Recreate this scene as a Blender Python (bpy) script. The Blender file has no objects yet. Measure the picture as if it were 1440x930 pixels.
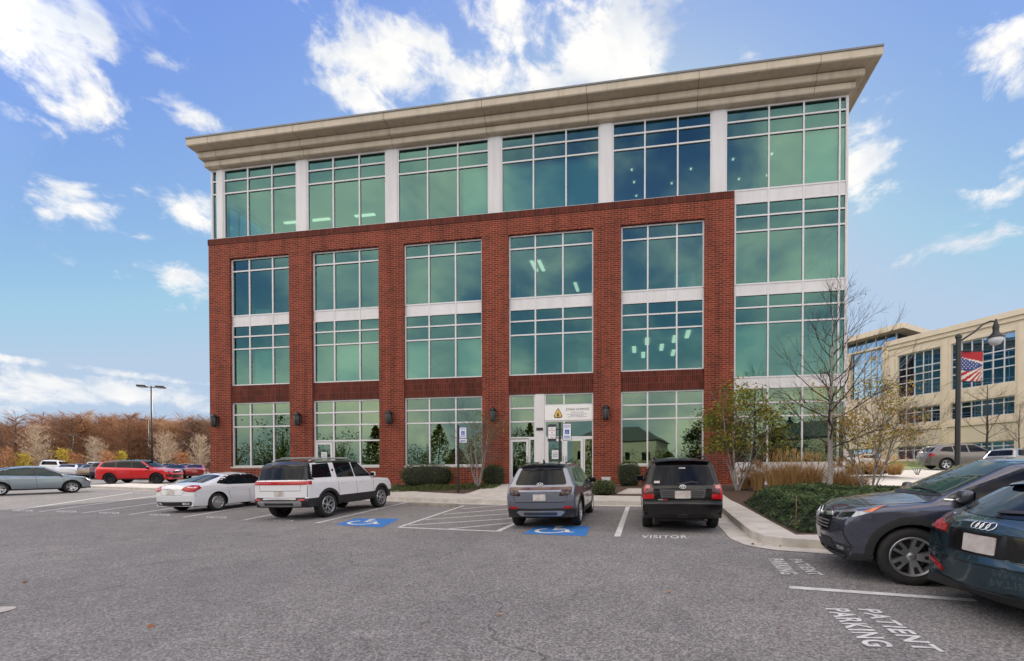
import bpy, bmesh, math, random
from mathutils import Vector, Matrix
from mathutils.bvhtree import BVHTree
from mathutils.geometry import delaunay_2d_cdt
R = math.radians
random.seed(7)
SC = bpy.context.scene
COL = SC.collection

# ------------------------------------------------------------------ camera numbers and the lie of the land
F = 640.0; CX = 805.0; CY = 683.0; PITCH = -0.01194; CAMZ = 1.60; YAW = 0.1537
CP, SP = math.cos(PITCH), math.sin(PITCH)
SY, CYW = math.sin(YAW), math.cos(YAW)
UX = Vector((CYW, -SY)); NX = Vector((SY, CYW))        # along the facade / into the building
FO = Vector((22.2 * SY, 22.2 * CYW))                       # foot of the facade origin
BASE = CAMZ - 0.2                                      # level of the ground at the facade

def smooth(a, b, t):
    t = min(1, max(0, (t - a) / (b - a)))
    return t * t * (3 - 2 * t)

def gz(x, y):
    yy = min(max(y, -30), 105)
    z = .048 * yy - .00014 * yy * yy
    if y < 0: z *= .5
    z += (.010 * min(24, x) if x > 0 else .32 * math.tanh(.026 * x / .32)) * (1 - smooth(30, 60, y)) * smooth(-10, 5, y)
    z += .0013 * max(0, min(x, 45) - 10) * max(0, min(y, 60) - 14) * smooth(10, 17, x) * 1.3
    return z

def flocal(x, y):                                      # world -> facade coordinates
    d = Vector((x, y)) - FO
    return d.dot(UX), d.dot(NX)

def fworld(u, v):
    p = FO + UX * u + NX * v
    return p.x, p.y

def bz(x, y):                                          # kerbed ground: pavement and planting beds
    u, v = flocal(x, y)
    vk = max(-6.7, -6.0 - .36 * (u + 5.0)) if u < -5 else -6.7
    t = smooth(vk + .3, -.5, v) * smooth(-24, -13, u) * (1 - smooth(9, 18, u)) if vk < -1.2 else 0.0
    return (gz(x, y) + .15) * (1 - t) + max(BASE, gz(x, y) + .15 if u > 12 else 0) * t

def ray(u, v):
    x, y, z = (u - CX) / F, 1.0, (CY - v) / F
    return Vector((x, CP * y - SP * z, SP * y + CP * z))

def gp(u, v, fn=gz, dz=0.0):                           # design helper: where a line of sight meets the ground
    d = ray(u, v); t = 2.0; dt = .25
    while t < 400:
        p = d * t
        if CAMZ + p.z < fn(p.x, p.y) + dz: break
        t += dt
    lo, hi = t - dt, t
    for _ in range(30):
        m = (lo + hi) / 2; p = d * m
        if CAMZ + p.z < fn(p.x, p.y) + dz: hi = m
        else: lo = m
    p = d * hi
    return Vector((p.x, p.y, CAMZ + p.z))

def atd(u, v, dist):                                   # point on a line of sight at a given depth
    d = ray(u, v); p = d * (dist / d.y)
    return Vector((p.x, p.y, CAMZ + p.z))

# ------------------------------------------------------------------ object helpers
def link(o, parent=None):
    COL.objects.link(o)
    if parent: o.parent = parent
    return o

def tag(o, label=None, cat=None, group=None, kind=None):
    if label: o['label'] = label
    if cat: o['category'] = cat
    if group: o['group'] = group
    if kind: o['kind'] = kind
    return o

def empty(name, loc=(0, 0, 0), rz=0.0, **k):
    o = bpy.data.objects.new(name, None); o.empty_display_size = .3
    o.location = loc; o.rotation_euler = (0, 0, rz)
    link(o); tag(o, **k)
    return o

def mobj(name, bm, mats, parent=None, smoothed=False, sharp=None):
    if sharp is not None:
        smoothed = True
        bm.normal_update()
        for e in bm.edges:
            if len(e.link_faces) == 2 and e.calc_face_angle(0) > sharp: e.smooth = False
    me = bpy.data.meshes.new(name)
    if smoothed:
        for f in bm.faces: f.smooth = True
    bm.to_mesh(me); bm.free()
    for m in (mats if isinstance(mats, (list, tuple)) else [mats]): me.materials.append(m)
    return link(bpy.data.objects.new(name, me), parent)

def copy_tree(o, parent=None):
    c = o.copy(); COL.objects.link(c)
    if parent is not None: c.parent = parent
    for ch in list(KIDS.get(o.name, [])) or list(o.children):
        copy_tree(ch, c)
    return c
KIDS = {}

def box(bm, a, b, mi=0, M=None):
    (x0, y0, z0), (x1, y1, z1) = a, b
    vs = [bm.verts.new(Vector(p) if M is None else M @ Vector(p)) for p in
          ((x0, y0, z0), (x1, y0, z0), (x1, y1, z0), (x0, y1, z0), (x0, y0, z1), (x1, y0, z1), (x1, y1, z1), (x0, y1, z1))]
    fs = []
    for q in ((3, 2, 1, 0), (4, 5, 6, 7), (0, 1, 5, 4), (1, 2, 6, 5), (2, 3, 7, 6), (3, 0, 4, 7)):
        f = bm.faces.new([vs[i] for i in q]); f.material_index = mi; fs.append(f)
    return fs

def cbox(bm, c, s, mi=0, rot=None):
    M = Matrix.Translation(c)
    if rot is not None: M = M @ rot
    return box(bm, (-s[0] / 2, -s[1] / 2, -s[2] / 2), (s[0] / 2, s[1] / 2, s[2] / 2), mi, M)

def rbox(bm, c, s, r=.01, seg=2, mi=0, rot=None):      # bevelled box
    t = bmesh.new(); cbox(t, (0, 0, 0), s)
    bmesh.ops.bevel(t, geom=list(t.edges), offset=min(r, min(s) * .45), segments=seg, affect='EDGES', profile=.5)
    M = Matrix.Translation(c)
    if rot is not None: M = M @ rot
    mp = {v: bm.verts.new(M @ v.co) for v in t.verts}
    for f in t.faces:
        g = bm.faces.new([mp[v] for v in f.verts]); g.material_index = mi
    t.free()

def tube(bm, pts, radii, n=6, mi=0, cap=True):
    pts = [Vector(p) for p in pts]
    if not isinstance(radii, (list, tuple)): radii = [radii] * len(pts)
    rings = []; ref = None
    for i, p in enumerate(pts):
        d = (pts[min(i + 1, len(pts) - 1)] - pts[max(i - 1, 0)])
        if d.length < 1e-9: d = Vector((0, 0, 1))
        d.normalize()
        if ref is None: ref = Vector((1, 0, 0)) if abs(d.x) < .9 else Vector((0, 1, 0))
        a = (ref - d * ref.dot(d)).normalized(); b = d.cross(a); ref = a
        rings.append([bm.verts.new(p + (a * math.cos(2 * math.pi * k / n) + b * math.sin(2 * math.pi * k / n)) * radii[i]) for k in range(n)])
    for r0, r1 in zip(rings, rings[1:]):
        for k in range(n):
            f = bm.faces.new((r0[k], r0[(k + 1) % n], r1[(k + 1) % n], r1[k])); f.material_index = mi
    if cap and n > 2:
        bm.faces.new(rings[0][::-1]).material_index = mi; bm.faces.new(rings[-1]).material_index = mi

def lathe(bm, prof, n=16, axis='z', mi=0, M=None, cap=True):     # prof: (radius, height)
    rings = []
    for r, h in prof:
        ring = []
        for k in range(n):
            a = 2 * math.pi * k / n; c, s = math.cos(a) * r, math.sin(a) * r
            p = Vector((c, s, h)) if axis == 'z' else Vector((c, h, s))
            ring.append(bm.verts.new(M @ p if M else p))
        rings.append(ring)
    for r0, r1 in zip(rings, rings[1:]):
        for k in range(n):
            q = (r0[k], r0[(k + 1) % n], r1[(k + 1) % n], r1[k])
            f = bm.faces.new(q if axis == 'z' else q[::-1]); f.material_index = mi
    for ring, rv in ((rings[0], True), (rings[-1], False)) if cap else ():
        if axis != 'z': rv = not rv
        f = bm.faces.new(ring[::-1] if rv else ring); f.material_index = mi

def cdt(pts2, xs, ys, bm):
    """constrained Delaunay fill of a polygon with grid points at xs by ys"""
    P = [(p[0], p[1]) for p in pts2]; n = len(P)
    A = [(P[i], P[(i + 1) % n]) for i in range(n)]
    st = min([abs(b - a) for a, b in zip(xs, xs[1:])] + [abs(b - a) for a, b in zip(ys, ys[1:])] + [9])
    vc = [Vector(p) for p in P]
    for x in xs:
        hits = sorted(a[1] + (b[1] - a[1]) * (x - a[0]) / (b[0] - a[0]) for a, b in A if (a[0] > x) != (b[0] > x))
        for y in ys:
            k = sum(h < y for h in hits)
            if k % 2 and all(abs(h - y) > .004 for h in hits): vc.append(Vector((x, y)))
    r = delaunay_2d_cdt(vc, [], [list(range(n))], 1, 1e-5)
    vs = [bm.verts.new((v.x, v.y, 0)) for v in r[0]]
    for f in r[2]:
        try: bm.faces.new([vs[i] for i in f])
        except ValueError: pass

def fillpoly(pts2, step=None, zf=None):                # 2-D polygon -> dense flat bmesh in xy
    bm = bmesh.new()
    X = [p[0] for p in pts2]; Y = [p[1] for p in pts2]
    if step:
        xs = [k * step for k in range(math.floor(min(X) / step) + 1, math.ceil(max(X) / step))]
        ys = [k * step for k in range(math.floor(min(Y) / step) + 1, math.ceil(max(Y) / step))]
        q = []
        for i in range(len(pts2)):
            a, b = pts2[i], pts2[(i + 1) % len(pts2)]; m = max(1, math.ceil(math.hypot(b[0] - a[0], b[1] - a[1]) / step))
            q += [(a[0] + (b[0] - a[0]) * k / m, a[1] + (b[1] - a[1]) * k / m) for k in range(m)]
        pts2 = q
    else: xs, ys = [], []
    cdt(pts2, xs, ys, bm)
    for v in [v for v in bm.verts if not v.link_faces]: bm.verts.remove(v)
    bm.normal_update()
    for f in bm.faces:
        if f.normal.z < 0: f.normal_flip()
    if zf:
        for v in bm.verts: v.co.z = zf(v.co.x, v.co.y)
    return bm

def skirt(bm, depth):
    be = [e for e in bm.edges if len(e.link_faces) == 1]
    r = bmesh.ops.extrude_edge_only(bm, edges=be)
    for v in r['geom']:
        if isinstance(v, bmesh.types.BMVert): v.co.z -= depth
    bmesh.ops.recalc_face_normals(bm, faces=bm.faces[:])

def sheet(name, pts, mat, fn, dz=0.0, step=1.0, drop=0.0, parent=None, kind=None):
    bm = fillpoly([(p[0], p[1]) for p in pts], step, lambda x, y: fn(x, y) + dz)
    if drop: skirt(bm, drop)
    o = mobj(name, bm, mat, parent)
    if kind: o['kind'] = kind
    return o

def textmesh(txt, size=1.0, extrude=0.0, spacing=1.0, align='CENTER', offset=0.0):
    cu = bpy.data.curves.new('lettering', 'FONT'); cu.body = txt; cu.size = size; cu.extrude = extrude
    cu.offset = offset; cu.align_x = align; cu.align_y = 'CENTER'; cu.space_character = spacing
    ob = bpy.data.objects.new('lettering', cu); COL.objects.link(ob)
    dg = bpy.context.evaluated_depsgraph_get()
    me = bpy.data.meshes.new_from_object(ob.evaluated_get(dg))
    bpy.data.objects.remove(ob); bpy.data.curves.remove(cu)
    bm = bmesh.new(); bm.from_mesh(me); bpy.data.meshes.remove(me)
    return bm

def bm_join(dst, src, M=None, mi=0):
    mp = {v: dst.verts.new(M @ v.co if M else v.co) for v in src.verts}
    for f in src.faces:
        try:
            g = dst.faces.new([mp[v] for v in f.verts]); g.material_index = mi; g.smooth = f.smooth
        except ValueError: pass
    src.free()

# ------------------------------------------------------------------ materials
class NT:
    def __init__(s, m):
        s.t = m.node_tree; s.n = s.t.nodes; s.l = s.t.links
    def add(s, typ, **k):
        n = s.n.new(typ)
        for a, b in k.items():
            if a.startswith('i_'):
                key = a[2:]
                n.inputs[int(key) if key.isdigit() else key.replace('_', ' ')].default_value = b
            else: setattr(n, a, b)
        return n
    def link(s, a, b): s.l.new(a, b)
    def math(s, op, a, b=None, clamp=False):
        n = s.n.new('ShaderNodeMath'); n.operation = op; n.use_clamp = clamp
        for i, v in enumerate((a, b)):
            if v is None: continue
            if isinstance(v, (int, float)): n.inputs[i].default_value = v
            else: s.l.new(v, n.inputs[i])
        return n.outputs[0]
    def ramp(s, fac, stops, interp='LINEAR'):
        n = s.n.new('ShaderNodeValToRGB'); cr = n.color_ramp; cr.interpolation = interp
        while len(cr.elements) < len(stops): cr.elements.new(.5)
        for e, (p, c) in zip(cr.elements, stops):
            e.position = p; e.color = (*c, 1) if len(c) == 3 else c
        s.l.new(fac, n.inputs[0]); return n.outputs[0]
    def mix(s, fac, a, b, blend='MIX'):
        n = s.n.new('ShaderNodeMix'); n.data_type = 'RGBA'; n.blend_type = blend
        for i, v in ((0, fac), (6, a), (7, b)):
            if isinstance(v, (int, float)): n.inputs[i].default_value = v
            elif isinstance(v, tuple): n.inputs[i].default_value = (*v, 1)
            else: s.l.new(v, n.inputs[i])
        return n.outputs[2]
    def noise(s, scale, detail=4, rough=.5, vec=None, dist=0.0):
        n = s.n.new('ShaderNodeTexNoise'); n.inputs['Scale'].default_value = scale
        n.inputs['Detail'].default_value = detail; n.inputs['Roughness'].default_value = rough
        n.inputs['Distortion'].default_value = dist
        if vec is not None: s.l.new(vec, n.inputs['Vector'])
        return n.outputs['Fac']
    def coord(s, kind='Object'):
        return s.n.new('ShaderNodeTexCoord').outputs[kind]
    def bump(s, h, strength=.3, dist=.01):
        n = s.n.new('ShaderNodeBump'); n.inputs['Strength'].default_value = strength; n.inputs['Distance'].default_value = dist
        s.l.new(h, n.inputs['Height']); return n.outputs['Normal']

def newmat(name):
    m = bpy.data.materials.new(name); m.use_nodes = True
    nt = NT(m); b = nt.n['Principled BSDF']
    return m, nt, b

def pmat(name, col, rough=.6, metal=0.0, var=0.0, vscale=6.0, coat=0.0, ior=None, emit=None, bump=0.0, bscale=60.0, col2=None, spec=None):
    m, nt, b = newmat(name)
    b.inputs['Base Color'].default_value = (*col, 1); b.inputs['Roughness'].default_value = rough
    b.inputs['Metallic'].default_value = metal
    if coat: b.inputs['Coat Weight'].default_value = coat; b.inputs['Coat Roughness'].default_value = .03
    if ior: b.inputs['IOR'].default_value = ior
    if spec is not None: b.inputs['Specular IOR Level'].default_value = spec
    if emit: b.inputs['Emission Color'].default_value = (*emit[:3], 1); b.inputs['Emission Strength'].default_value = emit[3]
    co = None
    if var or col2:
        co = nt.coord(); f = nt.noise(vscale, 5, .6, co)
        c2 = col2 or tuple(max(0, c * (1 - var)) for c in col)
        c1 = col if col2 else tuple(min(1, c * (1 + var)) for c in col)
        nt.link(nt.ramp(f, [(.3, c2), (.7, c1)]), b.inputs['Base Color'])
    if bump:
        co = co or nt.coord(); nt.link(nt.bump(nt.noise(bscale, 3, .6, co), bump), b.inputs['Normal'])
    return m

def brick_material(name, rot=False, dark=1.0):
    m, nt, b = newmat(name)
    sx = nt.add('ShaderNodeSeparateXYZ'); nt.link(nt.coord(), sx.inputs[0])
    cb = nt.add('ShaderNodeCombineXYZ')
    h = nt.math('ADD', sx.outputs[0], sx.outputs[1])     # reveals run on round the corner
    if rot: nt.link(sx.outputs[2], cb.inputs[0]); nt.link(h, cb.inputs[1])
    else: nt.link(h, cb.inputs[0]); nt.link(sx.outputs[2], cb.inputs[1])
    br = nt.add('ShaderNodeTexBrick', offset=.5, squash=1.0)
    nt.link(cb.outputs[0], br.inputs['Vector'])
    br.inputs['Scale'].default_value = 1.0
    br.inputs['Brick Width'].default_value = .325 if rot else .325; br.inputs['Row Height'].default_value = .0975
    if rot: br.offset = 0.0
    br.inputs['Mortar Size'].default_value = .006 if rot else .0085; br.inputs['Mortar Smooth'].default_value = .25
    br.inputs['Bias'].default_value = -.2
    br.inputs['Color1'].default_value = (.195 * dark, .036 * dark, .019 * dark, 1); br.inputs['Color2'].default_value = (.095 * dark, .018 * dark, .012 * dark, 1)
    br.inputs['Mortar'].default_value = (.40 * dark, .175 * dark, .11 * dark, 1) if not rot else (.14, .085, .065, 1)
    f = nt.noise(1.1, 4, .6, nt.coord()); f2 = nt.noise(14, 3, .6, nt.coord())
    c = nt.mix(1.0, br.outputs['Color'], nt.ramp(f, [(.25, (.78, .78, .8)), (.75, (1.12, 1.1, 1.08))]), 'MULTIPLY')
    c = nt.mix(1.0, c, nt.ramp(f2, [(.3, (.8, .8, .8)), (.7, (1.15, 1.15, 1.15))]), 'MULTIPLY')
    mps = nt.add('ShaderNodeMapping'); mps.inputs['Scale'].default_value = (2.2, 2.2, .14); nt.link(nt.coord(), mps.inputs['Vector'])
    c = nt.mix(1.0, c, nt.ramp(nt.noise(1.0, 5, .6, mps.outputs[0]), [(.34, (.72, .72, .74)), (.52, (1, 1, 1)), (.70, (1.12, 1.08, 1.06))]), 'MULTIPLY')   # rain streaks
    nt.link(c, b.inputs['Base Color']); b.inputs['Roughness'].default_value = .85
    b.inputs['Specular IOR Level'].default_value = .25
    inv = nt.math('SUBTRACT', 1.0, br.outputs['Fac'])
    nt.link(nt.bump(inv, .5, .006), b.inputs['Normal'])
    return m

def asphalt_material():
    m, nt, b = newmat('asphalt')
    co = nt.coord()
    sp = nt.add('ShaderNodeTexVoronoi'); sp.inputs['Scale'].default_value = 56; nt.link(co, sp.inputs['Vector'])
    sp2 = nt.add('ShaderNodeTexVoronoi'); sp2.inputs['Scale'].default_value = 90; nt.link(co, sp2.inputs['Vector'])
    f1 = nt.math('ADD', nt.math('MULTIPLY', nt.add_sep(sp.outputs['Color']), .6), nt.math('MULTIPLY', nt.add_sep(sp2.outputs['Color']), .4))
    base = nt.ramp(f1, [(.15, (.108, .104, .102)), (.5, (.190, .182, .177)), (.86, (.325, .311, .302))])
    big = nt.ramp(nt.noise(.22, 5, .6, co), [(.3, (.84, .84, .85)), (.7, (1.1, 1.09, 1.08))])
    mid = nt.ramp(nt.noise(1.7, 5, .65, co, .6), [(.3, (.86, .86, .86)), (.68, (1.08, 1.08, 1.08))])
    c = nt.mix(1.0, nt.mix(1.0, base, big, 'MULTIPLY'), mid, 'MULTIPLY')
    # hairline cracks
    vo = nt.add('ShaderNodeTexVoronoi', feature='DISTANCE_TO_EDGE'); vo.inputs['Scale'].default_value = .16
    wv = nt.add('ShaderNodeVectorMath', operation='ADD')
    ns = nt.add('ShaderNodeTexNoise'); ns.inputs['Scale'].default_value = .9; ns.inputs['Detail'].default_value = 5; nt.link(co, ns.inputs['Vector'])
    sc = nt.add('ShaderNodeVectorMath', operation='SCALE'); sc.inputs['Scale'].default_value = 1.6; nt.link(ns.outputs['Color'], sc.inputs[0])
    nt.link(co, wv.inputs[0]); nt.link(sc.outputs[0], wv.inputs[1]); nt.link(wv.outputs[0], vo.inputs['Vector'])
    gate = nt.math('GREATER_THAN', nt.noise(.35, 3, .5, co), .49)
    cr = nt.math('MULTIPLY', nt.math('LESS_THAN', vo.outputs['Distance'], .0017), gate)
    c = nt.mix(nt.math('MULTIPLY', cr, .5), c, (.028, .027, .028))
    # oil spots
    ospot = nt.ramp(nt.noise(.9, 4, .6, co, .4), [(.62, (0, 0, 0)), (.76, (1, 1, 1))])
    c = nt.mix(nt.math('MULTIPLY', nt.add_sep(ospot), .42), c, (.03, .029, .03))
    nt.link(c, b.inputs['Base Color']); b.inputs['Roughness'].default_value = .88; b.inputs['Specular IOR Level'].default_value = .3
    nt.link(nt.bump(f1, .35, .006), b.inputs['Normal'])
    return m
def _sep(s, sock):
    n = s.n.new('ShaderNodeSeparateColor'); s.l.new(sock, n.inputs[0]); return n.outputs[0]
NT.add_sep = _sep

def glass_material(name, tr=(.29, .55, .53), gl=(.18, .355, .325), base=.34, r=0.0):
    m, nt, b = newmat(name)
    nt.n.remove(b); out = nt.n['Material Output']
    t = nt.add('ShaderNodeBsdfTransparent'); t.inputs[0].default_value = (*tr, 1)
    g = nt.add('ShaderNodeBsdfGlossy'); g.inputs['Color'].default_value = (*gl, 1); g.inputs['Roughness'].default_value = r
    wob = nt.bump(nt.noise(.55, 2, .5, nt.coord()), .06, .05); nt.link(wob, g.inputs['Normal'])
    fr = nt.add('ShaderNodeLayerWeight'); fr.inputs['Blend'].default_value = .25
    fac = nt.math('ADD', nt.math('MULTIPLY', fr.outputs['Fresnel'], .5), base, True)
    mx = nt.add('ShaderNodeMixShader'); nt.link(fac, mx.inputs[0]); nt.link(t.outputs[0], mx.inputs[1]); nt.link(g.outputs[0], mx.inputs[2])
    nt.link(mx.outputs[0], out.inputs['Surface'])
    return m

def leaf_material(name, cols, rough=.6, trans=.25):
    m, nt, b = newmat(name)
    at = nt.add('ShaderNodeAttribute', attribute_name='tint', attribute_type='GEOMETRY')
    stops = [(i / (len(cols) - 1), c) for i, c in enumerate(cols)]
    c = nt.ramp(at.outputs['Fac'], stops)
    nt.link(c, b.inputs['Base Color']); b.inputs['Roughness'].default_value = rough
    b.inputs['Specular IOR Level'].default_value = .25
    if trans:
        tl = nt.add('ShaderNodeBsdfTranslucent'); nt.link(c, tl.inputs[0])
        mx = nt.add('ShaderNodeMixShader'); mx.inputs[0].default_value = trans
        out = nt.n['Material Output']
        nt.link(b.outputs[0], mx.inputs[1]); nt.link(tl.outputs[0], mx.inputs[2]); nt.link(mx.outputs[0], out.inputs['Surface'])
    return m

def paint(name, col, metal=.35, rough=.32, flake=True):
    m, nt, b = newmat(name)
    if max(col) < .03: b.inputs['Specular IOR Level'].default_value = .2
    b.inputs['Base Color'].default_value = (*col, 1); b.inputs['Metallic'].default_value = metal; b.inputs['Roughness'].default_value = rough
    b.inputs['Coat Weight'].default_value = .6 if max(col) < .03 else 1; b.inputs['Coat Roughness'].default_value = .025; b.inputs['Coat IOR'].default_value = 1.45
    co = nt.coord()
    d = nt.ramp(nt.noise(5, 5, .65, co), [(.40, (.0, .0, .0)), (.75, (.05, .05, .05))])
    sx = nt.add('ShaderNodeSeparateXYZ'); nt.link(co, sx.inputs[0])
    low = nt.math('MULTIPLY', nt.math('SUBTRACT', .65, sx.outputs[2], True), .30, True)      # road grime along the sills
    fac = nt.math('MULTIPLY', nt.math('ADD', nt.add_sep(d), low), .5, True)
    nt.link(nt.mix(fac, col, (.20, .18, .155)), b.inputs['Base Color'])
    nt.link(nt.math('ADD', nt.math('MULTIPLY', fac, .8), rough), b.inputs['Roughness'])
    return m

def streaked(name, col, rough, lo=.80):
    m, nt, b = newmat(name); co = nt.coord()
    mp = nt.add('ShaderNodeMapping'); mp.inputs['Scale'].default_value = (2.6, 2.6, .22); nt.link(co, mp.inputs['Vector'])
    c = nt.mix(1.0, col, nt.ramp(nt.noise(1.0, 6, .65, mp.outputs[0]), [(.32, (lo, lo, lo * .98)), (.5, (1, 1, 1)), (.72, (1.06, 1.06, 1.05))]), 'MULTIPLY')
    c = nt.mix(1.0, c, nt.ramp(nt.noise(.35, 3, .5, co), [(.3, (.94, .94, .93)), (.7, (1.05, 1.05, 1.05))]), 'MULTIPLY')
    nt.link(c, b.inputs['Base Color']); b.inputs['Roughness'].default_value = rough
    nt.link(nt.bump(nt.noise(30, 3, .6, co), .04), b.inputs['Normal'])
    return m
M = {}
M['asphalt'] = asphalt_material()
M['brick'] = brick_material('red_brick')
M['soldier'] = brick_material('soldier_brick', True, .62)
M['concrete'] = pmat('concrete', (.47, .44, .40), .85, var=.16, vscale=2.2, bump=.15)
M['kerb'] = pmat('kerb_concrete', (.48, .45, .40), .85, var=.2, vscale=3.0, bump=.15)
M['gutter'] = pmat('gutter_concrete', (.46, .43, .385), .85, var=.2, vscale=3.0, bump=.15)
M['stone'] = streaked('limestone_panel', (.50, .43, .335), .8)
M['cap'] = pmat('roof_edge_metal', (.16, .165, .16), .5, .5)
M['white_metal'] = pmat('white_aluminium', (.60, .59, .595), .45, var=.03)
M['panel'] = streaked('pale_panel', (.62, .605, .61), .5, .92)
M['glass'] = glass_material('green_glass')
M['glass_dark'] = glass_material('transom_glass', (.08, .18, .19), (.125, .27, .265), .36)
M['glass_low'] = glass_material('storefront_glass', (.16, .25, .20), (.235, .345, .265), .40)
M['black_metal'] = pmat('black_metal', (.012, .012, .013), .4)
M['bronze_metal'] = pmat('dark_bronze_metal', (.03, .026, .024), .45)
M['paint_white'] = pmat('road_paint', (.70, .70, .69), .75, col2=(.42, .415, .41), vscale=9)
M['paint_blue'] = pmat('road_paint_blue', (.02, .17, .52), .75, col2=(.03, .14, .36), vscale=8)
M['mulch'] = pmat('mulch', (.075, .045, .030), .95, var=.5, vscale=14, bump=.8, bscale=40)
M['soil'] = pmat('brown_soil', (.12, .09, .06), .95, var=.4, vscale=5)
M['lawn'] = pmat('lawn', (.13, .19, .035), .9, var=.35, vscale=3)
M['plate'] = pmat('number_plate', (.62, .60, .56), .5, col2=(.38, .32, .28), vscale=7)
M['inner_wall'] = pmat('interior_wall', (.55, .54, .47), .8)
M['inner_floor'] = pmat('interior_floor', (.16, .15, .13), .8)
M['inner_ceiling'] = pmat('interior_ceiling', (.62, .62, .56), .8)
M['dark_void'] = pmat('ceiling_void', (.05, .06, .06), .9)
M['lamp'] = pmat('tube_light', (.9, .85, .7), .5, emit=(1, .86, .62, .85))
M['blind'] = pmat('roller_blind', (.62, .70, .58), .8)
# ------------------------------------------------------------------ ground, lot, pavements
def build_ground():
    xs = [-160, -130, -105, -85, -70] + [-60 + 2 * i for i in range(61)] + [64, 70, 80, 95, 115, 140, 170]
    ys = [-90, -70, -55, -45] + [-38 + 2 * i for i in range(74)] + [114, 122, 135, 150, 175, 210]
    bm = bmesh.new()
    g = [[bm.verts.new((x, y, gz(x, y))) for x in xs] for y in ys]
    for j in range(len(ys) - 1):
        for i in range(len(xs) - 1):
            bm.faces.new((g[j][i], g[j][i + 1], g[j + 1][i + 1], g[j + 1][i]))
    o = mobj('parking_lot', bm, M['asphalt'], smoothed=True); o['kind'] = 'structure'
    return o

def px(*pts):
    return [gp(*p) for p in pts]

def line_poly(a, b, w):                               # a painted stripe of width w between two ground points
    a = Vector((a[0], a[1])); b = Vector((b[0], b[1])); d = (b - a).normalized(); n = Vector((-d.y, d.x)) * w / 2
    return [a + n, a - n, b - n, b + n]

LOT = build_ground()
def stripe(p0, p1, w=.11, name='parking_line', fn=gz):
    a, b = gp(*p0), gp(*p1)
    return sheet(name, line_poly(a, b, w), M['paint_white'], gz, .006, .8, parent=LOT)

for p0, p1 in (((20.8, 717.8), (186, 693.3)), ((55.6, 720), (226, 696.7)), ((115, 722), (227, 706.5)), ((182, 724), (247, 714.2)),
               ((257, 728), (371, 709.3)), ((343, 731.7), (400, 720.5)), ((445, 736), (573, 706.5))):
    stripe(p0, p1)
stripe((868, 755), (883, 713), .13)
# hatched aisle beside the accessible bay
for p0, p1 in (((561, 741.8), (652, 711.5)), ((561, 742), (700, 747.6)), ((699, 748), (730, 734)), ((648, 716), (722, 709.7)), ((624, 723.6), (722, 715.6)),
               ((598, 731), (722, 722.2)), ((575, 739), (722, 729.4)), ((630, 744.5), (720, 735.5))):
    stripe(p0, p1, .10 if p0[0] != 699 else .14)
stripe((1110, 826.5), (1372, 845), .12)

def ground_text(txt, org, ex, ey, h, w=None, name='pavement_word', label=None):
    """letters painted on the asphalt: org centre, ex reading direction, ey up direction (ground vectors)"""
    bm = textmesh(txt, 1.0, 0, 1.08)
    xs = [v.co.x for v in bm.verts]; ys = [v.co.y for v in bm.verts]
    cx, cy = (min(xs) + max(xs)) / 2, (min(ys) + max(ys)) / 2; sx, sy = max(xs) - min(xs), max(ys) - min(ys)
    for v in bm.verts:
        a = (v.co.x - cx) / sx * w; b = (v.co.y - cy) / sy * h
        X = org.x + ex.x * a + ey.x * b; Y = org.y + ex.y * a + ey.y * b
        v.co = (X, Y, gz(X, Y) + .007)
    bm.normal_update()
    for f in bm.faces:
        if f.normal.z < 0: f.normal_flip()
    o = mobj(name, bm, M['paint_white'], LOT)
    if label: o['label'] = label
    return o

def text_quad(txt, tl, tr, bl, **k):                    # by three ground corners
    a, b, c = gp(*tl), gp(*tr), gp(*bl)
    ex, ey = (b - a), (a - c); ctr = (b + c) / 2
    ex2, ey2 = Vector((ex.x, ex.y)), Vector((ey.x, ey.y))
    bm = textmesh(txt, 1.0, 0, 1.14, offset=.014 if txt == 'VISITOR' else .028)
    # stencil letters a little bolder than the stock face
    xs = [v.co.x for v in bm.verts]; ys = [v.co.y for v in bm.verts]
    x0, x1, y0, y1 = min(xs), max(xs), min(ys), max(ys)
    for v in bm.verts:
        s = (v.co.x - x0) / (x1 - x0); t = (v.co.y - y0) / (y1 - y0)
        X = c.x + ex2.x * s + ey2.x * t; Y = c.y + ex2.y * s + ey2.y * t
        v.co = (X, Y, gz(X, Y) + .007)
    bm.normal_update()
    for f in bm.faces:
        if f.normal.z < 0: f.normal_flip()
    o = mobj(k.get('name', 'pavement_word'), bm, M['paint_white'], LOT)
    if 'label' in k: o['label'] = k['label']
    return o

text_quad('VISITOR', (903, 753.2), (966, 753.6), (901.5, 757.4), label='white word VISITOR painted behind the black car')
text_quad('PATIENT', (1127, 787), (1158.5, 809.5), (1109.5, 787), label='word PATIENT of the upper pair')
text_quad('PARKING', (1101, 786.5), (1123, 808.5), (1080, 786.5), label='word PARKING of the upper pair')
text_quad('PATIENT', (1236, 858.5), (1329, 918), (1206, 857.2), label='word PATIENT of the lower pair')
text_quad('PARKING', (1193, 857), (1259, 911), (1160, 856.5), label='word PARKING of the lower pair')
for x, y in ((31, 718.3), (93, 719.7), (153, 721.5), (224, 724.3), (304, 728), (398, 732.4)):
    text_quad('VISITOR', (x - 13, y - 1.4), (x + 16, y - .9), (x - 15, y + 1.0), label='small worn word at the mouth of a bay')

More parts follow.
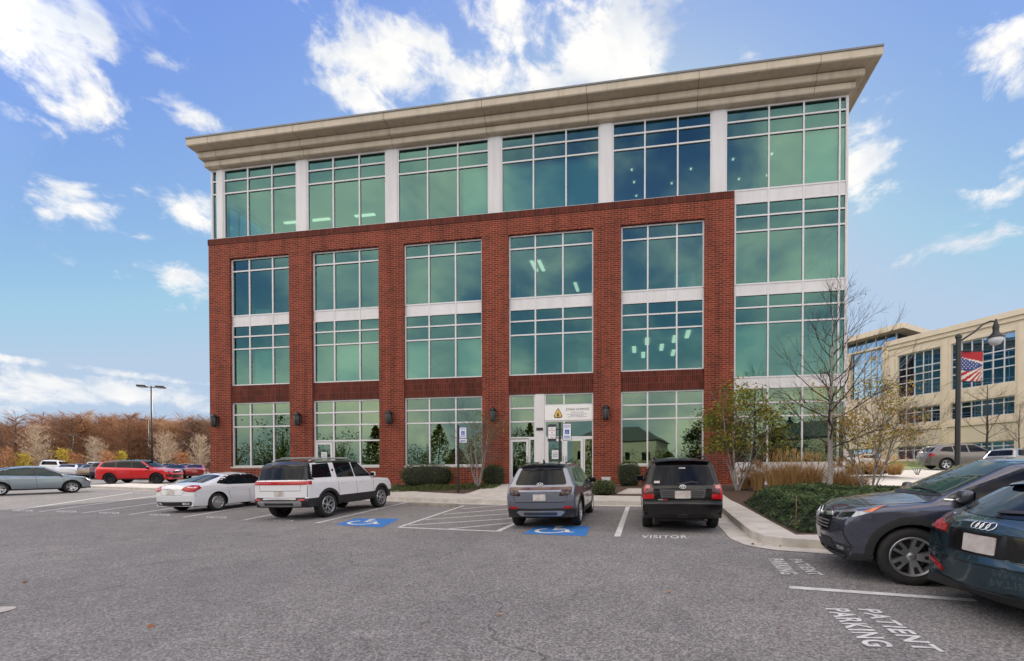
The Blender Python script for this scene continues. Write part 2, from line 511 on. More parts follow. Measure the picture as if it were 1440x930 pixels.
# blue accessible panels
def access_panel(c4):
    p = px(*c4)
    o = sheet('accessible_panel', p, M['paint_blue'], gz, .005, .6, parent=LOT)
    tl, tr, bl = p[1], p[2], p[0]
    ex, ey = (tr - tl), (tl - bl)
    bm = bmesh.new()
    def strip(path, w):
        path = [Vector(q) for q in path]
        prev = None
        for i, q in enumerate(path):
            d = (path[min(i + 1, len(path) - 1)] - path[max(i - 1, 0)]).normalized(); n = Vector((-d.y, d.x)) * w / 2
            cur = [bm.verts.new((*(q + n), 0)), bm.verts.new((*(q - n), 0))]
            if prev: bm.faces.new((prev[0], prev[1], cur[1], cur[0]))
            prev = cur
    strip([(.42 + .27 * math.cos(a), .36 + .27 * math.sin(a)) for a in [R(120 + 10 * i) for i in range(23)]], .075)
    strip([(.45, .72), (.45, .45), (.68, .45), (.74, .20), (.84, .22)], .09)
    strip([(.45, .60), (.64, .60)], .06)
    bm2 = bmesh.new(); lathe(bm2, [(.075, 0), (.075, .0001)], 14)
    bm_join(bm, bm2, Matrix.Translation((.44, .84, 0)))
    for v in bm.verts:
        s, t = v.co.x, v.co.y
        X = bl.x + ex.x * s + ey.x * t; Y = bl.y + ex.y * s + ey.y * t
        v.co = (X, Y, gz(X, Y) + .009 + v.co.z)
    bm.normal_update()
    for f in bm.faces:
        if f.normal.z < 0: f.normal_flip()
    mobj('wheelchair_symbol', bm, M['paint_white'], o)
access_panel(((471, 738.5), (500, 729.3), (562, 730), (537, 742)))
access_panel(((735.5, 750.8), (757, 739.6), (829.5, 740.4), (824, 754.5)))

# pavements (raised 0.15 m), gutters, beds --------------------------------------------------------------
def wp(u, v): return Vector(fworld(u, v))
kerb_front = px((111, 686), (228, 690.5), (390, 697.5), (546, 704), (640, 707.5), (690, 709), (832, 710.5), (900, 711.3), (1005, 713))
kc = [gp(*p) for p in ((1013, 718), (1030, 734), (1046, 748), (1057, 757.5), (1075, 765), (1100, 769), (1139, 771.5), (1200, 776))]
inner = [gp(u, v, bz) for u, v in ((1240, 757), (1160, 752), (1119, 752), (1080, 731), (1040, 709), (1016, 695))]
vfront = sum(flocal(p.x, p.y)[1] for p in kerb_front[4:8]) / 4
side = [Vector((p.x, p.y)) for p in kc]
front = [Vector((p.x, p.y)) for p in kerb_front]
back = [p + NX * (1.5 if i > 1 else 3.2) for i, p in enumerate(front[:-1])][::-1]
back = [wp(flocal(inner[-1].x, inner[-1].y)[0], vfront + 1.55)] + back
pav = front + side + [Vector((p.x, p.y)) for p in inner] + back
sheet('pavement', pav, M['concrete'], bz, 0.0, .7, drop=.3, kind='structure')
def offset_path(path, d):
    out = []
    for i, p in enumerate(path):
        t = (path[min(i + 1, len(path) - 1)] - path[max(i - 1, 0)]).normalized()
        out.append(p + Vector((t.y, -t.x)) * d)
    return out
path = front + side
kout = offset_path(path, .0); kin = offset_path(path, -.16)
def band(name, a, b, mat, fn, dz, drop=0.0):
    bm = bmesh.new(); prev = None
    for p, q in zip(a, b):
        cur = [bm.verts.new((p.x, p.y, fn(p.x, p.y) + dz)), bm.verts.new((q.x, q.y, fn(q.x, q.y) + dz))]
        if prev: bm.faces.new((prev[0], prev[1], cur[1], cur[0]))
        prev = cur
    bm.normal_update()
    for f in bm.faces:
        if f.normal.z < 0: f.normal_flip()
    if drop: skirt(bm, drop)
    o = mobj(name, bm, mat); o['kind'] = 'structure'
    return o
def dense(path, n=6):
    out = []
    for a, b in zip(path, path[1:]):
        out += [a.lerp(b, i / n) for i in range(n)]
    return out + [path[-1]]
path = dense(path)
band('kerb', offset_path(path, .012), offset_path(path, -.15), M['kerb'], bz, .006, .3)
band('gutter', offset_path(path, .42), offset_path(path, 0.0), M['gutter'], gz, .010)
# walk up to the entrance and landing before the right-hand bay
wk = [gp(u, v, bz) for u, v in ((690, 701), (716, 687.5), (722, 682.5), (838, 682.5), (832, 690), (838, 702))]
wk = [wp(-8.3, vfront + 1.5), wp(-7.4, vfront + 2.6), wp(-6.9, -1.3), wp(-6.8, -.05), wp(-2.3, -.05), wp(-2.3, -1.6), wp(-3.2, vfront + 2.6), wp(-3.2, vfront + 1.5)]
sheet('entrance_walk', wk, M['concrete'], bz, .010, .7, drop=.2, kind='structure')
sheet('landing', [wp(-1.0, vfront + 1.5), wp(-.6, vfront + 2.9), wp(1.6, vfront + 2.9), wp(1.6, vfront + 1.5)], M['concrete'], bz, .010, .7, drop=.2, kind='structure')
sheet('mulch_bed', [wp(-24.9, .25), wp(9.3, .25), wp(13.5, -1.0)] + [Vector((p.x, p.y)) for p in (gp(1330, 690, bz), gp(1262, 757, bz), gp(1119, 751, bz), gp(1040, 708, bz))] +
      [p - NX * .04 for p in back[:-2]], M['mulch'], bz, -.015, .7, drop=.2, kind='structure')
# road and lawn beyond, right
sheet('access_road', [(14.5, 24), (22, 19.5), (46, 26), (46, 36), (29, 37), (19, 34)], M['concrete'], gz, .012, 2.0, kind='structure')
sheet('lawn', [(19, 34.6), (29, 37.5), (48, 36.5), (48, 54), (24, 58), (16, 46)], M['lawn'], gz, .02, 2.0, kind='structure')
# concrete wheel stops
def wheel_stop(p0, p1, label):
    a, b = gp(*p0), gp(*p1); d = b - a; L = math.hypot(d.x, d.y)
    bm = bmesh.new()
    prof = [(-.10, 0), (-.085, .10), (-.05, .125), (.05, .125), (.085, .10), (.10, 0)]
    e = [[bm.verts.new((x, y, z)) for y, z in prof] for x in (-L / 2, -L / 2 + .06, L / 2 - .06, L / 2)]
    for v in e[0] + e[3]: v.co.z *= .8
    for r0, r1 in zip(e, e[1:]):
        for k in range(5): bm.faces.new((r0[k], r0[k + 1], r1[k + 1], r1[k]))
    bm.faces.new(e[0][::-1]); bm.faces.new(e[3])
    bmesh.ops.recalc_face_normals(bm, faces=bm.faces[:])
    o = mobj('wheel_stop', bm, pmat('old_concrete', (.26, .235, .20), .9, var=.25, vscale=5, bump=.2)); c = (a + b) / 2
    o.location = c; o.rotation_euler = (0, -math.atan2(d.z, L), math.atan2(d.y, d.x))
    tag(o, label, 'wheel stop')
wheel_stop((577, 710.8), (642, 713.2), 'long concrete wheel stop at the head of the empty bay left of the hatched aisle')
# manhole rim at the left foreground
mh = gp(-16, 861)
bm = bmesh.new(); lathe(bm, [(.20, 0), (.20, .012), (.0, .013)], 24); lathe(bm, [(.225, .0), (.225, .008), (.2, .009)], 24, mi=1)
o = mobj('utility_cover', bm, [M['gutter'], M['black_metal']]); o.location = mh
tag(o, 'round pale utility cover with a dark rim set in the asphalt at the left edge', 'utility cover')

# ------------------------------------------------------------------ the brick office building
ZO = .2                                                 # building root sits at the ground, 0.2 m under the eye-line zero
BLD = empty('brick_office_building', (FO.x, FO.y, BASE), -YAW, label='four storey red brick office building with green glass and a beige stepped cornice', cat='building')
def bbox_(bm, x0, x1, y0, y1, z0, z1, mi=0): box(bm, (x0, y0, z0 + ZO), (x1, y1, z1 + ZO), mi)
def quad(bm, pts, mi=0):
    f = bm.faces.new([bm.verts.new((p[0], p[1], p[2] + ZO)) for p in pts]); f.material_index = mi; return f

BAYS = [(-22.72, -19.03), (-17.66, -13.75), (-12.35, -8.09), (-6.70, -2.41), (-1.07, 2.84)]
MUL = [(-21.6, -20.15), (-16.42, -14.93), (-11.0, -9.55), (-5.34, -3.94), (.21, 1.58)]
XL, XB, XR = -24.05, 4.17, 9.06
DEP = 27.0
def wall_quads(bm, x0, x1, z0, z1, holes, y=0.0, depth=.32):
    xs = sorted({x0, x1, *[h[0] for h in holes], *[h[1] for h in holes]}); zs = sorted({z0, z1, *[h[2] for h in holes], *[h[3] for h in holes]})
    def inside(xm, zm): return any(h[0] < xm < h[1] and h[2] < zm < h[3] for h in holes)
    for i in range(len(xs) - 1):
        for j in range(len(zs) - 1):
            a, b, c, d = xs[i], xs[i + 1], zs[j], zs[j + 1]
            if not inside((a + b) / 2, (c + d) / 2): quad(bm, [(a, y, c), (b, y, c), (b, y, d), (a, y, d)])
    for a, b, c, d in holes:
        quad(bm, [(a, y, c), (a, y, d), (a, y + depth, d), (a, y + depth, c)])
        quad(bm, [(b, y, c), (b, y + depth, c), (b, y + depth, d), (b, y, d)])
        quad(bm, [(a, y, d), (b, y, d), (b, y + depth, d), (a, y + depth, d)])
        quad(bm, [(a, y, c), (a, y + depth, c), (b, y + depth, c), (b, y, c)])
bm = bmesh.new()
holes = [(a, b, (.74 if i != 3 else -.5), 12.29) for i, (a, b) in enumerate(BAYS)]
wall_quads(bm, XL, XB, -1.2, 13.12, holes)
quad(bm, [(XL, DEP, -1.2), (XL, 0, -1.2), (XL, 0, 13.12), (XL, DEP, 13.12)])
quad(bm, [(XB, 0, -1.2), (XB, .6, -1.2), (XB, .6, 13.12), (XB, 0, 13.12)])
quad(bm, [(XR, DEP, -1.2), (XL, DEP, -1.2), (XL, DEP, 13.12), (XR, DEP, 13.12)])
mobj('brick_wall', bm, M['brick'], BLD)
bm = bmesh.new()
bbox_(bm, XL - .02, XB + .004, -.03, DEP, 13.12, 13.43)
mobj('soldier_course', bm, M['soldier'], BLD)
bm = bmesh.new()
for a, b in BAYS: bbox_(bm, a + .002, b - .002, .07, .30, 4.31, 5.26)
mobj('spandrel_brickwork', bm, M['soldier'], BLD)
for i in (0, 2, 4):
    bm = bmesh.new(); bbox_(bm, BAYS[i][0] + .001, BAYS[i][1] - .001, -.035, .3, .655, .74); mobj('window_sill', bm, M['concrete'], BLD)
bm = bmesh.new(); bbox_(bm, -16.48, BAYS[1][1] - .001, -.035, .3, .655, .74); mobj('window_sill', bm, M['concrete'], BLD)

rg = random.Random(3)
def window(xs, zs, y, name='window', gl=None, skip=(), bar=.072, depth=.13, parent=BLD, tr_rows=()):
    """one glazed opening: an aluminium frame of bars, its panes one child mesh"""
    bm = bmesh.new(); b2 = bar / 2
    for x in xs:
        x0 = x + b2 * (1 if x == xs[0] else -1 if x == xs[-1] else 0)
        bbox_(bm, x0 - b2, x0 + b2, y - .004, y + depth, zs[0], zs[-1])
    for z in zs:
        z0 = z + b2 * (1 if z == zs[0] else -1 if z == zs[-1] else 0)
        for xa, xb in zip(xs, xs[1:]):
            bbox_(bm, xa, xb, y, y + depth - .004, z0 - b2, z0 + b2)
    fr = mobj(name, bm, M['white_metal'], parent)
    bm = bmesh.new()
    for j in range(len(zs) - 1):
        for i in range(len(xs) - 1):
            if (i, j) in skip: continue
            t1, t2 = rg.uniform(-.0022, .0022), rg.uniform(-.0022, .0022)
            w, h = xs[i + 1] - xs[i], zs[j + 1] - zs[j]
            yy = y + .055
            mi = 1 if j in tr_rows else 0
            quad(bm, [(xs[i], yy - t1 * w - t2 * h, zs[j]), (xs[i + 1], yy + t1 * w - t2 * h, zs[j]), (xs[i + 1], yy + t1 * w + t2 * h, zs[j + 1]), (xs[i], yy - t1 * w + t2 * h, zs[j + 1])], mi)
    mobj('glass', bm, [gl or M['glass'], M['glass_dark']], fr)
    return fr

WY = .14
for i, ((a, b), (m1, m2)) in enumerate(zip(BAYS, MUL)):
    xs = [a, m1, m2, b]
    window(xs, [5.26, 7.3, 7.99, 8.62], WY, tr_rows=(1, 2))
    window(xs, [9.12, 11.62, 12.29], WY, tr_rows=(1,))
    bm = bmesh.new(); bbox_(bm, a, b, WY + .02, WY + .12, 8.62, 9.12)
    for x in (m1, m2): bbox_(bm, x - .03, x + .03, WY - .002, WY + .02, 8.62, 9.12)
    mobj('spandrel_panel', bm, M['panel'], BLD)
    if i in (0, 2, 4): window(xs, [.74, 2.97, 3.64, 4.31], WY, gl=M['glass_low'])
# bay two has a door at its left
a, b = BAYS[1]; xs = [a, -16.5, -14.95, b]
window([a, *xs[1:]], [.74, 2.12, 2.97, 3.64, 4.31], WY, gl=M['glass_low'], skip={(0, 0)}, bar=.08)
def door(x0, x1, z0, z1, y, side=1, notice=False, parent=BLD, plaque=False):
    bm = bmesh.new(); st = .12
    bbox_(bm, x0, x0 + st, y, y + .06, z0, z1); bbox_(bm, x1 - st, x1, y, y + .06, z0, z1)
    bbox_(bm, x0 + st, x1 - st, y + .003, y + .057, z1 - st, z1); bbox_(bm, x0 + st, x1 - st, y + .003, y + .057, z0, z0 + .24)
    d = mobj('door', bm, M['white_metal'], parent)
    bm = bmesh.new(); quad(bm, [(x0 + st, y + .03, z0 + .24), (x1 - st, y + .03, z0 + .24), (x1 - st, y + .03, z1 - st), (x0 + st, y + .03, z1 - st)])
    mobj('glass', bm, M['glass_low'], d)
    hx = x1 - .06 if side > 0 else x0 + .06
    bm = bmesh.new(); tube(bm, [(hx, y - .05, z0 + .95 + ZO), (hx, y - .05, z0 + 1.3 + ZO)], .014, 6)
    for zz in (.97, 1.28): tube(bm, [(hx, y - .05, z0 + zz + ZO), (hx, y, z0 + zz + ZO)], .01, 5)
    mobj('handle', bm, M['cap'], d, True)
    if notice:
        bm = bmesh.new(); bbox_(bm, (x0 + x1) / 2 - .18, (x0 + x1) / 2 + .16, y + .015, y + .02, z0 + 1.15, z0 + 1.6)
        for k in range(3): bbox_(bm, (x0 + x1) / 2 - .12, (x0 + x1) / 2 + .1, y + .011, y + .015, z0 + 1.27 + .09 * k, z0 + 1.29 + .09 * k, 1)
        mobj('paper_notice', bm, [M['paint_white'], M['paint_blue']], d)
    return d
door(a + .08, -16.58, -.08, 2.05, WY - .01, 1, True)
bm = bmesh.new(); bbox_(bm, a + .0, -16.5, WY, .3, -.6, -.08); bbox_(bm, a, a + .08, WY, WY + .1, -.08, .74); bbox_(bm, -16.58, -16.5, WY, WY + .1, -.08, .74)
mobj('door_frame', bm, M['white_metal'], BLD)
bm = bmesh.new(); bbox_(bm, -16.48, b, .02, .25, -.6, .65); mobj('apron_wall', bm, M['brick'], BLD)
# bay four: the entrance
a, b = BAYS[3]
window([a, -5.34], [2.1, 2.94, 3.62, 4.31], WY, gl=M['glass_low'])
window([-4.88, -3.88, b], [3.70, 4.31], WY, gl=M['glass_low'])
window([-4.88, -3.88, b], [2.1, 2.98], WY, gl=M['glass_low'])
window([-5.68, -5.34], [-.1, 2.1], WY, gl=M['glass_low'])
window([-2.91, b], [-.1, 2.1], WY, gl=M['glass_low'])
door(a + .05, -5.70, -.1, 2.06, WY, 1)
door(-4.80, -3.86, -.1, 2.06, WY, 1, True); door(-3.84, -2.93, -.1, 2.06, WY, -1)
bm = bmesh.new(); bbox_(bm, -5.34, -4.88, WY - .05, .34, -.2, 4.31)
for x in (-5.23, -5.11, -4.99): bbox_(bm, x - .012, x + .012, WY - .056, WY - .05, -.1, 4.2)
bbox_(bm, a, b, WY - .02, .34, -.6, -.1)
for x0, x1 in ((a, a + .05), (-4.88, -4.80), (-3.86, -3.84)): bbox_(bm, x0, x1, WY, WY + .1, -.1, 2.1)
bbox_(bm, -4.88, -2.91, WY + .005, WY + .1, 2.06, 2.1)
mobj('entrance_post', bm, M['panel'], BLD)

# curtain wall, top storey
COLS = [(-23.54, -23.15), (-18.58, -17.97), (-13.34, -12.71), (-7.72, -7.10), (-2.10, -1.50), (3.17, 3.78)]
CY0 = .10
z4 = [13.45, 15.97, 16.68, 17.3]
window([-23.9, -23.54], z4, CY0, 'corner_window', tr_rows=(1, 2))
for (c0, c1), (d0, d1) in zip(COLS, COLS[1:]):
    w = d0 - c1
    window([c1, c1 + w * .335, c1 + w * .665, d0], z4, CY0, tr_rows=(1, 2))
window([3.78, 5.71, 7.22, 8.74, XR], z4, CY0, 'curtain_wall', tr_rows=(1, 2))
for c0, c1 in COLS:
    bm = bmesh.new(); bbox_(bm, c0, c1, CY0 - .03, .5, 13.45, 17.3)
    bbox_(bm, c0 + .05, c1 - .05, CY0 - .042, CY0 - .03, 13.48, 17.3)
    mobj('column', bm, M['panel'], BLD)
xs = [XB + .03, 5.71, 7.22, 8.74, XR]
for zs in ([.77, 2.97, 3.6, 4.33], [4.76, 7.31, 8.03, 8.66], [9.09, 11.57, 12.27, 12.93]):
    window(xs, zs, CY0, 'curtain_wall', gl=M['glass_low'] if zs[0] < 1 else None, tr_rows=() if zs[0] < 1 else (1, 2))
for z0, z1 in ((4.33, 4.76), (8.66, 9.09), (12.93, 13.45)):
    bm = bmesh.new(); bbox_(bm, XB + .03, XR, CY0 + .02, .3, z0, z1)
    for x in xs[1:-1]: bbox_(bm, x - .04, x + .04, CY0 - .002, CY0 + .02, z0, z1)
    mobj('spandrel_panel', bm, M['panel'], BLD)
bm = bmesh.new(); bbox_(bm, XB + .03, XR + .01, CY0 - .02, .35, -1.2, .77); mobj('base_wall', bm, M['panel'], BLD)
# the two end elevations (seen only from other positions): glazing in bands
for xe, s in ((XR, 1), (XL + .15, -1)):
    bm = bmesh.new()
    ys = [.12 + k * (DEP - .12) / 16 for k in range(17)]
    zs = z4 if s < 0 else [.77, 2.97, 3.6, 4.33, 4.76, 7.31, 8.03, 8.66, 9.09, 11.57, 12.27, 12.93, 13.45, 15.97, 16.68, 17.3]
    for y in ys: bbox_(bm, xe - .04, xe + .04, y - .04, y + .04, zs[0], zs[-1])
    for z in zs: bbox_(bm, xe - .037, xe + .037, .12, DEP, z - .04, z + .04)
    e = mobj('end_glazing', bm, M['white_metal'], BLD)
    bm = bmesh.new(); quad(bm, [(xe, .12, zs[0]), (xe, DEP, zs[0]), (xe, DEP, 17.3), (xe, .12, 17.3)])
    mobj('glass', bm, M['glass'], e)
# cornice: one moulded profile swept round three sides
prof = [(.94, 18.36), (.94, 18.05), (.90, 18.01), (.55, 18.00), (.38, 17.99), (.38, 17.955), (.46, 17.945), (.46, 17.70), (.42, 17.66), (.13, 17.655), (.13, 17.625), (.20, 17.615), (.20, 17.38), (.17, 17.345), (.05, 17.31), (-.2, 17.30)]
bm = bmesh.new(); rings = []
for o_, z in prof:
    xl, xr = XL - o_ * .40 + .06, XR + o_ * 1.02
    rings.append([bm.verts.new((x, y, z + ZO)) for x, y in ((xl, DEP + o_), (xl, -o_), (xr, -o_), (xr, DEP + o_))])
for r0, r1 in zip(rings, rings[1:]):
    for k in range(4): bm.faces.new((r0[k], r1[k], r1[(k + 1) % 4], r0[(k + 1) % 4]))
bm.faces.new(rings[0][::-1])
bmesh.ops.recalc_face_normals(bm, faces=bm.faces[:])
CO = mobj('cornice', bm, M['stone'], BLD)
bm = bmesh.new()
for k in range(7):                                      # open joints between the cornice units
    x = XL + 1.0 + k * 5.1
    for (o0, z0), (o1, z1) in zip(prof[:-2], prof[1:-1]):
        for dx in (0,):
            a_ = [(x, -o0 - .004, z0), (x + .022, -o0 - .004, z0), (x + .022, -o1 - .004, z1), (x, -o1 - .004, z1)]
            quad(bm, a_[::-1])
mobj('cornice_joint', bm, M['soil'], CO)
bm = bmesh.new(); bbox_(bm, XL - .34, XR + .98, -.975, DEP + .96, 18.36, 18.44); mobj('roof_edge', bm, M['cap'], BLD)
# interiors behind the glass
def room(x0, x1, zf, zc, zslab, dep, wallm, label=None):
    bm = bmesh.new()
    bbox_(bm, x0, x1, .34, dep, zf - .3, zf)
    mobj('floor_slab', bm, M['inner_floor'], BLD)
    bm = bmesh.new(); bbox_(bm, x0, x1, .55, dep, zc, zc + .05); mobj('ceiling', bm, M['inner_ceiling'], BLD)
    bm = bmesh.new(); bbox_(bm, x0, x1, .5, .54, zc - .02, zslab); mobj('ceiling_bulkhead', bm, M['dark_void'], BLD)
    bm = bmesh.new(); bbox_(bm, x0, x1, dep, dep + .1, zf, zc)
    mobj('interior_wall', bm, wallm, BLD)
IX0, IX1 = XL + .3, XR - .15
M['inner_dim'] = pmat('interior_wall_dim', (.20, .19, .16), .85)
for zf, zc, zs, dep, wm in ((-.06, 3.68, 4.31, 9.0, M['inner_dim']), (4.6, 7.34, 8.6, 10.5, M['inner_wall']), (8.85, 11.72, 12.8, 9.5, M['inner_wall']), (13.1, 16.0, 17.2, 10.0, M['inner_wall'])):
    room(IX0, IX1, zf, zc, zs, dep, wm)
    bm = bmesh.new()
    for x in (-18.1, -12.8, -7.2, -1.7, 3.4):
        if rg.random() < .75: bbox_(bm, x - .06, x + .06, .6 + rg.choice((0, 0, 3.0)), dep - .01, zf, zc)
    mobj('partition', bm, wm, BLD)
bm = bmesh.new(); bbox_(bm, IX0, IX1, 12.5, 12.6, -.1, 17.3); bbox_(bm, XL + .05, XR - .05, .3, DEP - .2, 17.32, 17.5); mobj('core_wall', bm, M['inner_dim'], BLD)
def tube_light(x, y, z, lx, ly):
    bm = bmesh.new(); bbox_(bm, x - lx / 2, x + lx / 2, y - ly / 2, y + ly / 2, z - .07, z - .012)
    mobj('ceiling_light', bm, M['lamp'], BLD)
for x in (-21.4, -19.6, -16.6, -14.6): tube_light(x, 3.2, 16.0, 1.3, .16)
for x in (-16.8, -14.8): tube_light(x, 5.4, 16.0, 1.3, .16)
for x, y in ((-.6, 1.6), (-.5, 2.6), (-.4, 3.8), (-.3, 5.2), (1.5, 3), (4.4, 1.6), (5.0, 3.2), (6.2, 1.5), (6.4, 3.1), (2.4, 2.0)): tube_light(x, y, 16.0, .09, .09)
for x, y in ((-8.5, 2.3), (-5.9, 2.2), (-5.5, 2.2), (-4.0, 5.2)): tube_light(x, y, 11.72, .17, 1.2)
for x, y in ((.2, 2.2), (-.5, 3.6), (1.6, 2.0), (2.2, 1.3), (1.0, 3.4), (.0, 4.8), (1.7, 4.6)): tube_light(x, y, 7.34, .2, 1.1)
# some roller blinds half down
for x0, x1, z0, z1 in ((-7.0, -5.5, 13.5, 15.95), (-5.4, -2.2, 13.5, 15.95), (-9.2, -7.8, 13.5, 15.95), (7.3, 8.7, 13.5, 15.95), (4.25, 5.68, 4.8, 7.3), (-21.5, -20.2, 5.3, 7.3), (-16.4, -15.0, 5.3, 7.3), (-12.3, -11.1, 5.3, 7.3), (-9.5, -8.1, 5.3, 7.3)):
    bm = bmesh.new(); bbox_(bm, x0, x1, .36, .37, z0, z1); mobj('roller_blind', bm, M['blind'], BLD)
# furniture glimpsed through the lower panes
bm = bmesh.new()
for x0, x1, y0, y1, z0, z1 in ((-21.9, -21.0, .9, 1.7, 8.75, 9.75), (-20.0, -19.3, 1.2, 1.9, 8.75, 9.9), (1.5, 2.5, 1.0, 1.8, 8.75, 10.2), (-4.9, -4.3, 1.0, 1.6, 8.75, 9.6), (-5.1, -4.0, 1.1, 1.9, 4.55, 5.6), (-3.3, -2.6, .9, 1.5, 4.55, 6.2)):
    bbox_(bm, x0, x1, y0, y1, z0, z1)
mobj('office_cabinet', bm, M['inner_wall'], BLD)

# things fixed to the front ------------------------------------------------------------------------------
def wall_lamp(u, z, label):
    x, y = fworld(u, 0)
    r = empty('wall_lantern', (x, y, CAMZ + z - .36), -YAW, label=label, cat='wall lamp', group='black wall lanterns on the brick piers')
    bm = bmesh.new(); box(bm, (-.09, -.04, .12), (.09, -.001, .62)); mobj('back_plate', bm, M['black_metal'], r)
    bm = bmesh.new(); lathe(bm, [(.10, 0), (.125, .05), (.175, .50), (.16, .53)], 12, M=Matrix.Translation((0, -.22, 0)))
    lathe(bm, [(.05, .53), (.19, .56), (.12, .66), (.03, .74)], 12, M=Matrix.Translation((0, -.22, 0)))
    mobj('lamp_body', bm, M['black_metal'], r, sharp=.6)
    bm = bmesh.new()
    for k in range(6):
        c, s = math.cos(k * math.pi / 3 + .5), math.sin(k * math.pi / 3 + .5)
        tube(bm, [(.137 * c, -.22 + .137 * s, .08), (.178 * c, -.22 + .178 * s, .50)], .008, 4)
    mobj('lamp_cage', bm, M['cap'], r)
    return r
for (u, z), s in zip(((-23.57, 3.31), (-18.4, 3.30), (-13.08, 3.28), (-7.44, 3.29), (-1.77, 3.27)),
                     ('at the left corner of the brick front', 'on the brick pier left of the single white door', 'on the brick pier right of the single white door',
                      'on the brick pier left of the entrance sign', 'on the brick pier right of the entrance sign')):
    wall_lamp(u, z, 'black wall lantern ' + s)
# entrance sign: gold shield emblem and lettering on a white panel
x, y = fworld(-3.64, WY)
SG = empty('entrance_sign', (x, y, CAMZ + 2.98), -YAW, label='white sign panel with gold triangular emblem and dark lettering over the double doors', cat='sign')
bm = bmesh.new(); box(bm, (-1.23, -.03, .0), (1.23, .1, .72)); mobj('sign_panel', bm, pmat('sign_white', (.74, .73, .70), .5), SG)
ink = pmat('sign_ink', (.03, .035, .06), .6); gold = pmat('sign_gold', (.62, .40, .05), .45)
bm = bmesh.new(); rs = random.Random(5)
for zc, w in ((.285, .98), (.215, .66), (.15, .94)):     # three lines too small to read
    x = .42 - w / 2
    while x < .42 + w / 2:
        l = rs.uniform(.05, .13); box(bm, (x, -.034, zc - .016), (min(x + l, .42 + w / 2), -.031, zc + .016)); x += l + .025
mobj('small_print', bm, pmat('sign_grey_ink', (.30, .30, .33), .6), SG)
for t, zc, h, w, xo in (('JOHNS HOPKINS', .51, .15, 1.16, .42), ('M E D I C I N E', .375, .065, .62, .42)):
    tb = textmesh(t, 1.0, 0)
    xs_ = [v.co.x for v in tb.verts]; ys_ = [v.co.y for v in tb.verts]
    for v in tb.verts:
        v.co = ((v.co.x - (min(xs_) + max(xs_)) / 2) / (max(xs_) - min(xs_)) * w + xo, -.034, zc + (v.co.y - (min(ys_) + max(ys_)) / 2) / (max(ys_) - min(ys_)) * h)
    mobj('lettering', tb, ink, SG)
def plate_poly(pts, y0, y1, bm, mi=0):
    f = [bm.verts.new((p[0], y0, p[1])) for p in pts]; g = [bm.verts.new((p[0], y1, p[1])) for p in pts]
    bm.faces.new(f).material_index = mi
    for k in range(len(pts)): bm.faces.new((f[k], g[k], g[(k + 1) % len(pts)], f[(k + 1) % len(pts)])).material_index = mi
bm = bmesh.new()
tri = [(-.54 + .84 * (p[0] + .54), .33 + .84 * (p[1] - .33)) for p in [(-.78, .10), (-.55, .06), (-.30, .10), (-.29, .22), (-.42, .48), (-.54, .66), (-.66, .48), (-.79, .22)]]
plate_poly(tri, -.040, -.03, bm, 1)
c = (-.54, .26); plate_poly([(c[0] + (p[0] - c[0]) * .82, c[1] + (p[1] - c[1]) * .82 + .01) for p in tri], -.046, -.039, bm, 0)
plate_poly([(-.60, .18), (-.48, .18), (-.49, .28), (-.54, .40), (-.59, .28)], -.050, -.045, bm, 1)
bmesh.ops.recalc_face_normals(bm, faces=bm.faces[:])
mobj('emblem', bm, [gold, ink], SG)
x, y = fworld(-5.11, WY - .05)
o = empty('suite_plaque', (x, y, CAMZ + 2.48), -YAW, label='small black number plaque on the white post between the entrance doors', cat='plaque')
bm = bmesh.new(); box(bm, (-.17, -.025, 0), (.17, -.001, .14)); mobj('plaque_plate', bm, M['black_metal'], o)

# ------------------------------------------------------------------ the beige office building at the right
BA, BB = Vector((35.0, 49.7)), Vector((40.0, 40.3))
bu = (BB - BA).normalized(); bn = Vector((bu.y, -bu.x))
if bn.dot(BA) > 0: bn = -bn                             # outward, to the lot
def bhit(u, v, off=0.0):
    d = ray(u, v); o = BA + bn * off
    t = o.dot(bn) / (d.x * bn.x + d.y * bn.y)
    p = d * t; q = Vector((p.x, p.y)) - BA
    return q.dot(bu), CAMZ + p.z
BZ0 = 2.9
BG = empty('beige_office_building', (BA.x, BA.y, BZ0), math.atan2(bu.y, bu.x), label='long beige office building with blue glass bands and a curved glazed entrance tower', cat='building')
def by(bm, x0, x1, y0, y1, z0, z1, mi=0): box(bm, (x0, y0, z0 - BZ0), (x1, y1, z1 - BZ0), mi)
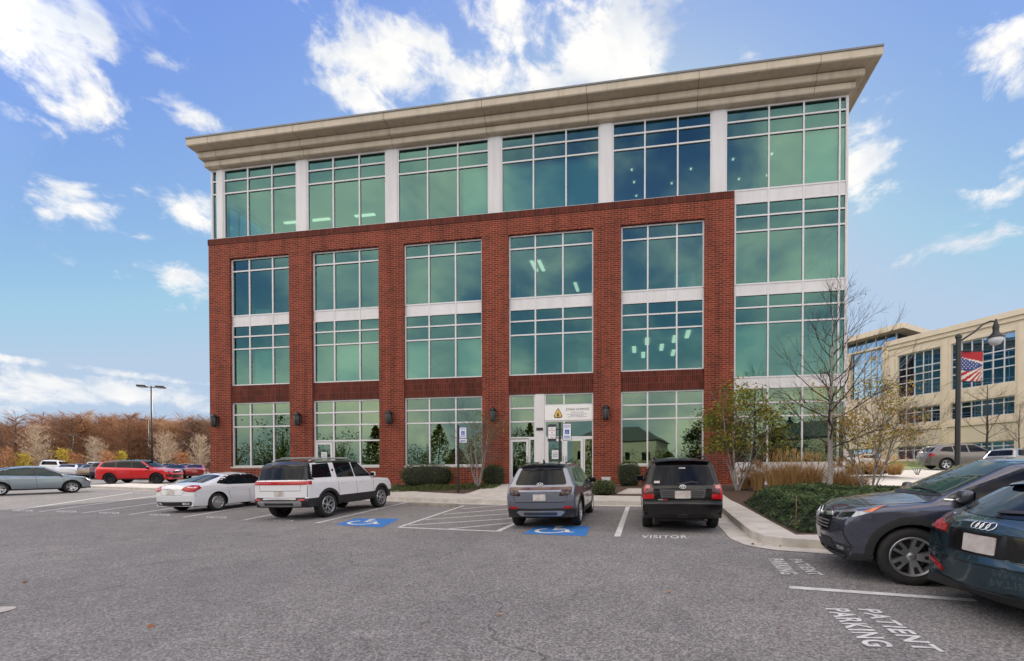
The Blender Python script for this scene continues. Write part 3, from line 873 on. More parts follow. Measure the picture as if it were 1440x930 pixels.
# local +y is rot90 of bu; outward normal is -y or +y
OUT = 1 if Vector((-bu.y, bu.x)).dot(bn) > 0 else -1
M['beige'] = pmat('beige_precast', (.70, .60, .455), .85, var=.06, vscale=.8)
M['beige_low'] = pmat('beige_base_stone', (.44, .34, .235), .85, var=.1, vscale=1.2)
M['blue_glass'] = glass_material('blue_glass', (.03, .08, .13), (.28, .50, .78), .44)
def bwall(bm, x0, x1, z0, z1, holes, y, depth=.35):
    xs = sorted({x0, x1, *[h[0] for h in holes], *[h[1] for h in holes]}); zs = sorted({z0, z1, *[h[2] for h in holes], *[h[3] for h in holes]})
    def q(p): bm.faces.new([bm.verts.new((a, b * OUT, c - BZ0)) for a, b, c in p])
    for i in range(len(xs) - 1):
        for j in range(len(zs) - 1):
            a, b, c, d = xs[i], xs[i + 1], zs[j], zs[j + 1]
            if not any(h[0] < (a + b) / 2 < h[1] and h[2] < (c + d) / 2 < h[3] for h in holes): q([(a, y, c), (b, y, c), (b, y, d), (a, y, d)])
    for a, b, c, d in holes:
        e = y - depth
        q([(a, y, c), (a, y, d), (a, e, d), (a, e, c)]); q([(b, y, c), (b, e, c), (b, e, d), (b, y, d)])
        q([(a, y, d), (b, y, d), (b, e, d), (a, e, d)]); q([(a, y, c), (a, e, c), (b, e, c), (b, y, c)])
def bwin(x0, x1, z0, z1, nx, zsplit, y):
    bm = bmesh.new(); w = .05
    for k in range(nx + 1):
        x = x0 + (x1 - x0) * k / nx
        box(bm, (x - w, min(y * OUT, (y - .1) * OUT), z0 - BZ0), (x + w, max(y * OUT, (y - .1) * OUT), z1 - BZ0))
    for z in [z0 + w] + list(zsplit) + [z1 - w]:
        box(bm, (x0, min((y - .003) * OUT, (y - .09) * OUT), z - w - BZ0), (x1, max((y - .003) * OUT, (y - .09) * OUT), z + w - BZ0))
    f = mobj('window', bm, M['white_metal'], BG)
    bm = bmesh.new()
    n = max(2, len(zsplit) + 1)
    zz = [z0] + list(zsplit) + [z1]
    for k in range(nx):
        for a, b in zip(zz, zz[1:]):
            t = rg.uniform(-.0015, .0015)
            xa, xb = x0 + (x1 - x0) * k / nx, x0 + (x1 - x0) * (k + 1) / nx
            bm.faces.new([bm.verts.new((p, (y - .05 + s * t) * OUT, q - BZ0)) for p, q, s in ((xa, a, 1), (xb, a, 1), (xb, b, -1), (xa, b, -1))])
    bmesh.ops.recalc_face_normals(bm, faces=bm.faces[:])
    mobj('glass', bm, M['blue_glass'], f)
def B(u, v): return bhit(u, v)
ztop = B(1255, 482)[1]; z4b, z4t = B(1292, 556)[1], B(1292, 494)[1]
z2b, z2t = B(1305, 594)[1], B(1305, 571)[1]; z1b, z1t = B(1305, 646)[1], B(1305, 626)[1]
gx = [B(1262, 540)[0], B(1322, 540)[0], B(1337, 540)[0], B(1427, 540)[0]]
gap = gx[2] - gx[1]; wid = gx[3] - gx[2]
spans = [(gx[0], gx[1]), (gx[2], gx[3])] + [(gx[3] + gap + k * (wid + gap), gx[3] + gap + k * (wid + gap) + wid) for k in range(3)]
XE = spans[-1][1] + gap
bm = bmesh.new()
bwall(bm, -.6, XE, BZ0 - 2, ztop, [(a, b, z, t) for a, b in spans for z, t in ((z4b, z4t), (z2b, z2t), (z1b, z1t))], 0.0)
for x0, x1, y0, y1 in ((-.6, -.59, -16, 0), (XE - .01, XE, -16, 0), (-.6, XE, -16, -15.9)):
    by(bm, x0, x1, min(y0 * OUT, y1 * OUT), max(y0 * OUT, y1 * OUT), BZ0 - 2, ztop)
for a, b in zip([-.6] + [s[1] for s in spans], [s[0] for s in spans] + [XE]):   # flat pilasters
    c = (a + b) / 2
    by(bm, c - .22, c + .22, *sorted((0.002 * OUT, .12 * OUT)), BZ0 - 2, ztop - 1.0)
mobj('wall', bm, M['beige'], BG)
bm = bmesh.new()
zc_ = z2b - .35
by(bm, -.7, XE, *sorted((.003 * OUT, .14 * OUT)), zc_ - .35, zc_)
by(bm, -.8, XE + .1, *sorted((-.2 * OUT, .35 * OUT)), ztop - .35, ztop + .15); by(bm, -.75, XE + .05, *sorted((.003 * OUT, .18 * OUT)), ztop - .75, ztop - .35)
mobj('cornice', bm, M['beige'], BG)
bm = bmesh.new(); by(bm, -.58, XE, *sorted((-15.8 * OUT, -.02 * OUT)), ztop - 1, ztop - .9); mobj('roof', bm, M['cap'], BG)
for i, (a, b) in enumerate(spans):
    n = 5 if i == 0 else 6
    h = z4t - z4b
    bwin(a, b, z4b, z4t, n, (z4b + h * .33, z4b + h * .5, z4b + h * .66), -.2)
    bwin(a, b, z2b, z2t, n, (z2b + (z2t - z2b) * .7,), -.2); bwin(a, b, z1b, z1t, n, (z1b + (z1t - z1b) * .7,), -.2)
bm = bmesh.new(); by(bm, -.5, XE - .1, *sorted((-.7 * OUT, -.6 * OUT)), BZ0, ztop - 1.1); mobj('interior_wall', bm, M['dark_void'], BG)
# entrance tower to the left of it, set back, with a glazed penthouse under a flying roof
TB = -3.0
def T(u, v): return bhit(u, v, TB)
tx0, tx1 = T(1150, 540)[0], T(1256, 540)[0]
tz = T(1250, 484)[1] ; gxa, gxb = T(1196, 540)[0], T(1240, 540)[0]; gt, gb = T(1218, 494)[1], T(1218, 560)[1]
bm = bmesh.new()
bwall(bm, tx0, tx1 + .8, BZ0 - 2, tz, [(gxa, gxb, gb, gt), (gxa, gxb, z1b - .4, z1t + .2)], TB, .5)
by(bm, tx0, tx1 + .8, *sorted((-16 * OUT, -15.9 * OUT)), BZ0 - 2, tz); by(bm, tx1 + .79, tx1 + .8, *sorted((-16 * OUT, TB * OUT)), BZ0 - 2, tz)
mobj('tower_wall', bm, M['beige'], BG)
h = gt - gb
bwin(gxa, gxb, gb, gt, 5, [gb + h * k / 5 for k in range(1, 5)], TB - .35)
bwin(gxa, gxb, z1b - .4, z1t + .2, 6, (z1t - .4,), TB - .35)
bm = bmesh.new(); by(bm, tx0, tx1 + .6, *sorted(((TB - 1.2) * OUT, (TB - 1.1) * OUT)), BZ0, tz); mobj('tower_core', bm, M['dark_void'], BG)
pz0, pz1 = tz, tz + 1.35
bm = bmesh.new(); by(bm, tx0, tx1 - .2, *sorted((-14 * OUT, (TB - 1.0) * OUT)), pz0, pz1); mobj('penthouse', bm, M['blue_glass'], BG)
bm = bmesh.new(); by(bm, tx0 - 1, tx1 + 1.2, *sorted((-19 * OUT, (TB + .4) * OUT)), pz1, pz1 + .6); by(bm, tx0 - 1, tx1 + .1, *sorted((-14.2 * OUT, (TB - .9) * OUT)), pz0, pz0 + .12)
mobj('flying_roof', bm, M['beige'], BG)
bm = bmesh.new()
for k in range(9):
    x = tx0 + (tx1 - .2 - tx0) * k / 8
    by(bm, x - .06, x + .06, *sorted(((TB - 1.06) * OUT, (TB - .93) * OUT)), pz0 + .12, pz1)
for k in range(5):
    yv = (TB - 1.0) - k * 2.6
    by(bm, tx1 - .25, tx1 - .13, *sorted(((yv - .06) * OUT, (yv + .06) * OUT)), pz0 + .12, pz1)
mobj('penthouse_mullion', bm, M['white_metal'], BG)
# ------------------------------------------------------------------ motor cars
import numpy as np
M['car_glass'] = pmat('car_glass', (.004, .006, .009), .02, ior=1.30)
M['car_glass_green'] = pmat('car_glass_green', (.020, .044, .040), .02, ior=1.42)
M['trim'] = pmat('black_plastic_trim', (.018, .018, .019), .55)
M['gloss_black'] = pmat('gloss_black', (.008, .008, .009), .12)
M['under'] = pmat('underbody', (.008, .008, .008), .9)
M['tyre'] = pmat('tyre_rubber', (.016, .016, .016), .85, var=.3, vscale=12)
M['alloy'] = pmat('alloy', (.55, .56, .58), .28, .85)
M['dark_alloy'] = pmat('dark_alloy', (.025, .025, .028), .3, .4)
M['brake'] = pmat('brake_dark', (.03, .03, .03), .6, .5)
M['chrome'] = pmat('chrome', (.72, .73, .75), .12, 1.0)
M['silver_trim'] = pmat('silver_trim', (.42, .43, .44), .35, .6)
M['red_lens'] = pmat('red_lens', (.40, .005, .007), .14, coat=.35)
M['dark_red_lens'] = pmat('dark_red_lens', (.06, .003, .004), .1, coat=.5)
M['clear_lens'] = pmat('clear_lens', (.30, .32, .36), .06, .5, coat=.6)
M['amber_lens'] = pmat('amber_lens', (.60, .13, .02), .1, coat=1)
M['seam'] = pmat('panel_gap', (.006, .006, .006), .8)

def fillet(pts, n=5):
    """pts: (x, z, fillet radius, *attributes) -> open polyline with rounded corners"""
    out = [(pts[0][0], pts[0][1], *pts[0][3:])]
    for a, b, c in zip(pts, pts[1:], pts[2:]):
        B = Vector(b[:2]); u = Vector(a[:2]) - B; v = Vector(c[:2]) - B
        r = b[2]
        ang = u.angle(v) if u.length > 1e-6 and v.length > 1e-6 else math.pi
        if r < 1e-4 or ang > R(177): out.append((B.x, B.y, *b[3:])); continue
        t = min(r / math.tan(ang / 2), u.length * .48, v.length * .48)
        p0, p1 = B + u.normalized() * t, B + v.normalized() * t
        for k in range(n + 1):
            s = k / n; q = p0 * (1 - s) ** 2 + B * 2 * s * (1 - s) + p1 * s * s
            out.append((q.x, q.y, *b[3:]))
    out.append((pts[-1][0], pts[-1][1], *pts[-1][3:]))
    return out

def densify(pl, h):
    out = []
    for a, b in zip(pl, pl[1:]):
        n = max(1, math.ceil(math.hypot(b[0] - a[0], b[1] - a[1]) / h))
        for k in range(n):
            s = k / n; out.append(tuple(p + (q - p) * s for p, q in zip(a, b)))
    return out + [pl[-1]]

def rp(pts, r=.04, n=4):                                # rounded polygon
    N = len(pts); out = []
    for i in range(N):
        B = Vector(pts[i][:2]); u = Vector(pts[i - 1][:2]) - B; v = Vector(pts[(i + 1) % N][:2]) - B
        rr = pts[i][2] if len(pts[i]) > 2 else r
        ang = u.angle(v)
        t = min(rr / max(.05, math.tan(ang / 2)), u.length * .45, v.length * .45)
        p0, p1 = B + u.normalized() * t, B + v.normalized() * t
        for k in range(n + 1):
            s = k / n; q = p0 * (1 - s) ** 2 + B * 2 * s * (1 - s) + p1 * s * s
            out.append((q.x, q.y))
    return out

class Car:
    def __init__(s, name, label, paintm, top, wb, wr, w0, wroof, zroof, belt, sill=.28, zmid=.62, sh=.045, arch=None, kr=.10, kf=.13, h=.055, matfn=None, mats=(), creases=(), group=None, cat='car', inner=True, zlev=()):
        s.root = empty(name, label=label, cat=cat, group=group)
        s.wb, s.wr, s.w0 = wb, wr, w0
        ar = arch or wr + .055
        s.ar = ar; s.zc = wr
        xs = [p[0] for p in top]; xmin, xmax = min(xs), max(xs)
        s.xmin, s.xmax = xmin, xmax
        def W(x, z):
            zb = belt[0] + (belt[1] - belt[0]) * (x - xmin) / (xmax - xmin)
            w = w0 * (1 - .075 * max(0, (zmid - z) / (zmid - .15)) ** 2) if z < zmid else w0 * (1 - .028 * min(1, (z - zmid) / (zb - zmid)) ** 2)
            for cz, ca in creases:                      # character lines
                w += ca * math.exp(-((z - cz) / .035) ** 2)
            w -= sh * smooth(zb - .025, zb + .045, z)
            if z > zb: w -= (w0 * .972 - sh - wroof) * min(1.2, (z - zb) / (zroof - zb)) ** 1.12
            xr, xf = xmin + .34 * (xmax - xmin), xmax - .34 * (xmax - xmin)
            if x < xr: w *= 1 - kr * ((xr - x) / (xr - xmin)) ** 2.4
            if x > xf: w *= 1 - kf * ((x - xf) / (xmax - xf)) ** 2.4
            return w
        s.W = W
        # silhouette, closed: over the top from rear bottom to front bottom, then back underneath with both arches
        up = [p for p in densify(fillet(top), h)]
        bot = [(up[-1][0], up[-1][1])]
        for xc in (wb / 2, -wb / 2):
            dz = sill - s.zc; a0 = math.asin(max(-1, min(1, dz / ar)))
            for k in range(17):
                a = a0 + (math.pi - 2 * a0) * k / 16
                bot.append((xc + ar * math.cos(a), s.zc + ar * math.sin(a)))
        bot.append((up[0][0], up[0][1]))
        bot = densify(bot, h * 1.6)[1:-1]
        P = [(p[0], p[1]) for p in up] + [(p[0], p[1]) for p in bot]
        d_r = [p[2] for p in up] + [.012] * len(bot); d_c = [p[3] for p in up] + [0.0] * len(bot)
        nt_ = len(up)
        for k in range(4):                              # ease the edge radii in from the sills
            f = (k + .5) / 4
            for i in (k, nt_ - 1 - k): d_r[i] = max(.012, d_r[i] * f); d_c[i] *= f
        A = np.array(P); N = len(A)
        T = np.roll(A, -1, 0) - np.roll(A, 1, 0); T /= np.linalg.norm(T, axis=1)[:, None] + 1e-9
        nrm = np.stack([T[:, 1], -T[:, 0]], 1)          # path runs clockwise seen from +y... inward is to its right
        D = np.array(d_r) + np.array(d_c)
        Q = A + nrm * D[:, None]
        S0, S1 = A, np.roll(A, -1, 0); Dj = (D + np.roll(D, -1)) / 2; E = S1 - S0; L2 = (E ** 2).sum(1) + 1e-12
        for it in range(14):
            rel = Q[:, None, :] - S0[None]; t = np.clip((rel * E[None]).sum(2) / L2[None], 0, 1)
            near = S0[None] + E[None] * t[..., None]; df = Q[:, None, :] - near; dist = np.sqrt((df ** 2).sum(2)) + 1e-9
            rat = dist / Dj[None]; j = rat.argmin(1); ii = np.arange(N)
            need = rat[ii, j] < .97
            mv = df[ii, j] / dist[ii, j][:, None] * ((Dj[j] - dist[ii, j]) * .7)[:, None]
            Q[need] += mv[need]
        bm = bmesh.new(); lay = None
        fr = []                                        # (share of the inset, kind) per ring
        vs_ = (.0, .35, .65, .88, 1.0); th = (22.5, 45, 67.5, 90)
        centre = [bm.verts.new((A[i][0], 0, A[i][1])) for i in range(N)]
        loops = {}
        for sgn in (1, -1):
            rings = [centre]
            for v in vs_[1:]:
                ring = []
                for i in range(N):
                    f = d_c[i] * v * v / D[i]; p = A[i] + (Q[i] - A[i]) * f
                    ring.append(bm.verts.new((p[0], sgn * v * (W(p[0], p[1]) - d_r[i]), p[1])))
                rings.append(ring)
            for a in th:
                c, sn = math.cos(R(a)), math.sin(R(a)); ring = []
                for i in range(N):
                    f = (d_c[i] + d_r[i] * (1 - c)) / D[i]; p = A[i] + (Q[i] - A[i]) * f
                    ring.append(bm.verts.new((p[0], sgn * (W(p[0], p[1]) - d_r[i] * (1 - sn)), p[1])))
                rings.append(ring)
            for r0, r1 in zip(rings, rings[1:]):
                for i in range(N):
                    k = (i + 1) % N
                    q = (r0[i], r0[k], r1[k], r1[i])
                    f = bm.faces.new(q if sgn > 0 else q[::-1])
                    if i >= nt_ - 1: f.material_index = 1
            # the flank: fill the last loop, cut to a grid, push out to the body section
            t = bmesh.new()
            gx = [xmin + .0137 + .10 * k for k in range(int((xmax - xmin) / .10) + 1)]
            gy = sorted(set([round(.03 + .07 * k, 4) for k in range(30)]))
            for zl in zlev: gy = sorted([y for y in gy if abs(y - zl) > .03] + [zl])
            cdt([(q[0], q[1]) for q in Q], gx, gy, t)
            mp = {}
            for v in t.verts: mp[v] = bm.verts.new((v.co.x, sgn * W(v.co.x, v.co.y), v.co.y))
            for f in t.faces:
                vv = [mp[v] for v in f.verts]
                try: bm.faces.new(vv)
                except ValueError: pass
            t.free()
        bmesh.ops.remove_doubles(bm, verts=bm.verts[:], dist=.0012)
        bmesh.ops.recalc_face_normals(bm, faces=bm.faces[:])
        if matfn:
            for f in bm.faces:
                c = f.calc_center_median()
                if f.material_index == 0: f.material_index = matfn(c.x, abs(c.y), c.z)
        s.bvh = BVHTree.FromBMesh(bm)
        s.body = mobj('body', bm, [paintm, M['under'], *mats], s.root, sharp=R(38))
        if inner:                                       # dark block that closes the arch tunnels between the wheels
            b2 = bmesh.new(); box(b2, (xmin + .35, -w0 + .36, sill - .02), (xmax - .35, w0 - .36, .85)); mobj('chassis', b2, M['under'], s.root)
        s.nwheel = 0

    def patch(s, name, poly, mode, mat, off=.005, th=.014, side=1, step=.06, xc=None, label=None, parent=None):
        if mode in ('wrapR', 'wrapF'):
            sg = -1 if mode == 'wrapR' else 1
            poly = [(math.atan2(p[1], (p[0] - xc) * sg), p[2]) for p in poly]
        bm = fillpoly(poly, step)
        for v in bm.verts:
            a, b = v.co.x, v.co.y
            if mode == 'side': o, d = Vector((a, 3 * side, b)), Vector((0, -side, 0))
            elif mode == 'rear': o, d = Vector((-6, a, b)), Vector((1, 0, 0))
            elif mode == 'front': o, d = Vector((6, a, b)), Vector((-1, 0, 0))
            elif mode == 'top': o, d = Vector((a, b, 4)), Vector((0, 0, -1))
            else:
                d = Vector((-sg * math.cos(a), -math.sin(a), 0)); o = Vector((xc, 0, b)) - d * 6
            h = s.bvh.ray_cast(o, d)
            if h[0] is None: h = s.bvh.find_nearest(o + d * (3 if mode == 'side' else 4))
            n = h[1]
            if n.dot(d) > 0: n = -n
            v.co = h[0] + n * off; v.normal = n
        dr = {v: v.normal.copy() for v in bm.verts}
        bm.faces.ensure_lookup_table()
        for f in bm.faces:
            f.normal_update()
            if f.normal.dot(dr[f.verts[0]]) < 0: f.normal_flip()
        be = [e for e in bm.edges if len(e.link_faces) == 1]
        r = bmesh.ops.extrude_edge_only(bm, edges=be)
        nv = [v for v in r['geom'] if isinstance(v, bmesh.types.BMVert)]
        src = {}
        for v in nv:
            for e in v.link_edges:
                o = e.other_vert(v)
                if o in dr and (o.co - v.co).length < 1e-6: src[v] = dr[o]
        for v in nv:
            if v in src: v.co -= src[v] * th
        bmesh.ops.recalc_face_normals(bm, faces=bm.faces[:])
        bm.normal_update()
        fs = [f for f in bm.faces if all(v in dr for v in f.verts)]
        if fs and sum(f.normal.dot(dr[f.verts[0]]) for f in fs) < 0:
            bmesh.ops.reverse_faces(bm, faces=bm.faces[:])
        o = mobj(name, bm, mat, parent or s.root, sharp=R(40))
        if label: o['label'] = label
        return o

    def both(s, name, poly, mode, mat, **k):
        if mode == 'side':
            return [s.patch(name, poly, mode, mat, side=sd, **k) for sd in (1, -1)]
        flip = [(p[0], -p[1], p[2]) for p in poly] if mode.startswith('wrap') else [(-p[0], p[1]) for p in poly] if mode in ('rear', 'front') else [(p[0], -p[1]) for p in poly]
        return [s.patch(name, q, mode, mat, **k) for q in (poly, flip)]

    def seam(s, pts, mode='side', w=.010, side=1, name='panel_gap', mat=None, off=.0025, xc=None):
        """a thin line lying on the skin along a 2-D path"""
        poly = []
        P = [Vector(p) for p in pts]
        L, Rr = [], []
        for i, p in enumerate(P):
            d = (P[min(i + 1, len(P) - 1)] - P[max(i - 1, 0)]).normalized(); n = Vector((-d.y, d.x)) * w / 2
            L.append(p + n); Rr.append(p - n)
        return s.patch(name, [tuple(p) for p in L + Rr[::-1]], mode, mat or M['seam'], off=off, th=.006, side=side, step=.12)

    def wheels(s, spokes, mats, width=.235, rimr=None, style='spoke', track=None, sides=(1, -1)):
        Rr = s.wr; rr = rimr or Rr * .68; tr = track or (s.w0 - .035)
        tb = bmesh.new(); w = width / 2
        lathe(tb, [(rr, -w * .86), (rr + .02, -w * .97), (Rr - .045, -w), (Rr - .012, -w * .86), (Rr, -w * .6), (Rr, w * .6), (Rr - .012, w * .86), (Rr - .045, w), (rr + .02, w * .97), (rr, w * .86)], 40, 'y', cap=False)
        mt = None
        rb = bmesh.new()
        # rim flange and barrel, face at +y
        lathe(rb, [(rr + .004, w * .90), (rr - .004, w * .98), (rr - .022, w * .92), (rr - .03, w * .4), (rr - .03, -w * .8)], 40, 'y', mi=0, cap=False)
        lathe(rb, [(.028, w * .78), (.033, w * .72), (.06, w * .66), (.07, w * .4)], 20, 'y', mi=0)
        for k in range(spokes):
            a = 2 * math.pi * k / spokes + .3
            ca, sa = math.cos(a), math.sin(a)
            def P(r, t, y): return Vector((ca * r - sa * t, y, sa * r + ca * t))
            def bar(r0, t0, h0, r1, t1, h1, mi=0):
                v = [rb.verts.new(P(*q)) for q in ((r0, t0 - h0, w * .66), (r0, t0 + h0, w * .66), (r1, t1 + h1, w * .88), (r1, t1 - h1, w * .88),
                                                  (r0, t0 - h0 * 1.3, w * .3), (r0, t0 + h0 * 1.3, w * .3), (r1, t1 + h1 * 1.2, w * .5), (r1, t1 - h1 * 1.2, w * .5))]
                for q in ((3, 2, 1, 0), (0, 1, 5, 4), (1, 2, 6, 5), (2, 3, 7, 6), (3, 0, 4, 7)):
                    f = rb.faces.new([v[i] for i in q]); f.material_index = mi
            if style == 'spoke': bar(.05, 0, .030, rr - .02, 0, .042)
            elif style == 'y':
                bar(.05, 0, .026, rr * .55, 0, .022); bar(rr * .5, 0, .018, rr - .02, .085, .016); bar(rr * .5, 0, .018, rr - .02, -.085, .016)
            elif style == 'twin': bar(.05, .018, .012, rr - .02, .055, .016); bar(.05, -.018, .012, rr - .02, -.055, .016)
            elif style == 'star':
                bar(.04, 0, .035, rr - .02, 0, .07); bar(.05, 0, .008, rr - .03, 0, .03, 1)
            elif style == 'petal':
                for sg in (1, -1): bar(.06, .02 * sg, .012, rr * .62, .085 * sg, .014); bar(rr * .62, .085 * sg, .014, rr - .02, .03 * sg, .018)
        bmesh.ops.recalc_face_normals(rb, faces=rb.faces[:])
        hb = bmesh.new(); lathe(hb, [(rr - .05, -.02), (rr - .05, .0), (.09, .01), (.09, .03)], 24, 'y'); lathe(hb, [(rr - .032, -w * .8), (rr - .032, -w * .7)], 24, 'y')
        proto = None
        for xa in (s.wb / 2, -s.wb / 2):
            for sd in sides:
                if proto is None:
                    hub = mobj('wheel', hb, M['brake'], s.root, sharp=.6)
                    ty = mobj('tyre', tb, M['tyre'], hub, sharp=.9); ri = mobj('rim', rb, list(mats), hub, sharp=.5)
                    proto = (hub, ty, ri); c = hub
                else:
                    c = proto[0].copy(); COL.objects.link(c); c.parent = s.root
                    for q in proto[1:]:
                        e = q.copy(); COL.objects.link(e); e.parent = c
                c.location = (xa, sd * (tr - w), s.wr); c.rotation_euler = (0, random.uniform(0, 6.2), 0 if sd > 0 else math.pi)

    def arch_trim(s, mat, wid=.065, lo=None, off=.010, th=.03):
        for xc in (s.wb / 2, -s.wb / 2):
            lo_ = -.02 if lo is None else lo
            a0 = math.asin((lo_ + .32 - s.zc) / (s.ar + wid / 2)) if lo is not None else math.asin((.30 - s.zc) / (s.ar + wid / 2))
            out = []; inn = []
            for k in range(21):
                a = a0 + (math.pi - 2 * a0) * k / 20
                out.append((xc + (s.ar + wid) * math.cos(a), s.zc + (s.ar + wid) * math.sin(a))); inn.append((xc + (s.ar + .002) * math.cos(a), s.zc + (s.ar + .002) * math.sin(a)))
            s.both('wheel_arch_trim', out + inn[::-1], 'side', mat, off=off, th=th, step=.07)

    def mirrors(s, x, z, mat, y=None, size=(.10, .20, .15)):
        for sd in (1, -1):
            yy = y or s.W(x, z)
            bm = bmesh.new(); rbox(bm, (x, sd * (yy + .03 + size[1] / 2), z), size, .05, 3)
            tube(bm, [(x - .01, sd * (yy - .03), z - .05), (x - .01, sd * (yy + .08), z - .035)], .022, 6)
            m = mobj('mirror', bm, mat, s.root, True)
            bm = bmesh.new(); box(bm, (x - size[0] / 2 - .004, sd * (yy + .03 + size[1] / 2) - size[1] * .4, z - size[2] * .36), (x - size[0] / 2 + .002, sd * (yy + .03 + size[1] / 2) + size[1] * .4, z + size[2] * .36))
            mobj('mirror_glass', bm, M['car_glass'], m)

    def rails(s, x0, x1, y, z0, z1, mat, cross=False, r=.018, zm=None):
        zm = zm or max(z0, z1)
        for sd in (1, -1):
            bm = bmesh.new()
            pts = [(x0, sd * y, z0), (x0 + .12, sd * y, z0 + .055), ((x0 + x1) / 2, sd * y, zm + .06), (x1 - .12, sd * y, z1 + .055), (x1, sd * y, z1)]
            tube(bm, pts, r, 6); mobj('roof_rail', bm, mat, s.root, True)
        if cross:
            for x in (x0 + .45, x1 - .45):
                bm = bmesh.new(); cbox(bm, (x, 0, zm + .085), (.06, y * 2 + .1, .03)); mobj('roof_crossbar', bm, mat, s.root)

    def spoiler(s, x0, x1, hw, z0, z1, mat):
        bm = bmesh.new(); N = 10; rows = []
        for k in range(N + 1):
            t = -1 + 2 * k / N; y = t * hw; zc = -.035 * t * t; xb = x0 + .10 * t * t
            rows.append([bm.verts.new(p) for p in ((x1, y, z1 + zc + .012), (xb + .03, y, z0 + zc + .022), (xb, y, z0 + zc + .004), (xb + .02, y, z0 + zc - .014), (x1, y, z1 + zc - .04))])
        for a, b in zip(rows, rows[1:]):
            for i in range(5): bm.faces.new((a[i], b[i], b[(i + 1) % 5], a[(i + 1) % 5]))
        bm.faces.new(rows[0]); bm.faces.new(rows[-1][::-1])
        bmesh.ops.recalc_face_normals(bm, faces=bm.faces[:])
        return mobj('spoiler', bm, mat, s.root, sharp=R(50))

    def plate(s, z, front=False, w=.31, h=.155, y=0.0):
        return s.patch('number_plate', rp([(y - w / 2, z - h / 2), (y + w / 2, z - h / 2), (y + w / 2, z + h / 2), (y - w / 2, z + h / 2)], .012, 2), 'front' if front else 'rear', M['plate'], off=.014, th=.016, step=.2)

    def emblem(s, shapes, mode, mat, w=.012, closed=True, name='emblem', off=.012):
        """each shape: list of 2-D points drawn as a raised line"""
        bm = bmesh.new()
        for pts in shapes:
            q = []
            for a, b in pts:
                if mode == 'rear': o, d = Vector((-6, a, b)), Vector((1, 0, 0))
                elif mode == 'front': o, d = Vector((6, a, b)), Vector((-1, 0, 0))
                else: o, d = Vector((a, 3 * (1 if mode == 'left' else -1), b)), Vector((0, -1 if mode == 'left' else 1, 0))
                h = s.bvh.ray_cast(o, d)
                q.append(h[0] - d * off if h[0] else o)
            tube(bm, q, w / 2, 5, cap=False)
        return mobj(name, bm, mat, s.root, True)

    def badge_text(s, txt, c, size, mode, mat, name='badge', off=.010):
        bm = textmesh(txt, 1, .0, 1.1); xs = [v.co.x for v in bm.verts]; ys = [v.co.y for v in bm.verts]
        k = size / max(1e-6, max(ys) - min(ys)); cx, cy = (min(xs) + max(xs)) / 2, (min(ys) + max(ys)) / 2
        for v in bm.verts:
            a, b = (v.co.x - cx) * k, (v.co.y - cy) * k
            if mode == 'rear': o, d = Vector((-6, c[0] - a, c[1] + b)), Vector((1, 0, 0))
            elif mode == 'right': o, d = Vector((c[0] + a, -3, c[1] + b)), Vector((0, 1, 0))
            else: o, d = Vector((6, c[0] + a, c[1] + b)), Vector((-1, 0, 0))
            h = s.bvh.ray_cast(o, d); v.co = (h[0] if h[0] else o) - d * off
        return mobj(name, bm, mat, s.root)

    def place(s, pxl, ref, heading, scale=1.0, dz=0.0, sink=0.0):
        g = gp(*pxl); h = heading
        f = Vector((math.cos(h), math.sin(h))); l = Vector((-f.y, f.x))
        ref = (ref[0] * scale, ref[1] * scale)
        o = Vector((g.x, g.y)) - f * ref[0] - l * ref[1]
        e = s.wb / 2 * scale
        zf = gz(*(o + f * e)); zb = gz(*(o - f * e)); zl = gz(*(o + l * .8)); zr = gz(*(o - l * .8))
        pitch = math.atan2(zf - zb, 2 * e); roll = math.atan2(zl - zr, 1.6)
        s.root.location = (o.x, o.y, (zf + zb) / 2 + dz)
        s.root.rotation_euler = (Matrix.Rotation(h, 4, 'Z') @ Matrix.Rotation(-pitch, 4, 'Y') @ Matrix.Rotation(roll, 4, 'X')).to_euler()
        s.root.scale = (scale, scale, scale)

def circ(c, r, n=16, a0=0, a1=360, ry=None):
    return [(c[0] + r * math.cos(R(a0 + (a1 - a0) * k / n)), c[1] + (ry or r) * math.sin(R(a0 + (a1 - a0) * k / n))) for k in range(n + 1)]

HN = R(90) - YAW                                        # nose towards the brick building

# --- silver crossover seen square from behind
c = Car('parked_car', 'silver grey crossover with dark full width light bar, nose in before the entrance doors', paint('silver_grey_paint', (.175, .195, .245), .6, .3),
        [(-2.16, .30, .05, .05, .06), (-2.27, .46, .06, .07, .10), (-2.31, .70, .10, .06, .10), (-2.30, .95, .06, .05, .10), (-2.22, 1.06, .04, .05, .10), (-1.90, 1.575, .06, .05, .07),
         (-1.6, 1.635, .3, .07, .05), (-.3, 1.665, .5, .09, .05), (.35, 1.62, .4, .08, .05), (1.18, 1.10, .15, .06, .07), (2.0, .98, .3, .06, .05), (2.24, .82, .12, .07, .10), (2.29, .60, .1, .06, .10), (2.22, .30, .05, .05, .08)],
        2.755, .365, .925, .60, 1.62, (1.10, 1.0), creases=((.80, .008),), matfn=lambda x, y, z: 2 if z < .52 and (x < -1.95) else 0, mats=[M['trim']], zlev=(.52,))
c.patch('rear_window', rp([(-.66, 1.10), (.66, 1.10), (.53, 1.47), (-.53, 1.47)], .06), 'rear', M['car_glass'], step=.08)
c.spoiler(-2.05, -1.70, .55, 1.575, 1.615, M['gloss_black'])
c.patch('tail_light', rp([(-.80, .985), (.80, .985), (.78, 1.045), (-.78, 1.045)], .02), 'rear', M['dark_red_lens'], off=.010)
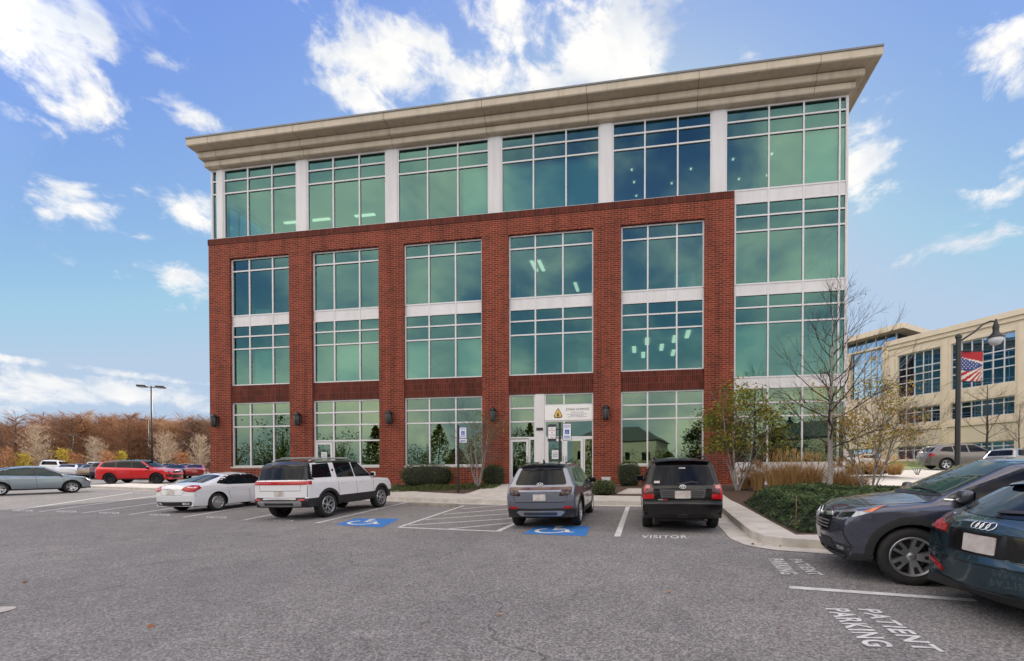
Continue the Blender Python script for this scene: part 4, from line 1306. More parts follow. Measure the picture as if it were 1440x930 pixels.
for sd in (1, -1):
    lamp = c.patch('tail_light', rp([(sd * q[0], q[1]) for q in ((.47, .84), (.62, .84), (.74, .86), (.81, .985), (.55, .985))], .02), 'rear', M['gloss_black'], off=.008)
    for x0 in (.52, .655):
        c.patch('light_claw', rp([(sd * q[0], q[1]) for q in ((x0 - .02, .86), (x0 + .03, .86), (x0 + .10, .975), (x0 + .035, .975))], .01), 'rear', M['dark_red_lens'], off=.014, parent=lamp)
    c.patch('reflector', rp([(sd * q[0], q[1]) for q in ((.56, .515), (.78, .53), (.78, .585), (.60, .575))], .015), 'rear', M['red_lens'], off=.012)
c.patch('bumper_skid', rp([(-.50, .34), (.50, .34), (.62, .45), (.50, .47), (-.50, .47), (-.62, .45)], .03), 'rear', M['silver_trim'], off=.016)
c.patch('bumper_insert', rp([(-.42, .365), (.42, .365), (.42, .44), (-.42, .44)], .03), 'rear', pmat('bumper_insert', (.05, .06, .075), .4), off=.024)
c.plate(.80)
for z in (.68,): c.seam([(-.70, .90), (-.62, z), (.62, z), (.70, .90)], 'rear', .012)
c.emblem([circ((0, 1.115), .075, 18, ry=.036), [(-.035, 1.09), (-.02, 1.14)], [(.02, 1.09), (.035, 1.14)], [(-.025, 1.115), (.025, 1.115)]], 'rear', M['chrome'], .012)
c.seam([(-.05, 1.50), (.34, 1.42)], 'rear', .02, name='wiper', mat=M['trim'], off=.02)
dlo = [(-1.72, 1.16), (-1.42, 1.48), (-.5, 1.53), (.22, 1.50), (.92, 1.08), (.5, 1.06), (-1.2, 1.10)]
c.both('window_trim', rp(dlo, .04), 'side', M['gloss_black'], off=.003)
for w in ([(-1.62, 1.16), (-1.38, 1.44), (-1.05, 1.46), (-1.0, 1.12)], [(-.95, 1.12), (-.98, 1.47), (-.28, 1.495), (-.22, 1.09)], [(-.14, 1.09), (-.2, 1.495), (.2, 1.47), (.8, 1.085)]):
    c.both('side_window', rp(w, .03), 'side', M['car_glass'], off=.008)
c.patch('windshield', rp([(-.68, 1.13), (.68, 1.13), (.54, 1.57), (-.54, 1.57)], .06), 'front', M['car_glass'])
for sd in (1, -1):
    for x in (-.99, -.18, .82): c.seam([(x, 1.05), (x + .02, .42)], side=sd)
    c.patch('door_handle', rp([(-.95, .93), (-.75, .93), (-.75, .97), (-.95, .97)], .01), 'side', M['silver_trim'], off=.03, side=sd); c.patch('door_handle', rp([(.0 - .1, .91), (.12, .91), (.12, .95), (-.1, .95)], .01), 'side', M['silver_trim'], off=.03, side=sd)
    c.patch('side_sill', [(-.92, .29), (.92, .29), (.92, .42), (-.92, .42)], 'side', M['trim'], off=.012, side=sd)
c.arch_trim(M['trim'])
c.both('headlight', [(2.20, .62, .60), (2.18, .62, .85), (1.9, .86, .88), (1.95, .86, .66)], 'wrapF', M['clear_lens'], xc=1.3)
c.patch('grille', rp([(-.55, .5), (.55, .5), (.62, .84), (-.62, .84)], .05), 'front', M['gloss_black'])
c.mirrors(.78, 1.08, M['gloss_black']); c.rails(-1.5, .2, .53, 1.575, 1.58, M['gloss_black'])
c.wheels(5, (M['alloy'], M['dark_alloy']), .235, style='twin')
bm = bmesh.new(); tube(bm, [(-1.55, 0, 1.62), (-1.68, 0, 1.72), (-1.72, 0, 1.70), (-1.7, 0, 1.62)], [.02, .012, .01, .02], 6); mobj('roof_aerial', bm, M['gloss_black'], c.root, True)
c.place((770.5, 738.3), (-2.755 / 2, 0), HN, .93)
CARS = {'silver': c}

# --- black sport-utility
c = Car('parked_car', 'black sport utility with big red corner lamps, nose in at the visitor bay', paint('black_paint', (.004, .004, .005), 0, .25),
        [(-2.30, .33, .04, .05, .05), (-2.39, .42, .05, .07, .10), (-2.40, .66, .05, .07, .10), (-2.36, .72, .03, .05, .09), (-2.35, 1.0, .06, .06, .09), (-2.30, 1.06, .06, .06, .09), (-2.03, 1.60, .06, .05, .07),
         (-1.7, 1.665, .3, .07, .05), (-.3, 1.69, .5, .09, .05), (.45, 1.64, .4, .08, .05), (1.25, 1.12, .15, .06, .07), (2.05, 1.0, .2, .06, .05), (2.27, .86, .1, .07, .08), (2.30, .55, .1, .06, .10), (2.2, .30, .05, .05, .08)],
        2.715, .355, .915, .655, 1.66, (1.05, 1.02), sill=.33, kr=.07)
c.patch('rear_window', rp([(-.70, 1.06), (.70, 1.06), (.585, 1.47), (-.585, 1.47)], .07), 'rear', M['car_glass'], step=.08)
c.spoiler(-2.17, -1.82, .60, 1.60, 1.64, c.body.data.materials[0])
c.patch('brake_light', rp([(-.17, 1.555), (.17, 1.555), (.16, 1.585), (-.16, 1.585)], .01), 'rear', M['dark_red_lens'], off=.01)
for sd in (1, -1):
    lamp = c.patch('tail_light', rp([(sd * q[0], q[1]) for q in ((.60, .755), (.845, .74), (.86, .90), (.82, 1.075), (.66, 1.075), (.62, .93))], .03), 'rear', M['dark_red_lens'], off=.012)
    c.patch('lens', rp([(sd * q[0], q[1]) for q in ((.615, .765), (.835, .75), (.845, .855), (.625, .865))], .02), 'rear', M['red_lens'], off=.018, parent=lamp)
    c.patch('lens', rp([(sd * q[0], q[1]) for q in ((.70, .98), (.81, .975), (.795, 1.05), (.70, 1.055))], .02), 'rear', pmat('pink_lens', (.42, .14, .14), .1, coat=1), off=.018, parent=lamp)
    c.both('tail_light', [(-2.32, sd * .84, .75), (-2.12, sd * .9, .78), (-2.10, sd * .9, .98), (-2.22, sd * .88, 1.06), (-2.30, sd * .84, 1.06)], 'wrapR', M['red_lens'], xc=-1.3, off=.01) if sd > 0 else None
c.patch('plate_recess', rp([(-.46, .78), (.46, .78), (.50, .965), (-.50, .965)], .02), 'rear', pmat('grey_applique', (.09, .09, .095), .4, .3), off=.008)
c.plate(.855, w=.33, h=.165)
for z, a in ((.80, .42), (.84, .44), (.88, .46), (.92, .47)):
    for sd in (1, -1): c.seam([(sd * .19, z), (sd * a, z)], 'rear', .012, off=.012)
c.patch('chrome_strip', rp([(-.52, .972), (.52, .972), (.50, .995), (-.50, .995)], .008), 'rear', M['gloss_black'], off=.014)
c.emblem([circ((0, 1.03), .065, 20, ry=.042), circ((0, 1.035), .022, 14, ry=.036), circ((0, 1.045), .05, 16, ry=.016)], 'rear', M['chrome'], .010)
c.seam([(-.80, .70), (.80, .70)], 'rear', .016); c.seam([(.72, .98), (.59, .70)], 'rear', .010); c.seam([(-.72, .98), (-.59, .70)], 'rear', .010)
c.seam([(.10, 1.075), (-.20, 1.13), (-.32, 1.10)], 'rear', .022, name='wiper', mat=M['trim'], off=.02)
c.patch('sticker', [(.50, 1.10), (.62, 1.10), (.61, 1.15), (.49, 1.15)], 'rear', M['plate'], off=.008); c.patch('sticker', [(-.07, 1.42), (.07, 1.42), (.07, 1.445), (-.07, 1.445)], 'rear', M['plate'], off=.008)
c.seam([(.42, .745), (.53, .745)], 'rear', .026, name='badge', mat=M['chrome'], off=.010); c.seam([(.33, .745), (.40, .745)], 'rear', .026, name='badge', mat=M['red_lens'], off=.010)
c.patch('tow_bracket', rp([(-.10, .36), (.10, .36), (.10, .43), (-.10, .43)], .01), 'rear', M['trim'], off=.04, th=.05)
bm = bmesh.new(); tube(bm, [(-1.6, -.45, .27), (-2.38, -.5, .29)], .035, 10); mobj('exhaust_pipe', bm, M['brake'], c.root, True)
bm = bmesh.new(); cbox(bm, (-2.1, 0, .30), (.3, 1.1, .07)); cbox(bm, (-1.36, 0, .28), (.12, 1.3, .12)); mobj('rear_axle', bm, M['under'], c.root)
dlo = [(-2.02, 1.12), (-1.80, 1.50), (-.5, 1.56), (.32, 1.53), (1.02, 1.1), (-1.9, 1.10)]
c.both('window_trim', rp(dlo, .04), 'side', M['gloss_black'], off=.003)
for w in ([(-1.92, 1.14), (-1.74, 1.47), (-1.1, 1.51), (-1.08, 1.13)], [(-1.0, 1.13), (-1.02, 1.51), (-.28, 1.53), (-.22, 1.12)], [(-.14, 1.12), (-.2, 1.53), (.30, 1.50), (.92, 1.11)]):
    c.both('side_window', rp(w, .03), 'side', M['car_glass'], off=.008)
c.patch('windshield', rp([(-.70, 1.15), (.70, 1.15), (.58, 1.6), (-.58, 1.6)], .06), 'front', M['car_glass'])
c.both('headlight', [(2.22, .55, .68), (2.22, .55, .86), (1.95, .86, .92), (1.98, .86, .70)], 'wrapF', M['clear_lens'], xc=1.3)
c.patch('grille', rp([(-.45, .62), (.45, .62), (.48, .86), (-.48, .86)], .05), 'front', M['gloss_black'])
c.mirrors(.86, 1.10, M['gloss_black'], size=(.12, .20, .17)); c.rails(-1.75, .2, .57, 1.625, 1.635, M['trim'], r=.02)
c.wheels(5, (M['alloy'], M['dark_alloy']), .235, style='spoke')
c.place((955, 741), (-2.715 / 2, 0), HN, .96)

# --- white boxy sport-utility, black roof and a red light band
c = Car('parked_car', 'white boxy sport utility with black roof and red light band across the tail', paint('white_paint', (.74, .74, .75), 0, .35),
        [(-2.42, .40, .05, .05, .05), (-2.56, .48, .05, .06, .09), (-2.60, .62, .05, .06, .09), (-2.55, .74, .03, .06, .08), (-2.54, 1.22, .06, .06, .08), (-2.50, 1.28, .04, .06, .08), (-2.36, 1.76, .08, .07, .06),
         (-2.15, 1.87, .1, .07, .05), (-.6, 1.92, .5, .08, .04), (.45, 1.88, .3, .08, .04), (1.12, 1.28, .10, .06, .06), (2.15, 1.20, .2, .07, .04), (2.42, 1.06, .12, .08, .08), (2.45, .70, .1, .06, .10), (2.3, .42, .05, .05, .08)],
        3.075, .42, 1.0, .76, 1.88, (1.25, 1.22), sill=.42, zmid=.8, kr=.06, kf=.08, creases=((1.12, .006),),
        matfn=lambda x, y, z: 2 if z > 1.80 or (z > 1.275 and x < -2.13) else 3 if z < .70 else 0, mats=[M['gloss_black'], M['trim']], zlev=(.70, 1.275, 1.80))
c.patch('rear_window', rp([(-.78, 1.30), (.78, 1.30), (.73, 1.76), (-.73, 1.76)], .06), 'rear', M['car_glass'], step=.09)
c.patch('tail_light', rp([(-.93, 1.13), (.93, 1.13), (.93, 1.235), (-.93, 1.235)], .025), 'rear', M['red_lens'], off=.012)
c.both('tail_light', [(-2.50, .93, 1.13), (-2.30, .98, 1.13), (-2.30, .98, 1.235), (-2.50, .93, 1.235)], 'wrapR', M['red_lens'], xc=-1.4, off=.012)
c.plate(.86); c.seam([(-.86, .72), (.86, .72)], 'rear', .02); c.seam([(-.72, 1.12), (-.72, .94), (.72, .94), (.72, 1.12)], 'rear', .012)
c.patch('bumper_skid', rp([(-.72, .47), (.72, .47), (.78, .60), (.70, .62), (-.70, .62), (-.78, .60)], .03), 'rear', M['silver_trim'], off=.03)
c.patch('bumper_insert', rp([(-.5, .50), (.5, .50), (.5, .57), (-.5, .57)], .02), 'rear', M['trim'], off=.035)
c.both('reflector', rp([(.66, .63), (.86, .63), (.86, .68), (.66, .68)], .01), 'rear', M['red_lens'], off=.02)
for w in ([(-2.18, 1.33), (-2.02, 1.76), (-1.28, 1.80), (-1.28, 1.33)], [(-1.02, 1.31), (-1.04, 1.79), (-.14, 1.81), (-.08, 1.30)], [(-.02, 1.30), (-.08, 1.81), (.32, 1.79), (.95, 1.29)]):
    c.both('side_window', rp(w, .04), 'side', M['car_glass'], off=.008)
c.both('pillar_trim', rp([(-2.40, 1.28), (-2.28, 1.78), (-2.10, 1.80), (-2.24, 1.29)], .02), 'side', M['gloss_black'], off=.006)
c.patch('windshield', rp([(-.80, 1.31), (.80, 1.31), (.70, 1.83), (-.70, 1.83)], .06), 'front', M['car_glass'])
for sd in (1, -1):
    c.seam([(-1.05, 1.28), (-1.04, .9), (-1.02, .60)], side=sd); c.seam([(-.05, 1.28), (-.03, .52)], side=sd); c.seam([(1.0, 1.22), (.98, .52)], side=sd)
    c.seam([(-2.44, 1.10), (-2.46, .74)], side=sd)
    for x in (-.90, .12): c.patch('door_handle', rp([(x, 1.08), (x + .22, 1.08), (x + .22, 1.115), (x, 1.115)], .01), 'side', M['white_metal'], off=.012, side=sd)
    c.patch('side_sill', [(-1.0, .41), (1.0, .41), (1.0, .58), (-1.0, .58)], 'side', M['trim'], off=.02, side=sd)
    c.patch('emblem', circ((-1.15, 1.56), .045, 10)[:-1], 'side', M['gloss_black'], off=.008, side=sd)
c.arch_trim(M['trim'], .085, off=.02)
c.both('headlight', rp([(.62, .98), (.80, .98), (.80, 1.14), (.62, 1.14)], .06), 'front', M['clear_lens'])
c.mirrors(.92, 1.36, M['white_metal'], size=(.12, .2, .17)); c.rails(-2.0, .35, .66, 1.86, 1.86, M['silver_trim'], cross=True, r=.022, zm=1.90)
c.wheels(6, (M['alloy'], M['dark_alloy']), .27, style='petal', rimr=.29)
c.place((458.8, 727.3), (-3.075 / 2, -.84), HN, .92)

# --- white saloon
c = Car('parked_car', 'white saloon with red wedge tail lamps beside the white sport utility', paint('white_saloon_paint', (.72, .73, .75), 0, .35),
        [(-2.36, .24, .05, .05, .08), (-2.46, .36, .06, .07, .13), (-2.48, .62, .08, .08, .14), (-2.44, .90, .06, .05, .13), (-2.36, 1.035, .05, .05, .12), (-1.75, 1.09, .3, .07, .05), (-.75, 1.40, .5, .08, .06), (-.1, 1.445, .6, .09, .05), (.45, 1.40, .5, .08, .05),
         (1.28, .98, .2, .06, .07), (1.95, .84, .3, .06, .05), (2.15, .70, .1, .07, .12), (2.21, .48, .1, .06, .13), (2.12, .22, .05, .05, .1)],
        2.84, .335, .905, .56, 1.40, (1.0, .92), sill=.22, zmid=.56, sh=.035, kr=.15, kf=.15, creases=((.80, .012),))
c.patch('rear_window', rp([(-1.74, -.58), (-1.74, .58), (-.90, .50), (-.90, -.50)], .08), 'top', M['car_glass'], step=.08)
for sd in (1, -1):
    pts = [(-2.42, sd * .42, .84), (-2.40, sd * .60, .78), (-2.30, sd * .80, .76), (-2.05, sd * .88, .90), (-2.12, sd * .87, .99), (-2.30, sd * .72, 1.0), (-2.40, sd * .5, .94)]
    c.patch('tail_light', pts, 'wrapR', M['red_lens'], xc=-1.5, off=.010)
c.plate(.76, w=.33); c.seam([(-.62, .92), (-.42, .66), (.42, .66), (.62, .92)], 'rear', .010)
c.patch('chrome_strip', rp([(-.34, .865), (.34, .865), (.33, .885), (-.33, .885)], .006), 'rear', M['chrome'], off=.012)
c.patch('rear_diffuser', rp([(-.70, .27), (.70, .27), (.74, .40), (-.74, .40)], .03), 'rear', M['trim'], off=.012)
c.both('exhaust_trim', rp([(.42, .31), (.66, .31), (.68, .385), (.44, .385)], .02), 'rear', M['chrome'], off=.022)
c.patch('chrome_strip', rp([(-.74, .405), (.74, .405), (.74, .425), (-.74, .425)], .006), 'rear', M['chrome'], off=.014)
dlo = [(-1.45, 1.04), (-1.0, 1.26), (-.55, 1.36), (.0, 1.38), (.42, 1.33), (1.08, .97), (.5, .95), (-1.0, .98)]
c.both('window_trim', rp(dlo, .04), 'side', M['gloss_black'], off=.003)
for w in ([(-1.30, 1.04), (-.96, 1.23), (-.90, 1.01)], [(-.86, 1.01), (-.90, 1.25), (-.5, 1.345), (-.16, 1.355), (-.10, .985)], [(-.02, .985), (-.08, 1.355), (.38, 1.31), (.98, .975)]):
    c.both('side_window', rp(w, .03), 'side', M['car_glass'], off=.008)
c.patch('windshield', rp([(-.70, .99), (.70, .99), (.55, 1.37), (-.55, 1.37)], .06), 'front', M['car_glass'])
for sd in (1, -1):
    c.seam([(-1.05, .97), (-.98, .75), (-.92, .42)], side=sd); c.seam([(-.06, .96), (-.02, .30)], side=sd); c.seam([(1.02, .93), (1.0, .30)], side=sd)
    for x in (-.84, .10): c.patch('door_handle', rp([(x, .84), (x + .2, .85), (x + .2, .875), (x, .865)], .01), 'side', M['white_metal'], off=.02, side=sd)
c.both('headlight', [(2.12, .50, .58), (2.05, .56, .72), (1.75, .84, .80), (1.82, .84, .64)], 'wrapF', M['clear_lens'], xc=1.3)
c.mirrors(.92, .99, M['white_metal'], size=(.1, .18, .13))
c.wheels(10, (M['alloy'], M['dark_alloy']), .235, style='spoke', rimr=.235)
c.place((305.5, 718.2), (-2.84 / 2, -.80), HN, .95)

# --- red sport-utility, broadside
c = Car('parked_car', 'red luxury sport utility with black roof and black wheels, standing broadside near the left trees', paint('red_paint', (.62, .006, .014), .3, .3),
        [(-2.42, .32, .05, .05, .06), (-2.52, .46, .06, .07, .10), (-2.55, .80, .1, .08, .10), (-2.52, 1.12, .06, .06, .10), (-2.18, 1.68, .06, .05, .06), (-1.8, 1.745, .3, .07, .05),
         (-.3, 1.80, .5, .09, .05), (.5, 1.75, .5, .08, .05), (1.20, 1.20, .15, .06, .07), (2.10, 1.09, .3, .07, .05), (2.36, .98, .1, .07, .10), (2.42, .70, .1, .07, .12), (2.28, .30, .05, .05, .1)],
        2.997, .395, 1.0, .68, 1.76, (1.18, 1.08), sill=.30, kr=.10, kf=.12, creases=((.98, .01),), matfn=lambda x, y, z: 2 if z > 1.66 else 0, mats=[M['gloss_black']], zlev=(1.66,))
dlo = [(-2.18, 1.28), (-1.98, 1.62), (-.5, 1.69), (.4, 1.66), (1.12, 1.17), (.5, 1.15), (-1.9, 1.24)]
c.both('window_trim', rp(dlo, .04), 'side', M['gloss_black'], off=.004)
for w in ([(-2.02, 1.28), (-1.90, 1.56), (-1.2, 1.61), (-1.15, 1.24)], [(-1.08, 1.24), (-1.12, 1.62), (-.2, 1.65), (-.14, 1.20)], [(-.08, 1.20), (-.14, 1.65), (.36, 1.62), (.98, 1.175)]):
    c.both('side_window', rp(w, .03), 'side', M['car_glass'], off=.009)
c.patch('windshield', rp([(-.78, 1.22), (.78, 1.22), (.62, 1.70), (-.62, 1.70)], .06), 'front', M['car_glass'])
c.patch('rear_window', rp([(-.7, 1.2), (.7, 1.2), (.6, 1.55), (-.6, 1.55)], .06), 'rear', M['car_glass'])
c.both('headlight', [(2.33, .50, .86), (2.30, .50, .96), (1.98, .93, 1.00), (2.0, .93, .90)], 'wrapF', M['clear_lens'], xc=1.4)
c.both('air_intake', [(2.3, .6, .52), (2.3, .6, .70), (2.05, .9, .68), (2.08, .9, .50)], 'wrapF', M['gloss_black'], xc=1.4)
c.patch('grille', rp([(-.46, .78), (.46, .78), (.5, .95), (-.5, .95)], .03), 'front', M['gloss_black']); c.patch('lower_grille', rp([(-.52, .38), (.52, .38), (.56, .66), (-.56, .66)], .04), 'front', M['gloss_black'])
c.patch('tail_light', rp([(-.85, 1.0), (.85, 1.0), (.85, 1.1), (-.85, 1.1)], .02), 'rear', M['dark_red_lens'], off=.01)
for sd in (1, -1):
    c.seam([(-1.1, 1.2), (-1.08, .85), (-1.0, .46)], side=sd); c.seam([(-.08, 1.17), (-.04, .36)], side=sd); c.seam([(1.06, 1.12), (1.0, .36)], side=sd)
    c.patch('side_vent', rp([(.80, .92), (1.0, .94), (1.0, .98), (.80, .96)], .01), 'side', M['gloss_black'], side=sd)
    c.patch('side_sill', [(-1.02, .30), (1.02, .30), (1.02, .40), (-1.02, .40)], 'side', M['gloss_black'], off=.012, side=sd)
c.mirrors(.95, 1.20, M['gloss_black'], size=(.12, .2, .16))
c.wheels(9, (M['dark_alloy'], M['dark_alloy']), .27, style='spoke', rimr=.29)
c.place((222, 680), (1.4985, -.85), R(12), 1.08)

# --- pale blue-grey fastback crossover cut by the left edge
c = Car('parked_car', 'pale blue grey fastback crossover broadside at the left edge of the lot', paint('blue_grey_paint', (.24, .30, .34), .55, .28),
        [(-2.50, .32, .05, .05, .08), (-2.60, .46, .06, .07, .12), (-2.62, .80, .1, .08, .12), (-2.55, 1.12, .08, .06, .12), (-1.9, 1.33, .4, .06, .06), (-1.0, 1.58, .6, .08, .06), (-.2, 1.665, .6, .09, .05), (.4, 1.63, .5, .08, .05),
         (1.35, 1.10, .2, .06, .07), (2.05, .98, .3, .07, .05), (2.33, .80, .12, .08, .12), (2.38, .56, .1, .07, .13), (2.28, .28, .05, .05, .1)],
        2.797, .365, .95, .60, 1.62, (1.18, 1.02), sill=.27, kr=.14, kf=.14, creases=((.92, .008),), matfn=lambda x, y, z: 2 if z < .34 else 0, mats=[M['trim']], zlev=(.34,))
dlo = [(-1.85, 1.21), (-1.2, 1.47), (-.4, 1.57), (.3, 1.55), (1.15, 1.06), (.5, 1.05), (-1.4, 1.13)]
c.both('window_trim', rp(dlo, .04), 'side', M['gloss_black'], off=.003)
for w in ([(-1.72, 1.21), (-1.12, 1.46), (-1.05, 1.13)], [(-.96, 1.13), (-1.02, 1.475), (-.42, 1.55), (-.14, 1.555), (-.08, 1.09)], [(.0, 1.09), (-.06, 1.555), (.26, 1.53), (1.04, 1.07)]):
    c.both('side_window', rp(w, .03), 'side', M['car_glass_green'], off=.008)
c.patch('windshield', rp([(-.72, 1.12), (.72, 1.12), (.56, 1.59), (-.56, 1.59)], .06), 'front', M['car_glass_green'])
c.patch('rear_window', rp([(-1.85, -.55), (-1.85, .55), (-.9, .5), (-.9, -.5)], .06), 'top', M['car_glass'])
c.both('headlight', [(2.30, .52, .66), (2.24, .56, .80), (1.86, .87, .90), (1.95, .88, .70)], 'wrapF', M['clear_lens'], xc=1.4)
c.patch('grille', rp([(-.5, .5), (.5, .5), (.56, .8), (-.56, .8)], .05), 'front', M['silver_trim'])
for sd in (1, -1):
    c.seam([(-1.2, 1.1), (-1.05, .80), (-.98, .42)], side=sd); c.seam([(-.04, 1.06), (.0, .34)], side=sd); c.seam([(1.08, 1.03), (1.05, .34)], side=sd)
    for x in (-.94, .08): c.patch('door_handle', rp([(x, .98), (x + .2, .98), (x + .2, 1.01), (x, 1.01)], .01), 'side', M['chrome'], off=.02, side=sd)
c.mirrors(1.0, 1.10, M['silver_trim'], size=(.11, .19, .14))
c.wheels(5, (M['alloy'], M['dark_alloy']), .235, style='star', rimr=.245)
c.place((101.5, 693.2), (1.3985, -.83), R(58), .95)

# --- dark grey-blue crossover, nose to the left, right foreground
c = Car('parked_car', 'dark blue grey crossover with its nose towards the juniper bed, right foreground', paint('steel_grey_paint', (.068, .074, .108), .6, .26),
        [(-2.22, .30, .05, .05, .06), (-2.32, .50, .06, .07, .10), (-2.35, .80, .1, .08, .10), (-2.28, 1.10, .06, .06, .10), (-1.92, 1.50, .06, .05, .06), (-1.5, 1.555, .3, .07, .05),
         (-.3, 1.595, .5, .09, .05), (.30, 1.56, .5, .08, .06), (1.20, 1.12, .12, .06, .09), (1.95, 1.00, .3, .07, .08), (2.16, .90, .06, .07, .14), (2.23, .76, .06, .06, .17), (2.25, .56, .08, .06, .18), (2.20, .36, .06, .05, .16), (2.08, .24, .05, .05, .12)],
        2.66, .36, .927, .62, 1.55, (1.10, 1.0), sill=.26, zmid=.66, kr=.10, kf=.16, h=.045, creases=((.93, .012),), matfn=lambda x, y, z: 2 if z < .36 and x > 1.6 else 0, mats=[M['trim']], zlev=(.36,))
dlo = [(-1.85, 1.16), (-1.55, 1.38), (-.5, 1.465), (.22, 1.445), (1.06, 1.085), (.5, 1.07), (-1.3, 1.12)]
c.both('window_trim', rp(dlo, .04), 'side', M['gloss_black'], off=.003)
for w in ([(-1.72, 1.16), (-1.5, 1.35), (-1.1, 1.395), (-1.05, 1.14)], [(-.98, 1.13), (-1.02, 1.405), (-.26, 1.45), (-.2, 1.10)], [(-.12, 1.10), (-.18, 1.45), (.18, 1.425), (.96, 1.095)]):
    c.both('side_window', rp(w, .03), 'side', M['car_glass'], off=.009)
for sd in (1, -1): c.seam([(-1.3, 1.105), (-.2, 1.075), (.5, 1.058), (1.02, 1.07)], side=sd, w=.014, name='chrome_strip', mat=M['chrome'], off=.012)
c.patch('windshield', rp([(-.73, 1.135), (.73, 1.135), (.58, 1.525), (-.58, 1.525)], .06), 'front', M['car_glass_green'], step=.05)
c.patch('cowl', rp([(-.74, 1.105), (.74, 1.105), (.73, 1.13), (-.73, 1.13)], .01), 'front', M['trim'])
for sd in (1, -1):
    lamp = c.patch('headlight', [(2.20, sd * .40, .775), (2.17, sd * .44, .865), (2.05, sd * .66, .90), (1.72, sd * .88, .985), (1.66, sd * .89, .985), (1.80, sd * .86, .89), (2.02, sd * .72, .775)], 'wrapF', M['clear_lens'], xc=1.0, off=.008, step=.05)
    c.patch('lens', [(2.04, sd * .60, .80), (2.04, sd * .60, .855), (1.92, sd * .80, .895), (1.96, sd * .78, .82)], 'wrapF', M['gloss_black'], xc=1.0, off=.013, step=.05, parent=lamp)
    c.patch('lens', [(2.12, sd * .50, .795), (2.10, sd * .50, .85), (2.06, sd * .57, .855), (2.08, sd * .57, .79)], 'wrapF', M['gloss_black'], xc=1.0, off=.013, step=.05, parent=lamp)
    c.patch('lens', [(1.86, sd * .83, .90), (1.70, sd * .885, .972), (1.68, sd * .89, .976), (1.78, sd * .865, .90)], 'wrapF', M['amber_lens'], xc=1.0, off=.014, step=.05, parent=lamp)
    c.patch('fog_recess', [(2.14, sd * .56, .34), (2.14, sd * .55, .46), (1.98, sd * .84, .45), (2.0, sd * .83, .38)], 'wrapF', M['trim'], xc=1.0, off=.008, step=.05)
    c.patch('fog_lamp', [(2.10, sd * .62, .38), (2.10, sd * .62, .43), (2.04, sd * .76, .425), (2.04, sd * .76, .385)], 'wrapF', M['clear_lens'], xc=1.0, off=.014, step=.05)
    c.patch('bumper_crease', [(2.16, sd * .50, .60), (2.08, sd * .78, .66), (1.98, sd * .84, .44), (1.99, sd * .835, .44), (2.09, sd * .77, .645), (2.165, sd * .50, .585)], 'wrapF', M['seam'], xc=1.0, off=.004, step=.05)
gr = c.patch('grille', rp([(-.46, .60), (.46, .60), (.50, .80), (.44, .86), (-.44, .86), (-.50, .80)], .03), 'front', M['gloss_black'], off=.010, step=.05)
c.patch('grille_bar', rp([(-.50, .80), (-.14, .78), (.14, .78), (.50, .80), (.44, .855), (.16, .825), (-.16, .825), (-.44, .855)], .01), 'front', M['chrome'], off=.020, step=.05, parent=gr)
for z in (.64, .685, .73): c.seam([(-.45, z), (.45, z)], 'front', .012, mat=M['silver_trim'], name='grille_slat', off=.016)
c.emblem([[(-.085, .885), (-.075, .745), (-.045, .745), (-.035, .805), (.035, .805), (.045, .745), (.075, .745), (.085, .885)], circ((0, .815), .115, 20, ry=.085)], 'front', M['chrome'], .018, off=.03)
c.patch('lower_grille', rp([(-.52, .36), (.52, .36), (.50, .50), (-.50, .50)], .03), 'front', M['trim'], off=.010)
c.plate(.53, True, y=.0)
c.patch('bumper_lip', rp([(-.75, .27), (.75, .27), (.78, .33), (-.78, .33)], .02), 'front', M['trim'], off=.03)
for sd in (1, -1):
    c.seam([(-1.02, 1.08), (-.98, .75), (-.9, .42)], side=sd); c.seam([(-.16, 1.06), (-.12, .36)], side=sd); c.seam([(.96, 1.05), (.90, .70), (.86, .36)], side=sd)
    for x in (-.94, -.06): c.patch('door_handle', rp([(x, .94), (x + .2, .945), (x + .2, .975), (x, .97)], .01), 'side', M['chrome'], off=.02, side=sd)
    c.patch('side_sill', [(-.88, .26), (.88, .26), (.88, .40), (-.88, .40)], 'side', M['trim'], off=.014, side=sd)
c.arch_trim(M['trim'], .085, off=.014)
c.seam([(1.98, .55), (1.4, .77), (1.15, .80)], 'top', .010); c.seam([(1.98, -.55), (1.4, -.77), (1.15, -.80)], 'top', .010)
c.seam([(1.02, .62), (1.10, .05)], 'top', .022, name='wiper', mat=M['trim'], off=.02)
c.mirrors(.86, 1.12, paint('steel_mirror', (.05, .055, .07), .5, .28), size=(.13, .21, .16))
c.patch('tail_light', rp([(.62, .9), (.82, .9), (.74, 1.25), (.64, 1.25)], .02), 'rear', M['red_lens'])
c.wheels(5, (M['alloy'], M['dark_alloy']), .24, style='star', rimr=.245)
c.place((1281, 823.5), (1.33, .86), R(160), .99)
CARS['crv'] = c

